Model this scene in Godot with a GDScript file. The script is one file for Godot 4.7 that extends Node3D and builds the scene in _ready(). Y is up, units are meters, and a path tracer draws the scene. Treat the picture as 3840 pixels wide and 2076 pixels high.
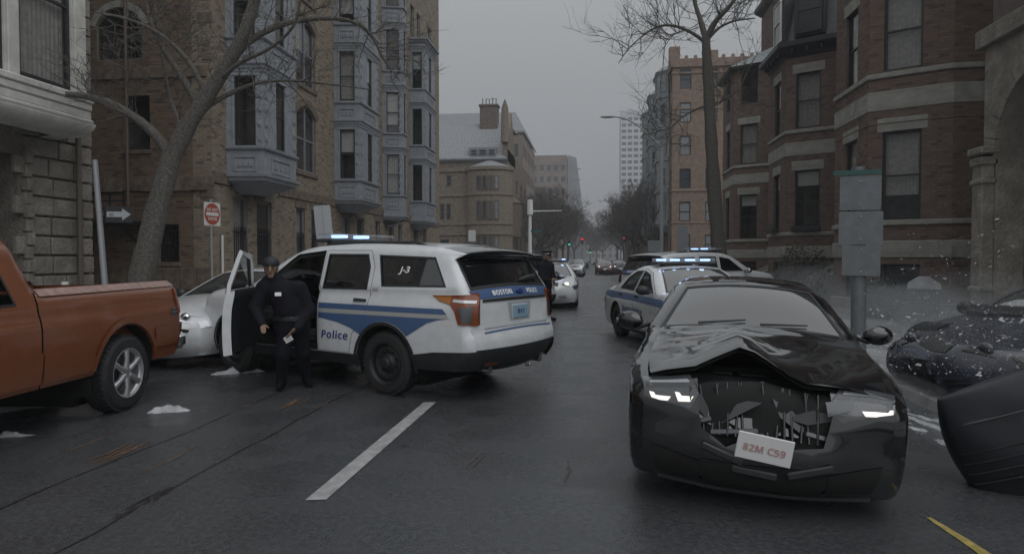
extends Node3D
# A street with a police stop and a crash, built object by object.
# World axes: -Z runs down the street, X to the right, camera above the origin.

class MB:
	# collects triangles; faces are given counter-clockwise as seen from outside
	var v := PackedVector3Array()
	var n := PackedVector3Array()
	var c := PackedColorArray()
	var ix := PackedInt32Array()
	var col := Color(1, 1, 1)
	func vert(p: Vector3, nn: Vector3) -> int:
		v.append(p)
		n.append(nn)
		c.append(col)
		return v.size() - 1
	func tri(a: int, b: int, d: int) -> void:
		ix.append(a)
		ix.append(d)
		ix.append(b)
	func face(pts: Array) -> void:
		var nn: Vector3 = (pts[1] - pts[0]).cross(pts[2] - pts[0])
		if nn.length_squared() < 1e-14 and pts.size() > 3:
			nn = (pts[2] - pts[0]).cross(pts[3] - pts[0])
		nn = nn.normalized()
		var b := v.size()
		for p in pts:
			vert(p, nn)
		for i in range(1, pts.size() - 1):
			tri(b, b + i, b + i + 1)
	func quad(a: Vector3, b: Vector3, d: Vector3, e: Vector3) -> void:
		face([a, b, d, e])
	func box(t: Transform3D, s: Vector3, bev := 0.0) -> void:
		var h := s * 0.5
		bev = minf(bev, minf(h.x, minf(h.y, h.z)) * 0.9)
		if bev <= 0.0:
			var p := []
			for i in 8:
				p.append(t * Vector3(h.x if i & 1 else -h.x, h.y if i & 2 else -h.y, h.z if i & 4 else -h.z))
			for f in [[4, 5, 7, 6], [1, 0, 2, 3], [5, 1, 3, 7], [0, 4, 6, 2], [6, 7, 3, 2], [0, 1, 5, 4]]:
				face([p[f[0]], p[f[1]], p[f[2]], p[f[3]]])
			return
		var q := {}
		for i in 8:
			var sg := Vector3(1 if i & 1 else -1, 1 if i & 2 else -1, 1 if i & 4 else -1)
			for ax in 3:
				var r := Vector3(h.x - bev, h.y - bev, h.z - bev)
				r[ax] = h[ax]
				q[i * 3 + ax] = t * (r * sg)
		var fs := [[4, 5, 7, 6, 2], [1, 0, 2, 3, 2], [5, 1, 3, 7, 0], [0, 4, 6, 2, 0], [6, 7, 3, 2, 1], [0, 1, 5, 4, 1]]
		for f in fs:
			face([q[f[0] * 3 + f[4]], q[f[1] * 3 + f[4]], q[f[2] * 3 + f[4]], q[f[3] * 3 + f[4]]])
		for i in 8:
			for ax in 3:
				var j: int = i ^ (1 << ax)
				if j > i:
					var a1 := (ax + 1) % 3
					var a2 := (ax + 2) % 3
					out_face([q[i * 3 + a1], q[j * 3 + a1], q[j * 3 + a2], q[i * 3 + a2]], t.origin)
			out_face([q[i * 3], q[i * 3 + 1], q[i * 3 + 2]], t.origin)
	func out_face(pts: Array, from: Vector3) -> void:
		var nn: Vector3 = (pts[1] - pts[0]).cross(pts[2] - pts[0])
		var mid := Vector3.ZERO
		for p in pts:
			mid += p
		if nn.dot(mid / pts.size() - from) < 0:
			pts.reverse()
		face(pts)
	func tube(path: Array, rad: Array, sides := 8, caps := true) -> void:
		var up := Vector3.UP
		var prev := -1
		var k := path.size()
		var ref := Vector3.ZERO
		for i in k:
			var d: Vector3 = (path[mini(i + 1, k - 1)] - path[maxi(i - 1, 0)]).normalized()
			if ref == Vector3.ZERO:
				ref = d.cross(up if absf(d.y) < 0.9 else Vector3.RIGHT).normalized()
			ref = (ref - d * ref.dot(d)).normalized()
			var bi := d.cross(ref)
			var b := v.size()
			for j in sides:
				var a := TAU * j / sides
				var o := ref * cos(a) + bi * sin(a)
				vert(path[i] + o * rad[mini(i, rad.size() - 1)], o)
			if prev >= 0:
				for j in sides:
					var j2 := (j + 1) % sides
					tri(prev + j, prev + j2, b + j2)
					tri(prev + j, b + j2, b + j)
			if caps and (i == 0 or i == k - 1):
				var cb := v.size()
				var nn := -d if i == 0 else d
				for j in sides:
					vert(v[b + j], nn)
				for j in range(1, sides - 1):
					if i == 0:
						tri(cb, cb + j + 1, cb + j)
					else:
						tri(cb, cb + j, cb + j + 1)
			prev = b
	func lathe(t: Transform3D, prof: Array, sides := 24) -> void:
		# prof: Vector2(radius, height along local y), outside to the right of the travel direction upward
		var k := prof.size()
		for i in range(k - 1):
			var p: Vector2 = prof[i]
			var q: Vector2 = prof[i + 1]
			var e := q - p
			if e.length() < 1e-6:
				continue
			var nr := Vector2(e.y, -e.x).normalized()
			var b := v.size()
			for j in sides + 1:
				var a := TAU * j / sides
				var ca := cos(a)
				var sa := sin(a)
				var nn := (t.basis * Vector3(nr.x * ca, nr.y, nr.x * sa)).normalized()
				vert(t * Vector3(p.x * ca, p.y, p.x * sa), nn)
				vert(t * Vector3(q.x * ca, q.y, q.x * sa), nn)
			for j in sides:
				var o := b + j * 2
				tri(o, o + 1, o + 3)
				tri(o, o + 3, o + 2)
	func prism(t: Transform3D, poly: PackedVector2Array, depth: float) -> void:
		# polygon in local xy, from z = 0 to z = depth
		var id := Geometry2D.triangulate_polygon(poly)
		var area := 0.0
		for i in poly.size():
			area += poly[i].cross(poly[(i + 1) % poly.size()])
		var ps := poly.duplicate()
		if area < 0:
			ps.reverse()
			id = Geometry2D.triangulate_polygon(ps)
		for side in 2:
			var z := depth if side == 1 else 0.0
			var nn := (t.basis * Vector3(0, 0, 1 if side == 1 else -1)).normalized()
			var b := v.size()
			for p in ps:
				vert(t * Vector3(p.x, p.y, z), nn)
			for i in range(0, id.size(), 3):
				var a1 := ps[id[i]]
				var cw := (ps[id[i + 1]] - a1).cross(ps[id[i + 2]] - a1) > 0
				if cw == (side == 1):
					tri(b + id[i], b + id[i + 1], b + id[i + 2])
				else:
					tri(b + id[i], b + id[i + 2], b + id[i + 1])
		for i in ps.size():
			var p := ps[i]
			var q := ps[(i + 1) % ps.size()]
			face([t * Vector3(p.x, p.y, 0), t * Vector3(q.x, q.y, 0), t * Vector3(q.x, q.y, depth), t * Vector3(p.x, p.y, depth)])
	func ball(t: Transform3D, r := Vector3.ONE, rings := 10, seg := 16) -> void:
		var b := v.size()
		for i in rings + 1:
			var th := PI * i / rings
			for j in seg + 1:
				var ph := TAU * j / seg
				var d := Vector3(sin(th) * cos(ph), cos(th), sin(th) * sin(ph))
				vert(t * (d * r), (t.basis * (d / r)).normalized())
		for i in rings:
			for j in seg:
				var o := b + i * (seg + 1) + j
				tri(o, o + 1, o + seg + 2)
				tri(o, o + seg + 2, o + seg + 1)
	func mesh() -> ArrayMesh:
		var a := []
		a.resize(Mesh.ARRAY_MAX)
		a[Mesh.ARRAY_VERTEX] = v
		a[Mesh.ARRAY_NORMAL] = n
		a[Mesh.ARRAY_COLOR] = c
		a[Mesh.ARRAY_INDEX] = ix
		var m := ArrayMesh.new()
		m.add_surface_from_arrays(Mesh.PRIMITIVE_TRIANGLES, a)
		return m

var M := {}
var taken := {}
var rng := RandomNumberGenerator.new()

func named(base: String) -> String:
	var k: int = taken.get(base, 0)
	taken[base] = k + 1
	return base if k == 0 else "%s_%03d" % [base, k]

func tag(o: Node, label: String, category := "", group := "", kind := "") -> void:
	if label != "":
		o.set_meta("label", label)
	if category != "":
		o.set_meta("category", category)
	if group != "":
		o.set_meta("group", group)
	if kind != "":
		o.set_meta("kind", kind)

func thing(called: String, label: String, category: String, at := Vector3.ZERO, turn := 0.0, group := "") -> Node3D:
	var o := Node3D.new()
	o.name = named(called)
	add_child(o)
	o.position = at
	o.rotation.y = turn
	tag(o, label, category, group)
	return o

func part(called: String, m: Mesh, mat: Material, parent: Node, at := Transform3D.IDENTITY) -> MeshInstance3D:
	var o := MeshInstance3D.new()
	o.mesh = m
	o.material_override = mat
	o.transform = at
	o.name = called if parent != self else named(called)
	parent.add_child(o, true)
	return o

func put(called: String, b: MB, mat: Material, parent: Node) -> MeshInstance3D:
	return part(called, b.mesh(), mat, parent)

func T(p: Vector3, turn := 0.0) -> Transform3D:
	return Transform3D(Basis(Vector3.UP, turn), p)

func lin(r: float, g: float, b: float, a := 1.0) -> Color:
	var q := Color(r, g, b).linear_to_srgb()
	q.a = a
	return q

func mat(key: String, colr: Color, rough := 0.8, metal := 0.0) -> StandardMaterial3D:
	var m := StandardMaterial3D.new()
	m.resource_name = key
	m.albedo_color = colr
	m.roughness = rough
	m.metallic = metal
	M[key] = m
	return m

func noise_tex(seed_: int, freq: float, stops: Array, size := 512, octaves := 5, gain := 0.55, normal := false, kind := FastNoiseLite.TYPE_SIMPLEX_SMOOTH) -> NoiseTexture2D:
	var f := FastNoiseLite.new()
	f.seed = seed_
	f.noise_type = kind
	f.frequency = freq
	f.fractal_octaves = octaves
	f.fractal_gain = gain
	var t := NoiseTexture2D.new()
	t.width = size
	t.height = size
	t.seamless = true
	t.noise = f
	if normal:
		t.as_normal_map = true
		t.bump_strength = 6.0
	elif stops.size() > 0:
		var g := Gradient.new()
		var of := PackedFloat32Array()
		var cs := PackedColorArray()
		for s in stops:
			of.append(s[0])
			cs.append(s[1])
		g.offsets = of
		g.colors = cs
		t.color_ramp = g
	return t

func surf(key: String, a: Color, b: Color, scale: float, rough := 0.85, bump := 0.0, seed_ := 1, freq := 0.012, rough2 := -1.0) -> StandardMaterial3D:
	# a mottled surface: two tones mixed by layered noise, laid out in world metres
	var m := mat(key, Color(1, 1, 1), rough)
	m.albedo_texture = noise_tex(seed_, freq, [[0.2, a], [0.5, a.lerp(b, 0.45)], [0.8, b]], 512, 7, 0.62)
	m.uv1_triplanar = true
	m.uv1_world_triplanar = true
	m.uv1_scale = Vector3.ONE * scale
	if bump > 0.0:
		m.normal_enabled = true
		m.normal_texture = noise_tex(seed_ + 7, freq * 6.0, [], 512, 6, 0.6, true)
		m.normal_scale = bump
	if rough2 >= 0.0:
		m.roughness = 1.0
		m.roughness_texture = noise_tex(seed_ + 3, freq * 0.8, [[0.3, Color(rough, rough, rough)], [0.72, Color(rough2, rough2, rough2)]], 512, 5, 0.5)
		m.roughness_texture_channel = BaseMaterial3D.TEXTURE_CHANNEL_RED
	return m

func make_asphalt() -> void:
	var m := mat("asphalt", Color(1, 1, 1), 1.0)
	m.uv1_triplanar = true
	m.uv1_world_triplanar = true
	m.uv1_scale = Vector3.ONE * 0.31
	m.albedo_texture = noise_tex(11, 0.05, [[0.25, lin(.036, .0385, .0415)], [0.5, lin(.05, .053, .0565)], [0.75, lin(.068, .071, .075)]], 1024, 6, 0.8)
	m.roughness_texture = noise_tex(14, 0.004, [[0.3, Color(.2, .2, .2)], [0.7, Color(.38, .38, .38)]], 1024, 4, 0.5)
	m.roughness_texture_channel = BaseMaterial3D.TEXTURE_CHANNEL_RED
	m.normal_enabled = true
	m.normal_texture = noise_tex(18, 0.22, [], 1024, 2, 0.5, true)
	m.normal_scale = 0.22

func glass(key: String, colr: Color, alpha: float) -> StandardMaterial3D:
	var m := mat(key, Color(colr.r, colr.g, colr.b, alpha), 0.03)
	m.transparency = BaseMaterial3D.TRANSPARENCY_ALPHA
	return m

func glow(key: String, colr: Color, energy: float) -> StandardMaterial3D:
	var m := mat(key, colr, 0.3)
	m.emission_enabled = true
	m.emission = colr
	m.emission_energy_multiplier = energy
	return m

func make_materials() -> void:
	make_asphalt()
	surf("far_ground", lin(.05, .05, .05), lin(.08, .08, .078), 0.05, 0.8, 0.0, 12)
	surf("sidewalk", lin(.2, .196, .19), lin(.32, .314, .305), 0.25, 0.5, 0.25, 13, 0.012, 0.85)
	surf("kerb", lin(.20, .195, .19), lin(.32, .315, .31), 0.8, 0.7, 0.3, 14)
	surf("soil", lin(.035, .03, .025), lin(.08, .07, .055), 0.5, 0.95, 0.6, 15)
	surf("slush", lin(.26, .265, .275), lin(.52, .53, .545), 0.6, 0.5, 0.6, 16)
	surf("road_paint", lin(.24, .242, .245), lin(.37, .37, .37), 0.9, 0.55, 0.2, 17)
	surf("tar", lin(.012, .012, .013), lin(.03, .03, .031), 0.9, 0.3, 0.2, 18)
	surf("orange_paint", lin(.09, .055, .035), lin(.2, .105, .05), 1.3, 0.6, 0.2, 19)
	surf("yellow_paint", lin(.25, .19, .05), lin(.42, .33, .1), 1.3, 0.6, 0.2, 20)
	surf("mortar_tan", lin(.15, .125, .095), lin(.23, .195, .15), 0.3, 0.95, 0.2, 21)
	surf("mortar_red", lin(.11, .092, .08), lin(.16, .135, .12), 0.3, 0.95, 0.2, 22)
	surf("stone_grey", lin(.16, .148, .126), lin(.26, .243, .21), 0.28, 0.9, 0.5, 23)
	surf("stone_trim", lin(.235, .233, .208), lin(.345, .342, .31), 0.35, 0.85, 0.3, 24)
	surf("brownstone", lin(.10, .078, .06), lin(.20, .155, .115), 0.5, 0.92, 0.9, 25)
	surf("mansion_stone", lin(.15, .125, .10), lin(.25, .21, .165), 0.16, 0.95, 0.5, 26, 0.03)
	surf("orange_brick", lin(.18, .13, .1), lin(.25, .185, .145), 0.12, 0.95, 0.3, 27, 0.03)
	surf("slate", lin(.17, .18, .19), lin(.30, .31, .325), 0.2, 0.55, 0.5, 28, 0.04)
	surf("dark_slate", lin(.045, .047, .052), lin(.10, .104, .112), 0.4, 0.5, 0.5, 29, 0.04)
	surf("grey_paint", lin(.19, .205, .225), lin(.26, .278, .30), 0.35, 0.6, 0.15, 30)
	surf("white_wood", lin(.42, .415, .385), lin(.56, .555, .52), 0.35, 0.6, 0.1, 31)
	surf("copper_green", lin(.19, .213, .22), lin(.30, .335, .34), 0.1, 0.75, 0.2, 32, 0.03)
	surf("concrete_far", lin(.22, .21, .20), lin(.30, .29, .28), 0.05, 0.9, 0.0, 33)
	surf("brown_far", lin(.16, .13, .11), lin(.22, .185, .16), 0.05, 0.9, 0.0, 34)
	surf("tower_pale", lin(.40, .41, .42), lin(.48, .49, .50), 0.04, 0.7, 0.0, 35)
	surf("bark", lin(.055, .05, .044), lin(.17, .16, .142), 1.1, 0.95, 1.0, 36, 0.03)
	surf("bark_far", lin(.085, .078, .07), lin(.135, .125, .115), 0.8, 0.95, 0.0, 37)
	surf("shrub_leaf", lin(.02, .032, .018), lin(.06, .082, .045), 1.2, 0.7, 0.0, 38)
	surf("grass_mud", lin(.09, .08, .055), lin(.2, .175, .12), 0.4, 0.95, 0.5, 39)
	mat("frame_dark", lin(.022, .022, .024), 0.5)
	mat("frame_grey", lin(.17, .18, .2), 0.6)
	mat("frame_brown", lin(.11, .085, .07), 0.6)
	mat("iron", lin(.015, .015, .017), 0.55, 0.3)
	surf("room_plaster", lin(.16, .15, .14), lin(.24, .225, .205), 0.3, 0.95, 0.0, 42)
	surf("curtain", lin(.38, .37, .35), lin(.56, .55, .52), 0.9, 0.9, 0.2, 40)
	mat("blind", lin(.62, .62, .6), 0.8)
	glass("window_glass", Color(.05, .055, .06), 0.32)
	mat("glass_far", lin(.05, .06, .07), 0.06)
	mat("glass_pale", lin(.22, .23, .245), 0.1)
	mat("galvanised", lin(.32, .33, .34), 0.5, 0.35)
	mat("sign_back", lin(.36, .375, .39), 0.55, 0.25)
	surf("sign_panel", lin(.12, .13, .14), lin(.155, .167, .178), 0.7, 0.5, 0.1, 41)
	mat("sign_white", lin(.6, .6, .59), 0.4)
	mat("sign_red", lin(.34, .07, .04), 0.4)
	mat("sign_green", lin(.015, .075, .06), 0.4)
	mat("sign_black", lin(.012, .012, .012), 0.4)
	mat("white_post", lin(.6, .6, .58), 0.6)
	# vehicles
	var w := surf("police_white", lin(.54, .555, .57), lin(.62, .635, .65), 0.9, 0.22, 0.0, 51)
	w.clearcoat_enabled = true
	w.clearcoat = 0.6
	w.clearcoat_roughness = 0.08
	var bl := mat("police_blue", lin(.055, .105, .215), 0.3)
	bl.clearcoat_enabled = true
	bl.clearcoat = 0.4
	mat("police_silver", lin(.42, .43, .42), 0.35, 0.2)
	mat("letter_blue", lin(.03, .045, .17), 0.4)
	mat("letter_white", lin(.8, .8, .8), 0.4)
	mat("letter_grey", lin(.32, .33, .35), 0.4)
	mat("letter_red", lin(.42, .26, .24), 0.4)
	var ob := surf("truck_orange", lin(.172, .058, .024), lin(.2, .068, .029), 1.1, 0.3, 0.0, 52)
	ob.clearcoat_enabled = true
	ob.clearcoat = 0.7
	ob.clearcoat_roughness = 0.12
	var bk := mat("paint_black", lin(.006, .0065, .008), 0.12)
	bk.clearcoat_enabled = true
	bk.clearcoat = 1.0
	bk.clearcoat_roughness = 0.04
	var nv := surf("paint_navy", lin(.012, .015, .026), lin(.028, .034, .052), 1.0, 0.25, 0.0, 53)
	nv.clearcoat_enabled = true
	nv.clearcoat = 0.6
	var sv := mat("paint_silver", lin(.5, .52, .54), 0.25, 0.3)
	sv.clearcoat_enabled = true
	var ma := mat("paint_maroon", lin(.07, .018, .018), 0.25)
	ma.clearcoat_enabled = true
	mat("paint_grey", lin(.12, .125, .13), 0.3, 0.2)
	surf("black_plastic", lin(.014, .015, .016), lin(.024, .025, .027), 1.5, 0.5, 0.15, 54)
	mat("shell_black", lin(.006, .006, .006), 0.9)
	surf("tyre_rubber", lin(.010, .010, .011), lin(.024, .024, .025), 2.0, 0.75, 0.3, 55)
	mat("rim_steel_black", lin(.02, .021, .022), 0.5, 0.3)
	mat("rim_alloy", lin(.45, .46, .47), 0.35, 0.7)
	mat("chrome", lin(.62, .63, .64), 0.12, 1.0)
	mat("seat_cloth", lin(.03, .031, .034), 0.9)
	glass("car_glass", Color(.02, .024, .026), 0.5)
	var ws := glass("windscreen_glass", lin(.05, .053, .055), 0.94)
	ws.metallic_specular = 0.7
	ws.clearcoat_enabled = true
	ws.clearcoat = 1.0
	ws.clearcoat_roughness = 0.03
	var pg := glass("privacy_glass", Color(.09, .097, .104), 0.95)
	pg.metallic_specular = 0.7
	pg.clearcoat_enabled = true
	pg.clearcoat = 1.0
	pg.clearcoat_roughness = 0.03
	mat("lamp_dark", lin(.018, .019, .021), 0.18)
	mat("lamp_amber", lin(.33, .125, .02), 0.15)
	mat("lamp_red", lin(.19, .05, .018), 0.12)
	mat("lamp_clear", lin(.55, .56, .58), 0.1, 0.3)
	mat("lamp_housing", lin(.09, .095, .10), 0.25, 0.4)
	glass("lamp_glass", Color(.6, .62, .64), 0.15)
	mat("plate_blue", lin(.22, .34, .42), 0.4)
	mat("plate_white", lin(.62, .62, .62), 0.4)
	glow("strobe_light", Color(.62, .76, 1.0), 3.0)
	glow("head_light", Color(1.0, .98, .94), 1.1)
	glow("far_light", Color(1.0, .97, .92), 2.2)
	glow("signal_red_light", Color(1.0, .12, .05), 1.6)
	glow("signal_green_light", Color(.3, 1.0, .75), 0.9)
	surf("uniform_navy", lin(.008, .009, .013), lin(.018, .02, .03), 2.0, 0.55, 0.4, 56)
	surf("torn_metal", lin(.2, .205, .21), lin(.45, .45, .45), 2.0, 0.4, 0.5, 57)
	surf("rust_brown", lin(.14, .09, .05), lin(.3, .2, .11), 2.0, 0.8, 0.5, 58)
	surf("rail_sky_sheen", lin(.22, .13, .11), lin(.36, .25, .22), 1.4, 0.35, 0.1, 63)  # pale pink of reflected sky, painted as colour on the truck's bed rails
	surf("spray", lin(.3, .31, .325), lin(.5, .51, .525), 0.6, 0.6, 0.0, 65)
	var sk := StandardMaterial3D.new()
	sk.vertex_color_use_as_albedo = true
	sk.roughness = 0.85
	sk.metallic_specular = 0.3
	M["figure"] = sk
	var bc := StandardMaterial3D.new()
	bc.vertex_color_use_as_albedo = true
	bc.roughness = 0.92
	M["brick_tint"] = bc
	var sh := glass("shard", Color(.8, .84, .88), 0.55)
	sh.roughness = 0.2

# ---------------------------------------------------------------- walls, windows, bricks
const UPV := Vector3(0, 1, 0)

func wall_face(b: MB, O: Vector3, U: Vector3, w: float, h: float, holes := [], deep := 0.14) -> void:
	var N := U.cross(UPV)
	var us := [0.0, w]
	var vs := [0.0, h]
	for r in holes:
		for q in [r.position.x, r.end.x]:
			us.append(clampf(q, 0, w))
		for q in [r.position.y, r.end.y]:
			vs.append(clampf(q, 0, h))
	us.sort()
	vs.sort()
	for i in us.size() - 1:
		if us[i + 1] - us[i] < 1e-4:
			continue
		var j := 0
		while j < vs.size() - 1:
			if vs[j + 1] - vs[j] < 1e-4:
				j += 1
				continue
			var mid := Vector2((us[i] + us[i + 1]) / 2, (vs[j] + vs[j + 1]) / 2)
			var inside := false
			for r in holes:
				if r.has_point(mid):
					inside = true
			if not inside:
				b.quad(O + U * us[i] + UPV * vs[j], O + U * us[i + 1] + UPV * vs[j], O + U * us[i + 1] + UPV * vs[j + 1], O + U * us[i] + UPV * vs[j + 1])
			j += 1
	for r in holes:
		var a: Vector3 = O + U * r.position.x + UPV * r.position.y
		var c: Vector3 = O + U * r.end.x + UPV * r.position.y
		var d: Vector3 = O + U * r.end.x + UPV * r.end.y
		var e: Vector3 = O + U * r.position.x + UPV * r.end.y
		var k := -N * deep
		b.quad(a, a + k, e + k, e)
		b.quad(c + k, c, d, d + k)
		b.quad(a, c, c + k, a + k)
		b.quad(e + k, d + k, d, e)

var brick_at := []      # pending bricks of one building: Transform3D, Color
var brick_col := []

func lay_bricks(O: Vector3, U: Vector3, w: float, h: float, holes: Array, pal: Array, first := 0.0) -> void:
	var N := U.cross(UPV)
	var row := 0
	var bl := 0.215
	var bh := 0.076
	var y := first
	var bas := Basis(U, UPV, N)
	while y + bh <= h + 0.001:
		var u := -bl * (0.5 if row & 1 else 0.0)
		var spans := [[0.0, w]]
		for r in holes:
			if r.position.y < y + bh - 0.012 and r.end.y > y + 0.012:
				var nx := []
				for s in spans:
					if r.end.x <= s[0] or r.position.x >= s[1]:
						nx.append(s)
						continue
					if r.position.x > s[0]:
						nx.append([s[0], r.position.x])
					if r.end.x < s[1]:
						nx.append([r.end.x, s[1]])
				spans = nx
		while u < w:
			for s in spans:
				var a := maxf(u + 0.006, s[0] + 0.002)
				var e := minf(u + bl - 0.006, s[1] - 0.002)
				if e - a > 0.03:
					var p := O + U * ((a + e) / 2) + UPV * (y + bh / 2) + N * rng.randf_range(0.0, 0.003)
					brick_at.append(Transform3D(bas.scaled_local(Vector3(e - a, bh - 0.012, 0.018)), p))
					var t := rng.randf()
					var q: Color = pal[0].lerp(pal[1], t)
					if rng.randf() < 0.12:
						q = pal[2].lerp(pal[0], rng.randf() * 0.5)
					brick_col.append(q)
			u += bl
		y += bh
		row += 1

func in_view(p: Vector3) -> bool:
	var d := p - Vector3(0, 1.6, 0)
	var yaw := deg_to_rad(6.94)
	var z := -d.x * sin(yaw) - d.z * cos(yaw)
	var x := d.x * cos(yaw) - d.z * sin(yaw)
	return z > 1 and absf(x / z) < 0.72 and d.y / z < 0.36

func finish_bricks(parent: Node3D, mass_label: String) -> void:
	# the 300 that show largest are bricks of their own, the rest is one mass
	var b := MB.new()
	var h := 0.5
	var P := func(x, y, z): return Vector3(x, y, z) * h
	b.face([P.call(-1, -1, 1), P.call(1, -1, 1), P.call(1, 1, 1), P.call(-1, 1, 1)])
	b.face([P.call(1, -1, 1), P.call(1, -1, -1), P.call(1, 1, -1), P.call(1, 1, 1)])
	b.face([P.call(-1, -1, -1), P.call(-1, -1, 1), P.call(-1, 1, 1), P.call(-1, 1, -1)])
	b.face([P.call(-1, 1, 1), P.call(1, 1, 1), P.call(1, 1, -1), P.call(-1, 1, -1)])
	b.face([P.call(-1, -1, -1), P.call(1, -1, -1), P.call(1, -1, 1), P.call(-1, -1, 1)])
	var mesh := b.mesh()
	var order := []
	for i in brick_at.size():
		var p: Vector3 = brick_at[i].origin
		if in_view(p) and p.y > 1.75:
			order.append([p.distance_to(Vector3(0, 1.6, 0)), i])
	order.sort_custom(func(a, c): return a[0] < c[0])
	var own := {}
	var tints := {}
	for k in mini(300, order.size()):
		var i: int = order[k][1]
		own[i] = true
		var q: Color = brick_col[i]
		var key := "%d_%d" % [int(q.r * 40), int(q.g * 40)]
		if not tints.has(key):
			var m := StandardMaterial3D.new()
			m.albedo_color = q.linear_to_srgb()
			m.roughness = 0.92
			tints[key] = m
		part("brick", mesh, tints[key], parent, brick_at[i])
	var mm := MultiMesh.new()
	mm.transform_format = MultiMesh.TRANSFORM_3D
	mm.use_colors = true
	mm.mesh = mesh
	mm.instance_count = brick_at.size() - own.size()
	var n := 0
	for i in brick_at.size():
		if not own.has(i):
			mm.set_instance_transform(n, brick_at[i])
			mm.set_instance_color(n, brick_col[i])
			n += 1
	var o := MultiMeshInstance3D.new()
	o.name = "brick_courses"
	o.multimesh = mm
	o.material_override = M.brick_tint
	tag(o, mass_label, "", "", "stuff")
	parent.add_child(o, true)
	brick_at = []
	brick_col = []

func window(parent: Node3D, O: Vector3, U: Vector3, w: float, h: float, o := {}) -> MeshInstance3D:
	# O is the lower corner of the opening on the wall face, U runs to the right seen from outside
	var N := U.cross(UPV)
	var rec: float = o.get("recess", 0.12)
	var fm: Material = o.get("frame", M.frame_dark)
	var bas := Basis(U, UPV, N)
	var at := O + U * (w / 2) - N * rec
	var b := MB.new()
	var fw: float = o.get("fw", 0.055)
	var I := func(x, y, z): return Transform3D(Basis(), Vector3(x, y, z))
	b.box(I.call(-w / 2 + fw / 2, h / 2, 0), Vector3(fw, h, 0.07))
	b.box(I.call(w / 2 - fw / 2, h / 2, 0), Vector3(fw, h, 0.07))
	b.box(I.call(0, h - fw / 2, 0.002), Vector3(w - fw * 2, fw, 0.07))
	b.box(I.call(0, fw / 2, 0.002), Vector3(w - fw * 2, fw, 0.075))
	b.box(I.call(0, h * 0.5, 0.004), Vector3(w - fw * 2, fw * 0.8, 0.06))
	if o.get("mullion", false):
		b.box(I.call(0, h / 2, 0.012), Vector3(fw * 1.3, h - fw * 2.0, 0.06))
	var wn := part("window", b.mesh(), fm, parent, Transform3D(bas, at))
	var g: Material = o.get("glass", M.window_glass)
	for half in 2:
		var p := MB.new()
		var y0 := fw if half == 0 else h * 0.5 + fw * 0.4
		var y1 := h * 0.5 - fw * 0.4 if half == 0 else h - fw
		var z := -0.005 if half == 0 else 0.012
		p.quad(Vector3(-w / 2 + fw, y0, z), Vector3(w / 2 - fw, y0, z), Vector3(w / 2 - fw, y1, z), Vector3(-w / 2 + fw, y1, z))
		part("pane", p.mesh(), g, wn)
	if o.has("curtain"):
		# a hung cloth with folds, from the head down
		var frac: float = o.curtain
		var cb := MB.new()
		var k := int(maxf(8, w / 0.05))
		for i in k:
			var x0 := lerpf(-w / 2 + 0.03, w / 2 - 0.03, float(i) / k)
			var x1 := lerpf(-w / 2 + 0.03, w / 2 - 0.03, float(i + 1) / k)
			var z0 := -0.09 - 0.018 * (i & 1)
			var z1 := -0.09 - 0.018 * ((i + 1) & 1)
			cb.quad(Vector3(x0, h * (1 - frac), z0), Vector3(x1, h * (1 - frac), z1), Vector3(x1, h - 0.02, z1), Vector3(x0, h - 0.02, z0))
		part("curtain", cb.mesh(), o.get("cloth", M.curtain), wn)
	if o.has("blind"):
		var bb := MB.new()
		bb.box(I.call(0, h - h * o.blind / 2, -0.075), Vector3(w - fw, h * o.blind, 0.012))
		part("blind", bb.mesh(), M.blind, wn)
	if o.get("bars", 0.0) > 0.0:
		var ib := MB.new()
		var bh2: float = h * o.bars
		var nb := int(w / 0.11)
		for i in nb + 1:
			var x := lerpf(-w / 2 + 0.04, w / 2 - 0.04, float(i) / nb)
			ib.box(I.call(x, bh2 / 2 + 0.06, rec * 0.6), Vector3(0.018, bh2, 0.018))
		for y in [0.12, bh2 - 0.08]:
			ib.box(I.call(0, y, rec * 0.6 + 0.003), Vector3(w - 0.01, 0.03, 0.012))
		part("window_bars", ib.mesh(), M.iron, wn)
	return wn

func room_back(b: MB, O: Vector3, U: Vector3, w: float, h: float, deep: float, back := 2.2) -> void:
	# the dark room behind an opening
	var N := U.cross(UPV)
	var a := O - N * deep
	var c := a + U * w
	var k := -N * back
	var y := UPV * h
	b.quad(a + k, c + k, c + k + y, a + k + y)
	b.quad(a, a + k, a + k + y, a + y)
	b.quad(c + k, c, c + y, c + k + y)
	b.quad(a, c, c + k, a + k)
	b.quad(a + y + k, c + y + k, c + y, a + y)

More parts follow.
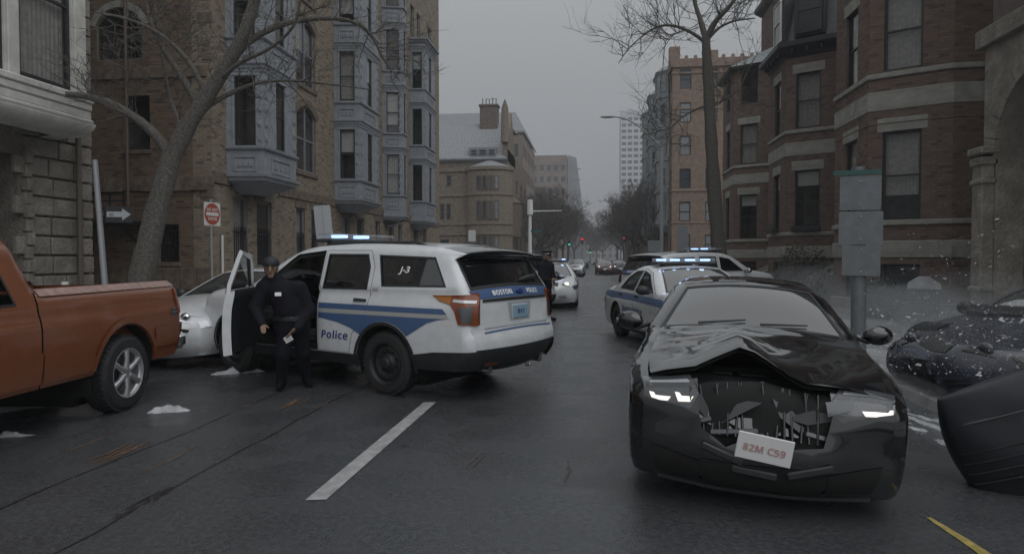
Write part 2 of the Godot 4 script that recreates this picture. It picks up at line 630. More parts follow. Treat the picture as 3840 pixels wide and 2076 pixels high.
func sweep(b: MB, pts: Array, prof: Array, cap := true) -> void:
	# pts: plan points left to right seen from outside; prof: Vector2(out, y) from the foot up
	var k := pts.size()
	var off := []
	for i in k:
		var n0 := Vector3.ZERO
		var n1 := Vector3.ZERO
		if i > 0:
			n0 = (pts[i] - pts[i - 1]).normalized().cross(UPV)
		if i < k - 1:
			n1 = (pts[i + 1] - pts[i]).normalized().cross(UPV)
		if n0 == Vector3.ZERO:
			off.append(n1)
		elif n1 == Vector3.ZERO:
			off.append(n0)
		else:
			off.append((n0 + n1) / maxf(0.35, 1.0 + n0.dot(n1)))
	for i in k - 1:
		for j in prof.size() - 1:
			var p: Vector2 = prof[j]
			var q: Vector2 = prof[j + 1]
			b.quad(pts[i] + off[i] * p.x + UPV * p.y, pts[i + 1] + off[i + 1] * p.x + UPV * p.y, pts[i + 1] + off[i + 1] * q.x + UPV * q.y, pts[i] + off[i] * q.x + UPV * q.y)
	if cap:
		for e in [0, k - 1]:
			var ps := []
			for q in prof:
				ps.append(pts[e] + off[e] * q.x + UPV * q.y)
			if e == 0:
				ps.reverse()
			if ps.size() > 2:
				b.face(ps)

func ledge(out: float, y0: float, y1: float) -> Array:
	var c := minf(0.02, (y1 - y0) * 0.25)
	return [Vector2(-0.05, y0), Vector2(out - c, y0), Vector2(out, y0 + c), Vector2(out, y1 - c), Vector2(out - c, y1), Vector2(-0.05, y1 + 0.01)]

func slab(called: String, O: Vector3, U: Vector3, w: float, h: float, out: float, m: Material, parent: Node) -> MeshInstance3D:
	# a stone set into a wall, standing proud of it
	var b := MB.new()
	b.box(Transform3D(), Vector3(w, h, out + 0.06), 0.012)
	return part(called, b.mesh(), m, parent, Transform3D(Basis(U, UPV, U.cross(UPV)), O + U * (w / 2) + UPV * (h / 2) + U.cross(UPV) * (out - 0.06) * 0.5))

# ---------------------------------------------------------------- the ground
func flat(b: MB, x0: float, x1: float, z0: float, z1: float, y: float, nx := 1, nz := 1) -> void:
	for i in nx:
		for j in nz:
			var a := lerpf(x0, x1, float(i) / nx)
			var c := lerpf(x0, x1, float(i + 1) / nx)
			var d := lerpf(z0, z1, float(j) / nz)
			var e := lerpf(z0, z1, float(j + 1) / nz)
			b.quad(Vector3(a, y, e), Vector3(c, y, e), Vector3(c, y, d), Vector3(a, y, d))

func structure(called: String, b: MB, m: Material, label: String) -> MeshInstance3D:
	var o := put(called, b, m, self)
	tag(o, label, "", "", "structure")
	return o

func ribbon(b: MB, pts: Array, w: Array, y: float) -> void:
	var prev := []
	for i in pts.size():
		var p: Vector2 = pts[i]
		var d: Vector2 = (pts[mini(i + 1, pts.size() - 1)] - pts[maxi(i - 1, 0)]).normalized()
		var s: Vector2 = Vector2(-d.y, d.x) * w[mini(i, w.size() - 1)] * 0.5
		var cur := [Vector3(p.x - s.x, y, p.y - s.y), Vector3(p.x + s.x, y, p.y + s.y)]
		if i > 0:
			var nn := Vector3.UP
			var k := b.v.size()
			for q in [prev[0], prev[1], cur[1], cur[0]]:
				b.vert(q, nn)
			if (prev[1] - prev[0]).cross(cur[0] - prev[0]).y > 0:
				b.tri(k, k + 1, k + 2)
				b.tri(k, k + 2, k + 3)
			else:
				b.tri(k, k + 2, k + 1)
				b.tri(k, k + 3, k + 2)
		prev = cur

func mound(b: MB, at: Vector3, rx: float, rz: float, hgt: float, seed_: int, turn := 0.0) -> void:
	# an irregular heap with a ragged edge
	var f := FastNoiseLite.new()
	f.seed = seed_
	f.frequency = 1.0
	var rings := 9
	var seg := 28
	var bas := Basis(UPV, turn)
	var pos := func(i: int, j: int) -> Vector3:
		var r := float(i) / rings
		var a := TAU * j / seg
		var d := Vector3(cos(a), 0, sin(a))
		var edge := 0.75 + 0.4 * f.get_noise_2d(d.x * 1.6 + seed_, d.z * 1.6)
		var q := Vector3(d.x * rx, 0, d.z * rz) * r * edge
		var h := hgt * (1 - r * r) * (0.65 + 0.6 * f.get_noise_2d(q.x * 7.0, q.z * 7.0)) + 0.015 * f.get_noise_2d(q.x * 30, q.z * 30) * (1 - r)
		return at + bas * Vector3(q.x, maxf(0.0, h) if i < rings else -0.01, q.z)
	var base := b.v.size()
	for i in rings + 1:
		for j in seg:
			var e0: Vector3 = pos.call(mini(i + 1, rings), j) - pos.call(maxi(i - 1, 0), j)
			var e1: Vector3 = pos.call(i, j + 1) - pos.call(i, j - 1)
			var nn := e1.cross(e0).normalized() if i > 0 else Vector3.UP
			b.vert(pos.call(i, j), nn if nn.y > 0 else -nn)
	for i in rings:
		for j in seg:
			var j2 := (j + 1) % seg
			b.tri(base + i * seg + j, base + i * seg + j2, base + (i + 1) * seg + j2)
			b.tri(base + i * seg + j, base + (i + 1) * seg + j2, base + (i + 1) * seg + j)

func build_ground() -> void:
	var b := MB.new()
	flat(b, -300, 300, 60, -460, -0.03)
	structure("ground", b, M.far_ground, "grey ground stretching away beyond the street")
	b = MB.new()
	flat(b, -7.6, 3.5, 30, -400, 0.0)
	flat(b, 3.5, 60, -45.0, -63.0, 0.0)
	flat(b, -60, -7.6, -45.0, -63.0, 0.0)
	structure("road", b, M.asphalt, "wet dark asphalt roadway running down the street")
	# pavements with kerb stones
	var k := 0
	for r in [[-60.0, -7.75, 30.0, -45.0, "concrete pavement before the tan brick apartment building"], [3.65, 60.0, 30.0, -45.0, "slushy concrete pavement before the red brick row houses"], [-60.0, -5.65, -63.0, -400.0, "concrete pavement beside the brown stone mansion"], [4.15, 60.0, -63.0, -400.0, "concrete pavement beside the orange brick building"]]:
		b = MB.new()
		# flags with joints: each slab a little tile of its own
		flat(b, r[0], r[1], r[2], r[3], 0.13)
		var o := structure("pavement", b, M.sidewalk, r[4])
		var near: bool = r[2] > 0
		var xk: float = r[1] if r[0] < 0 else r[0]
		var z: float = r[2]
		var zs := 0
		var kb := MB.new()
		while z > r[3] + 1:
			var ln := 1.83 if near else 8.0
			var cb := MB.new()
			cb.box(T(Vector3(xk + (0.075 if r[0] < 0 else -0.075), 0.065, z - ln / 2)), Vector3(0.15, 0.15 + 0.006 * rng.randf(), ln - 0.012), 0.018)
			if near and z < -2 and z > -30:
				put("kerb_stone", cb, M.kerb, o)
			else:
				kb.box(T(Vector3(xk + (0.075 if r[0] < 0 else -0.075), 0.065, z - ln / 2)), Vector3(0.15, 0.15, ln - 0.012))
			z -= ln
			zs += 1
		put("kerb_run", kb, M.kerb, o)
		if near and r[0] > 0:
			# flagstones by the crash
			for i in 3:
				for j in 16:
					var fb := MB.new()
					fb.box(Transform3D(Basis(), Vector3(4.42 + i * 1.05, 0.128 + 0.004 * rng.randf(), -3.0 - j * 1.2)), Vector3(1.036, 0.03, 1.186), 0.006)
					put("flagstone", fb, M.sidewalk, o)
	# ends of the blocks
	b = MB.new()
	for s in [[-60.0, -7.6, -45.0], [3.5, 60.0, -45.0]]:
		b.box(T(Vector3((s[0] + s[1]) / 2, 0.065, s[2] + 0.075)), Vector3(s[1] - s[0], 0.14, 0.15), 0.015)
	for s in [[-60.0, -5.5, -63.0], [4.0, 60.0, -63.0]]:
		b.box(T(Vector3((s[0] + s[1]) / 2, 0.065, s[2] - 0.075)), Vector3(s[1] - s[0], 0.14, 0.15), 0.015)
	structure("kerb", b, M.kerb, "granite kerb along the crossing street")
	# markings
	b = MB.new()
	b.quad(Vector3(-1.90, 0.005, -4.27), Vector3(-1.765, 0.005, -4.30), Vector3(-1.75, 0.005, -7.40), Vector3(-1.885, 0.005, -7.37))
	tag(put("lane_dash", b, M.road_paint, self), "long white lane dash painted on the bare near asphalt", "road marking")
	var dk := 0
	for z in [-16.6, -25.8, -34.9]:
		b = MB.new()
		flat(b, -1.9, -1.76, z + 3.05, z, 0.005)
		tag(put("lane_dash", b, M.road_paint, self), ["white lane dash beside the rear of the J-3 police SUV", "white lane dash under the oncoming police sedan", "white lane dash on the empty road before the crosswalk"][dk], "road marking", "far lane dashes")
		dk += 1
	var kk := 0
	for z in [-43.0, -46.2, -61.5, -64.4]:
		b = MB.new()
		flat(b, -7.0, 3.3, z + 0.2, z - 0.2, 0.005)
		tag(put("crosswalk_line", b, M.road_paint, self), ["white crosswalk line beside the oncoming police sedan", "white crosswalk line edging the crossing street on the police side", "white crosswalk line edging the crossing street on the mansion side", "white crosswalk line before the waiting cars"][kk], "road marking", "crosswalk lines")
		kk += 1
	# sealed cracks, the seams of the trench repair
	var f := FastNoiseLite.new()
	f.seed = 5
	f.frequency = 0.6
	for s in [[-2.9, 1.5, -12.0, 0.02, "long tar seam beside the white lane dash"], [-3.75, 1.5, -11.5, 0.016, "long tar seam running out from under the pickup"]]:
		b = MB.new()
		var pts := []
		var ws := []
		var z: float = s[1]
		while z > s[2]:
			pts.append(Vector2(s[0] + 0.07 * f.get_noise_2d(z, s[0] * 9), z))
			ws.append(s[3] * (0.7 + 0.8 * absf(f.get_noise_2d(z * 5, 3))))
			z -= 0.3
		ribbon(b, pts, ws, 0.004)
		tag(put("tar_seam", b, M.tar, self), s[4], "tar seam")
	b = MB.new()
	mound(b, Vector3(-2.93, -0.006, -4.15), 0.10, 0.55, 0.018, 3)
	tag(put("tar_patch", b, M.tar, self), "dark oblong tar patch on the seam near the lane dash", "tar patch")
	b = MB.new()
	mound(b, Vector3(-1.6, -0.006, -5.6), 0.07, 0.14, 0.016, 4)
	tag(put("tar_patch", b, M.tar, self), "small dark tar spot close beside the white lane dash", "tar patch")
	var paint := [[-4.35, -5.35, 0.025, 0.4], [-3.9, -5.2, 0.10, 0.25], [-3.35, -5.05, 0.022, 0.4], [-3.75, -6.9, 0.02, 0.35], [-3.3, -7.2, 0.09, 0.25], [-2.95, -7.1, 0.02, 0.3], [-3.6, -7.9, 0.02, 0.25]]
	var says := ["thin orange survey stroke on the road beside the pickup wheel", "broad faded orange paint smear on the road before the pickup", "thin orange survey stroke between the two tar seams", "thin orange survey stroke between pickup and officer", "faded orange paint smear before the officer", "thin orange survey stroke before the police SUV", "short orange survey stroke behind the pickup wheel"]
	for i in paint.size():
		b = MB.new()
		var q: Array = paint[i]
		for k2 in (1 if q[2] < 0.05 else 9):
			var ox: float = 0.0 if q[2] < 0.05 else rng.randf_range(-1, 1) * q[2] * 0.9
			var oz: float = 0.0 if q[2] < 0.05 else rng.randf_range(-0.2, 0.2)
			var ww: float = q[2] * 0.7 if q[2] < 0.05 else rng.randf_range(0.008, 0.024)
			ribbon(b, [Vector2(q[0] + ox, q[1] + oz + q[3]), Vector2(q[0] + ox + 0.015, q[1] + oz), Vector2(q[0] + ox - 0.02, q[1] + oz - q[3])], [ww * 0.3, ww, ww * 0.4], 0.0045 + 0.0004 * k2)
		tag(put("paint_mark", b, M.orange_paint, self), says[i], "road marking")
	b = MB.new()
	ribbon(b, [Vector2(2.05, -4.45), Vector2(2.09, -4.1), Vector2(2.12, -3.6)], [0.03, 0.06, 0.08], 0.0045)
	tag(put("paint_mark", b, M.yellow_paint, self), "yellow paint stroke on the road beside the torn black tailgate", "road marking")
	for q in [[-0.95, -5.4, 0.16, "faint reddish utility mark on the lane beside the white dash"], [-0.25, -5.15, 0.1, "faint red utility stroke in the middle of the lane"]]:
		b = MB.new()
		for k2 in 2:
			var ox := rng.randf_range(-1, 1) * q[2] * 0.4 as float
			ribbon(b, [Vector2(q[0] + ox, q[1] + 0.3), Vector2(q[0] + ox + 0.03, q[1]), Vector2(q[0] + ox, q[1] - 0.3 * rng.randf())], [0.006, 0.018, 0.006], 0.0045 + 0.0004 * k2)
		var rm := M.get("red_mark")
		if rm == null:
			rm = surf("red_mark", lin(.052, .044, .044), lin(.085, .055, .052), 1.3, 0.6, 0.2, 61)
		tag(put("paint_mark", b, rm, self), q[3], "road marking")
	# old snow
	for q in [[Vector3(-4.42, -.01, -6.62), 0.27, 0.11, 0.1, 5, 0.5, "grey snow lump beside the pickup's rear wheel"], [Vector3(-5.3, -.01, -5.5), 0.35, 0.09, 0.06, 6, 0.3, "flat grey snow ridge under the pickup's sill"], [Vector3(-6.35, -.01, -6.5), 0.8, 0.3, 0.22, 7, 0.5, "pale snow heap showing behind the pickup's wheel"], [Vector3(-4.95, -.01, -9.0), 0.5, 0.14, 0.12, 8, 0.6, "dirty snow lump before the white sedan's bumper"], [Vector3(-7.3, -.01, -8.7), 1.6, 0.4, 0.2, 9, 1.4, "dirty snow bank along the kerb by the white sedan"]]:
		b = MB.new()
		mound(b, q[0], q[1], q[2], q[3], q[4], q[5])
		tag(put("snow_lump", b, M.slush, self), q[6], "snow")
	b = MB.new()
	for i in 110:
		mound(b, Vector3(rng.randf_range(3.75, 6.6), 0.137, rng.randf_range(-5.2, -19.0)), rng.randf_range(0.12, 0.6), rng.randf_range(0.15, 0.9), rng.randf_range(0.015, 0.06), 20 + i, rng.randf() * 3.0)
	for i in 26:
		mound(b, Vector3(rng.randf_range(2.95, 3.42), -0.008, rng.randf_range(-4.6, -9.5)), rng.randf_range(0.04, 0.12), rng.randf_range(0.15, 0.7), rng.randf_range(0.012, 0.04), 90 + i, rng.randf() * 0.6)
	var o := put("slush", b, M.slush, self)
	tag(o, "thin grey slush over the pavement and gutter by the crash", "slush", "", "stuff")

# ---------------------------------------------------------------- buildings near by
const TAN := [Color(.20, .162, .118), Color(.275, .228, .172), Color(.13, .10, .075)]
const BROWN := [Color(.125, .085, .06), Color(.185, .13, .092), Color(.08, .058, .045)]
const RED := [Color(.142, .101, .083), Color(.192, .139, .116), Color(.1, .074, .064)]

func one_room(O: Vector3, U: Vector3, w: float, h: float, deep: float, back := 2.2) -> MB:
	var b := MB.new()
	room_back(b, O, U, w, h, deep, back)
	return b

func put_rooms(rooms: Array, t: Node3D) -> void:
	for r in rooms:
		put("room", r, M.room_plaster, t)

func seg_bricks_wall(b: MB, rooms: Array, O: Vector3, U: Vector3, w: float, h: float, holes: Array, pal: Array, bricks_h := -1.0) -> void:
	wall_face(b, O, U, w, h, holes)
	for r in holes:
		rooms.append(one_room(O + U * r.position.x + UPV * r.position.y, U, r.size.x, r.size.y, 0.14))
	if bricks_h != 0.0:
		lay_bricks(O, U, w, h if bricks_h < 0 else bricks_h, holes, pal)

func arch_head(parent: Node3D, O: Vector3, U: Vector3, w: float, hgt: float, m: Material, ring := 0.28) -> void:
	# closes the top of a square opening to a segmental arch and lays a ring of stones round it
	var N := U.cross(UPV)
	var tr := Transform3D(Basis(U, UPV, N), O)
	var rr := (w * w / 4.0 + hgt * hgt) / (2.0 * hgt)
	var cy := hgt - rr
	var a0 := asin((w / 2) / rr)
	for side in 2:
		var ps := PackedVector2Array()
		for i in 7:
			var a := a0 * (1.0 - i / 6.0)
			ps.append(Vector2((-1 if side == 0 else 1) * sin(a) * rr + w / 2, cy + cos(a) * rr))
		ps.append(Vector2(w / 2, hgt + 0.01))
		ps.append(Vector2(0 if side == 0 else w, hgt + 0.01))
		var b := MB.new()
		b.prism(tr.translated_local(Vector3(0, 0, -0.13)), ps, 0.12)
		put("arch_spandrel", b, M.mortar_tan, parent)
	var stones := 11
	for k in stones:
		var b := MB.new()
		var e0 := lerpf(-a0 - 0.08, a0 + 0.08, float(k) / stones) + 0.004
		var e1 := lerpf(-a0 - 0.08, a0 + 0.08, float(k + 1) / stones) - 0.004
		var ps := PackedVector2Array()
		for q in [[e0, rr + 0.02], [e0, rr + ring], [(e0 + e1) / 2, rr + ring], [e1, rr + ring], [e1, rr + 0.02], [(e0 + e1) / 2, rr + 0.02]]:
			ps.append(Vector2(sin(q[0]) * q[1] + w / 2, cy + cos(q[0]) * q[1]))
		b.prism(tr.translated_local(Vector3(0, 0, -0.02)), ps, 0.045 + 0.012 * rng.randf())
		put("arch_stone", b, m, parent)

func oriel(parent: Node3D, pts: Array, yb: float, yt: float, sills: Array, win_h: float, spec: Dictionary) -> void:
	# a wooden bay hung on the wall: panelled faces, sash windows, mouldings at each storey
	var b := MB.new()
	var rooms := []
	for i in 3:
		var O: Vector3 = pts[i]
		var U: Vector3 = (pts[i + 1] - pts[i]).normalized()
		var w: float = pts[i].distance_to(pts[i + 1])
		var holes := []
		if i < 2 or spec.get("far", false):
			var ww: float = minf(spec.get("win_w", 0.62), w * 0.62)
			for s in sills:
				if s + win_h < yt:
					holes.append(Rect2((w - ww) / 2, s - yb + 0.06, ww, win_h))
		wall_face(b, O + UPV * yb, U, w, yt - yb, holes, 0.1)
		var k := 0
		for r in holes:
			rooms.append(one_room(O + UPV * (yb + r.position.y) + U * r.position.x, U, r.size.x, r.size.y, 0.1, 0.9))
			var o := {"frame": M.frame_dark, "recess": 0.06, "fw": 0.045}
			var pick: int = (k * 3 + i * 2 + int(spec.get("seed", 0))) % 5
			if pick == 1:
				o["curtain"] = 0.95
			elif pick == 3:
				o["blind"] = 0.45
			elif pick == 4:
				o["blind"] = 0.8
			window(parent, O + UPV * (yb + r.position.y) + U * r.position.x, U, r.size.x, r.size.y, o)
			# casing and hood
			var N := U.cross(UPV)
			slab("window_casing", O + UPV * (yb + r.position.y) + U * (r.position.x - 0.075), U, 0.07, win_h, 0.02, M.grey_paint, parent)
			slab("window_casing", O + UPV * (yb + r.position.y) + U * (r.end.x + 0.005), U, 0.07, win_h, 0.02, M.grey_paint, parent)
			slab("window_hood", O + UPV * (yb + r.end.y + 0.005) + U * (r.position.x - 0.1), U, r.size.x + 0.2, 0.09, 0.035, M.grey_paint, parent)
			# carved blocks up the pilasters, panel under the sill
			if w > 1.0:
				for sx in [0.03, w - 0.24]:
					if i == 0 and sx < 0.1:
						continue
					for q in 5:
						var cb := MB.new()
						cb.box(Transform3D(), Vector3(0.17, 0.17, 0.025), 0.01)
						cb.box(Transform3D(Basis(), Vector3(0, 0, 0.02)), Vector3(0.075, 0.075, 0.03), 0.014)
						part("carved_block", cb.mesh(), M.grey_paint, parent, Transform3D(Basis(U, UPV, N), O + U * (sx + 0.105) + UPV * (yb + r.position.y + 0.2 + q * (win_h - 0.3) / 4.0) + N * 0.012))
				var py: float = yb + r.position.y - 0.72
				var pb := MB.new()
				var pw := w * 0.56
				for e in [[0.0, 0.0, pw, 0.045], [0.0, 0.4, pw, 0.045]]:
					pb.box(Transform3D(Basis(), Vector3(e[0], e[1], 0)), Vector3(e[2], e[3], 0.03), 0.008)
				for e in [-1, 1]:
					pb.box(Transform3D(Basis(), Vector3(e * pw / 2, 0.2, 0.002)), Vector3(0.045, 0.445, 0.03), 0.008)
				for e in [-1, 0, 1]:
					pb.box(Transform3D(Basis(), Vector3(e * pw * 0.27, 0.2, 0)), Vector3(0.12, 0.16, 0.025), 0.01)
				part("spandrel_panel", pb.mesh(), M.grey_paint, parent, Transform3D(Basis(U, UPV, N), O + U * (w / 2) + UPV * py + N * 0.014))
			k += 1
	put("bay_wall", b, M.grey_paint, parent)
	put_rooms(rooms, parent)
	# mouldings, each storey: sill, string, frieze, cornice
	for s in sills:
		var mb := MB.new()
		sweep(mb, pts, [Vector2(-0.02, s - 0.08), Vector2(0.05, s - 0.06), Vector2(0.075, s - 0.02), Vector2(0.075, s + 0.03), Vector2(-0.02, s + 0.05)])
		put("sill_moulding", mb, M.grey_paint, parent)
		var top: float = s + win_h + 0.26
		if top < yt:
			mb = MB.new()
			sweep(mb, pts, [Vector2(-0.02, top), Vector2(0.04, top + 0.02), Vector2(0.05, top + 0.09), Vector2(0.10, top + 0.14), Vector2(0.10, top + 0.19), Vector2(-0.02, top + 0.22)])
			put("string_moulding", mb, M.grey_paint, parent)
			# dentils under it
			mb = MB.new()
			for i in 2:
				var U: Vector3 = (pts[i + 1] - pts[i]).normalized()
				var w: float = pts[i].distance_to(pts[i + 1])
				var nd := int(w / 0.12)
				for d in nd:
					mb.box(Transform3D(Basis(U, UPV, U.cross(UPV)), pts[i] + U * (w * (d + 0.5) / nd) + UPV * (top - 0.045) + U.cross(UPV) * 0.02), Vector3(0.06, 0.08, 0.05))
			tag(put("dentil_row", mb, M.grey_paint, parent), "", "", "", "stuff")
	# foot: stepped mouldings drawing in to the wall, then a soffit
	var fb := MB.new()
	sweep(fb, pts, [Vector2(-0.7, yb - 0.5), Vector2(-0.35, yb - 0.34), Vector2(-0.05, yb - 0.2), Vector2(0.03, yb - 0.17), Vector2(0.05, yb - 0.1), Vector2(0.11, yb - 0.06), Vector2(0.12, yb + 0.03), Vector2(0.0, yb + 0.06)])
	var cen := Vector3.ZERO
	for p in pts:
		cen += p / 4.0
	fb.face([pts[0] + UPV * (yb - 0.3), pts[1] + UPV * (yb - 0.3) + (cen - pts[1]) * 0.6, pts[2] + UPV * (yb - 0.3) + (cen - pts[2]) * 0.6, pts[3] + UPV * (yb - 0.3)])
	put("bay_foot", fb, M.grey_paint, parent)
	if spec.get("roof", false):
		var rb := MB.new()
		sweep(rb, pts, [Vector2(0.0, yt - 0.25), Vector2(0.08, yt - 0.2), Vector2(0.12, yt - 0.1), Vector2(0.22, yt - 0.05), Vector2(0.22, yt + 0.05), Vector2(-0.9, yt + 0.2)])
		put("bay_cornice", rb, M.grey_paint, parent)

func build_left_apartments() -> void:
	var t := thing("apartment_building", "tan brick apartment building with grey wooden bays at the alley corner", "building")
	var X := -10.4
	var z0 := -17.57
	var L := 27.4
	var H := 20.5
	var U := Vector3(0, 0, -1)
	var O := Vector3(X, 0.0, z0)
	var b := MB.new()
	var rooms := []
	var gf := [[18.63, 19.48], [20.03, 21.0], [22.85, 23.59], [24.11, 24.74], [27.25, 28.15], [29.0, 29.9], [31.5, 32.2], [33.7, 34.5], [35.3, 36.0], [38.5, 39.3], [40.6, 41.4]]
	var holes := []
	for g in gf:
		holes.append(Rect2(g[0] + z0, 1.35, g[1] - g[0], 2.03))
	for s in [4.72, 7.82, 10.92]:
		holes.append(Rect2(22.95 + z0, s, 1.62, 2.35))
	for s in [4.8, 7.9, 11.0, 14.1]:
		holes.append(Rect2(41.9 + z0, s, 0.9, 1.9))
	for s in [14.2]:
		holes.append(Rect2(37.9 + z0, s, 0.85, 1.8))
		holes.append(Rect2(39.3 + z0, s, 0.85, 1.8))
	seg_bricks_wall(b, rooms, O, U, L, H, holes, TAN, 14.5)
	# side wall on the alley
	var O2 := Vector3(-24.0, 0, z0)
	var h2 := [Rect2(24 - 11.98, 1.5, 0.6, 1.05), Rect2(24 - 13.0, 4.6, 0.8, 1.5), Rect2(24 - 16.5, 4.6, 0.8, 1.5), Rect2(24 - 13.75, 7.1, 1.35, 1.4)]
	wall_face(b, O2, Vector3(1, 0, 0), 13.6, H, h2)
	for r in h2:
		rooms.append(one_room(O2 + Vector3(r.position.x, r.position.y, 0), Vector3(1, 0, 0), r.size.x, r.size.y, 0.14))
	lay_bricks(O2 + Vector3(6, 0, 0), Vector3(1, 0, 0), 7.05, 10.5, h2.map(func(r): return Rect2(r.position - Vector2(6, 0), r.size)), BROWN)
	lay_bricks(O2 + Vector3(13.05, 0, 0), Vector3(1, 0, 0), 0.55, 10.5, [], TAN)
	# roof and the far end wall
	b.quad(Vector3(X, H, z0), Vector3(X, H, z0 - L), Vector3(-24, H, z0 - L), Vector3(-24, H, z0))
	b.quad(Vector3(X, 0, z0 - L), Vector3(-24, 0, z0 - L), Vector3(-24, H, z0 - L), Vector3(X, H, z0 - L))
	put("wall", b, M.mortar_tan, t)
	put_rooms(rooms, t)
	finish_bricks(t, "tan and brown brick courses of the apartment building's walls")
	var k := 0
	for g in gf:
		var wO: Vector3 = O + U * (g[0] + z0) + UPV * 1.35
		var opt := {"frame": M.frame_grey, "recess": 0.1, "bars": 0.55 if g[0] < 26 else 0.0}
		if k % 2 == 0:
			opt["curtain"] = 0.98
		window(t, wO, U, g[1] - g[0], 2.03, opt)
		slab("lintel", wO + UPV * 2.035 - U * 0.12, U, g[1] - g[0] + 0.24, 0.28, 0.035, M.brownstone, t)
		slab("sill", wO - UPV * 0.14 - U * 0.08, U, g[1] - g[0] + 0.16, 0.135, 0.07, M.brownstone, t)
		k += 1
	k = 0
	for s in [4.72, 7.82, 10.92]:
		var wO: Vector3 = O + U * (22.95 + z0) + UPV * s
		window(t, wO, U, 1.62, 2.35, {"frame": M.frame_grey, "recess": 0.1, "mullion": true, "fw": 0.07, "curtain": 0.5 if k == 1 else 0.01})
		arch_head(t, wO + UPV * 2.0, U, 1.62, 0.34, M.brownstone)
		slab("sill", wO - UPV * 0.16 - U * 0.1, U, 1.82, 0.155, 0.07, M.brownstone, t)
		k += 1
	for s in [4.8, 7.9, 11.0, 14.1]:
		window(t, O + U * (41.9 + z0) + UPV * s, U, 0.9, 1.9, {"frame": M.frame_grey, "blind": 0.4})
		slab("lintel", O + U * (41.8 + z0) + UPV * (s + 1.905), U, 1.1, 0.22, 0.03, M.brownstone, t)
	for q in [37.9, 39.3]:
		window(t, O + U * (q + z0) + UPV * 14.2, U, 0.85, 1.8, {"frame": M.frame_grey})
	# brownstone band with a ragged face, plinth, belt
	for s in [[3.66, 0.14], [0.55, 0.1]]:
		for i in 42:
			var w := L / 42.0
			if s[0] > 3 and rng.randf() < 0.12:
				continue
			slab("band_stone", O + U * (i * w + 0.006) + UPV * (s[0] + rng.randf() * 0.03), U, w - 0.012, s[1] + 0.18, 0.05 + 0.03 * rng.randf(), M.brownstone, t)
	for i in 11:
		slab("band_stone", O2 + Vector3(8.0 + i * 0.5, 3.42 + 0.05 * rng.randf(), 0), Vector3(1, 0, 0), 0.49, 0.36 + 0.05 * rng.randf(), 0.05 + 0.06 * rng.randf(), M.brownstone, t)
		if i < 9:
			slab("band_stone", O2 + Vector3(9.0 + i * 0.5, 6.54, 0), Vector3(1, 0, 0), 0.49, 0.28 + 0.05 * rng.randf(), 0.04 + 0.05 * rng.randf(), M.brownstone, t)
	for i in 9:
		slab("plinth_stone", O2 + Vector3(9.0 + i * 0.52, 0.75, 0), Vector3(1, 0, 0), 0.51, 0.6, 0.06 + 0.03 * rng.randf(), M.brownstone, t)
	# corner stones
	for i in 10:
		slab("corner_stone", Vector3(-10.42 - (0.34 if i & 1 else 0.22), 2.95 + i * 0.31 if i < 3 else 3.0 + i * 1.0, z0), Vector3(1, 0, 0), 0.4 if i & 1 else 0.28, 0.29, 0.025, M.brownstone, t)
	# alley windows
	for r in h2:
		var big: bool = r.position.y > 7
		window(t, O2 + Vector3(r.position.x, r.position.y, 0), Vector3(1, 0, 0), r.size.x, r.size.y, {"frame": M.frame_dark, "bars": 0.9 if r.position.y < 2 else 0.0})
		if big:
			arch_head(t, O2 + Vector3(r.position.x, r.position.y + 0.95, 0), Vector3(1, 0, 0), r.size.x, 0.45, M.stone_trim, 0.2)
		else:
			slab("sill", O2 + Vector3(r.position.x - 0.06, r.position.y - 0.12, 0), Vector3(1, 0, 0), r.size.x + 0.12, 0.115, 0.06, M.brownstone, t)
	# pipes
	var pb := MB.new()
	pb.tube([Vector3(-12.84, 2.4, z0 + 0.07), Vector3(-12.84, 10.5, z0 + 0.07)], [0.045], 8)
	put("rain_pipe", pb, M.frame_brown, t)
	pb = MB.new()
	pb.tube([Vector3(X + 0.08, 0.6, z0 - 0.35), Vector3(X + 0.08, 2.25, z0 - 0.35)], [0.035], 8)
	put("vent_pipe", pb, M.white_post, t)
	# iron landing over the alley door
	var cb := MB.new()
	cb.box(T(Vector3(-13.2, 2.55, z0 + 0.55)), Vector3(2.0, 0.1, 1.1))
	for y in [2.9, 3.1, 3.3]:
		cb.box(T(Vector3(-13.2, y, z0 + 1.08)), Vector3(2.0, 0.03, 0.03))
	for i in 6:
		cb.box(T(Vector3(-14.18 + i * 0.392, 2.95, z0 + 1.082)), Vector3(0.03, 0.72, 0.03))
	for sx in [-14.0, -12.4]:
		cb.tube([Vector3(sx, 2.5, z0 + 1.0), Vector3(sx, 1.8, z0 + 0.02)], [0.03], 6)
	put("iron_landing", cb, M.iron, t)
	# bays
	var P := func(x, z): return Vector3(x, 0, z)
	var sl := [4.74, 7.84, 10.94, 14.04, 17.14]
	oriel(t, [P.call(X + .01, -18.31), P.call(-9.32, -18.42), P.call(-9.32, -20.5), P.call(X + .01, -20.62)], 3.98, 19.0, sl, 1.95, {"seed": 0, "win_w": 0.6})
	oriel(t, [P.call(X + .01, -26.41), P.call(-9.35, -26.52), P.call(-9.35, -28.85), P.call(X + .01, -28.95)], 3.98, 19.0, sl, 1.95, {"seed": 3, "win_w": 0.6})
	oriel(t, [P.call(X + .01, -32.7), P.call(-9.42, -32.95), P.call(-9.42, -33.5), P.call(X + .01, -33.7)], 3.7, 19.0, [4.7, 7.75, 10.8, 13.9, 17.0], 1.95, {"seed": 1, "win_w": 0.62})
	oriel(t, [P.call(X + .01, -37.65), P.call(-9.55, -37.75), P.call(-9.55, -40.3), P.call(X + .01, -40.4)], 3.75, 13.9, [4.8, 7.95, 11.1], 2.0, {"seed": 2, "win_w": 0.6, "roof": true})

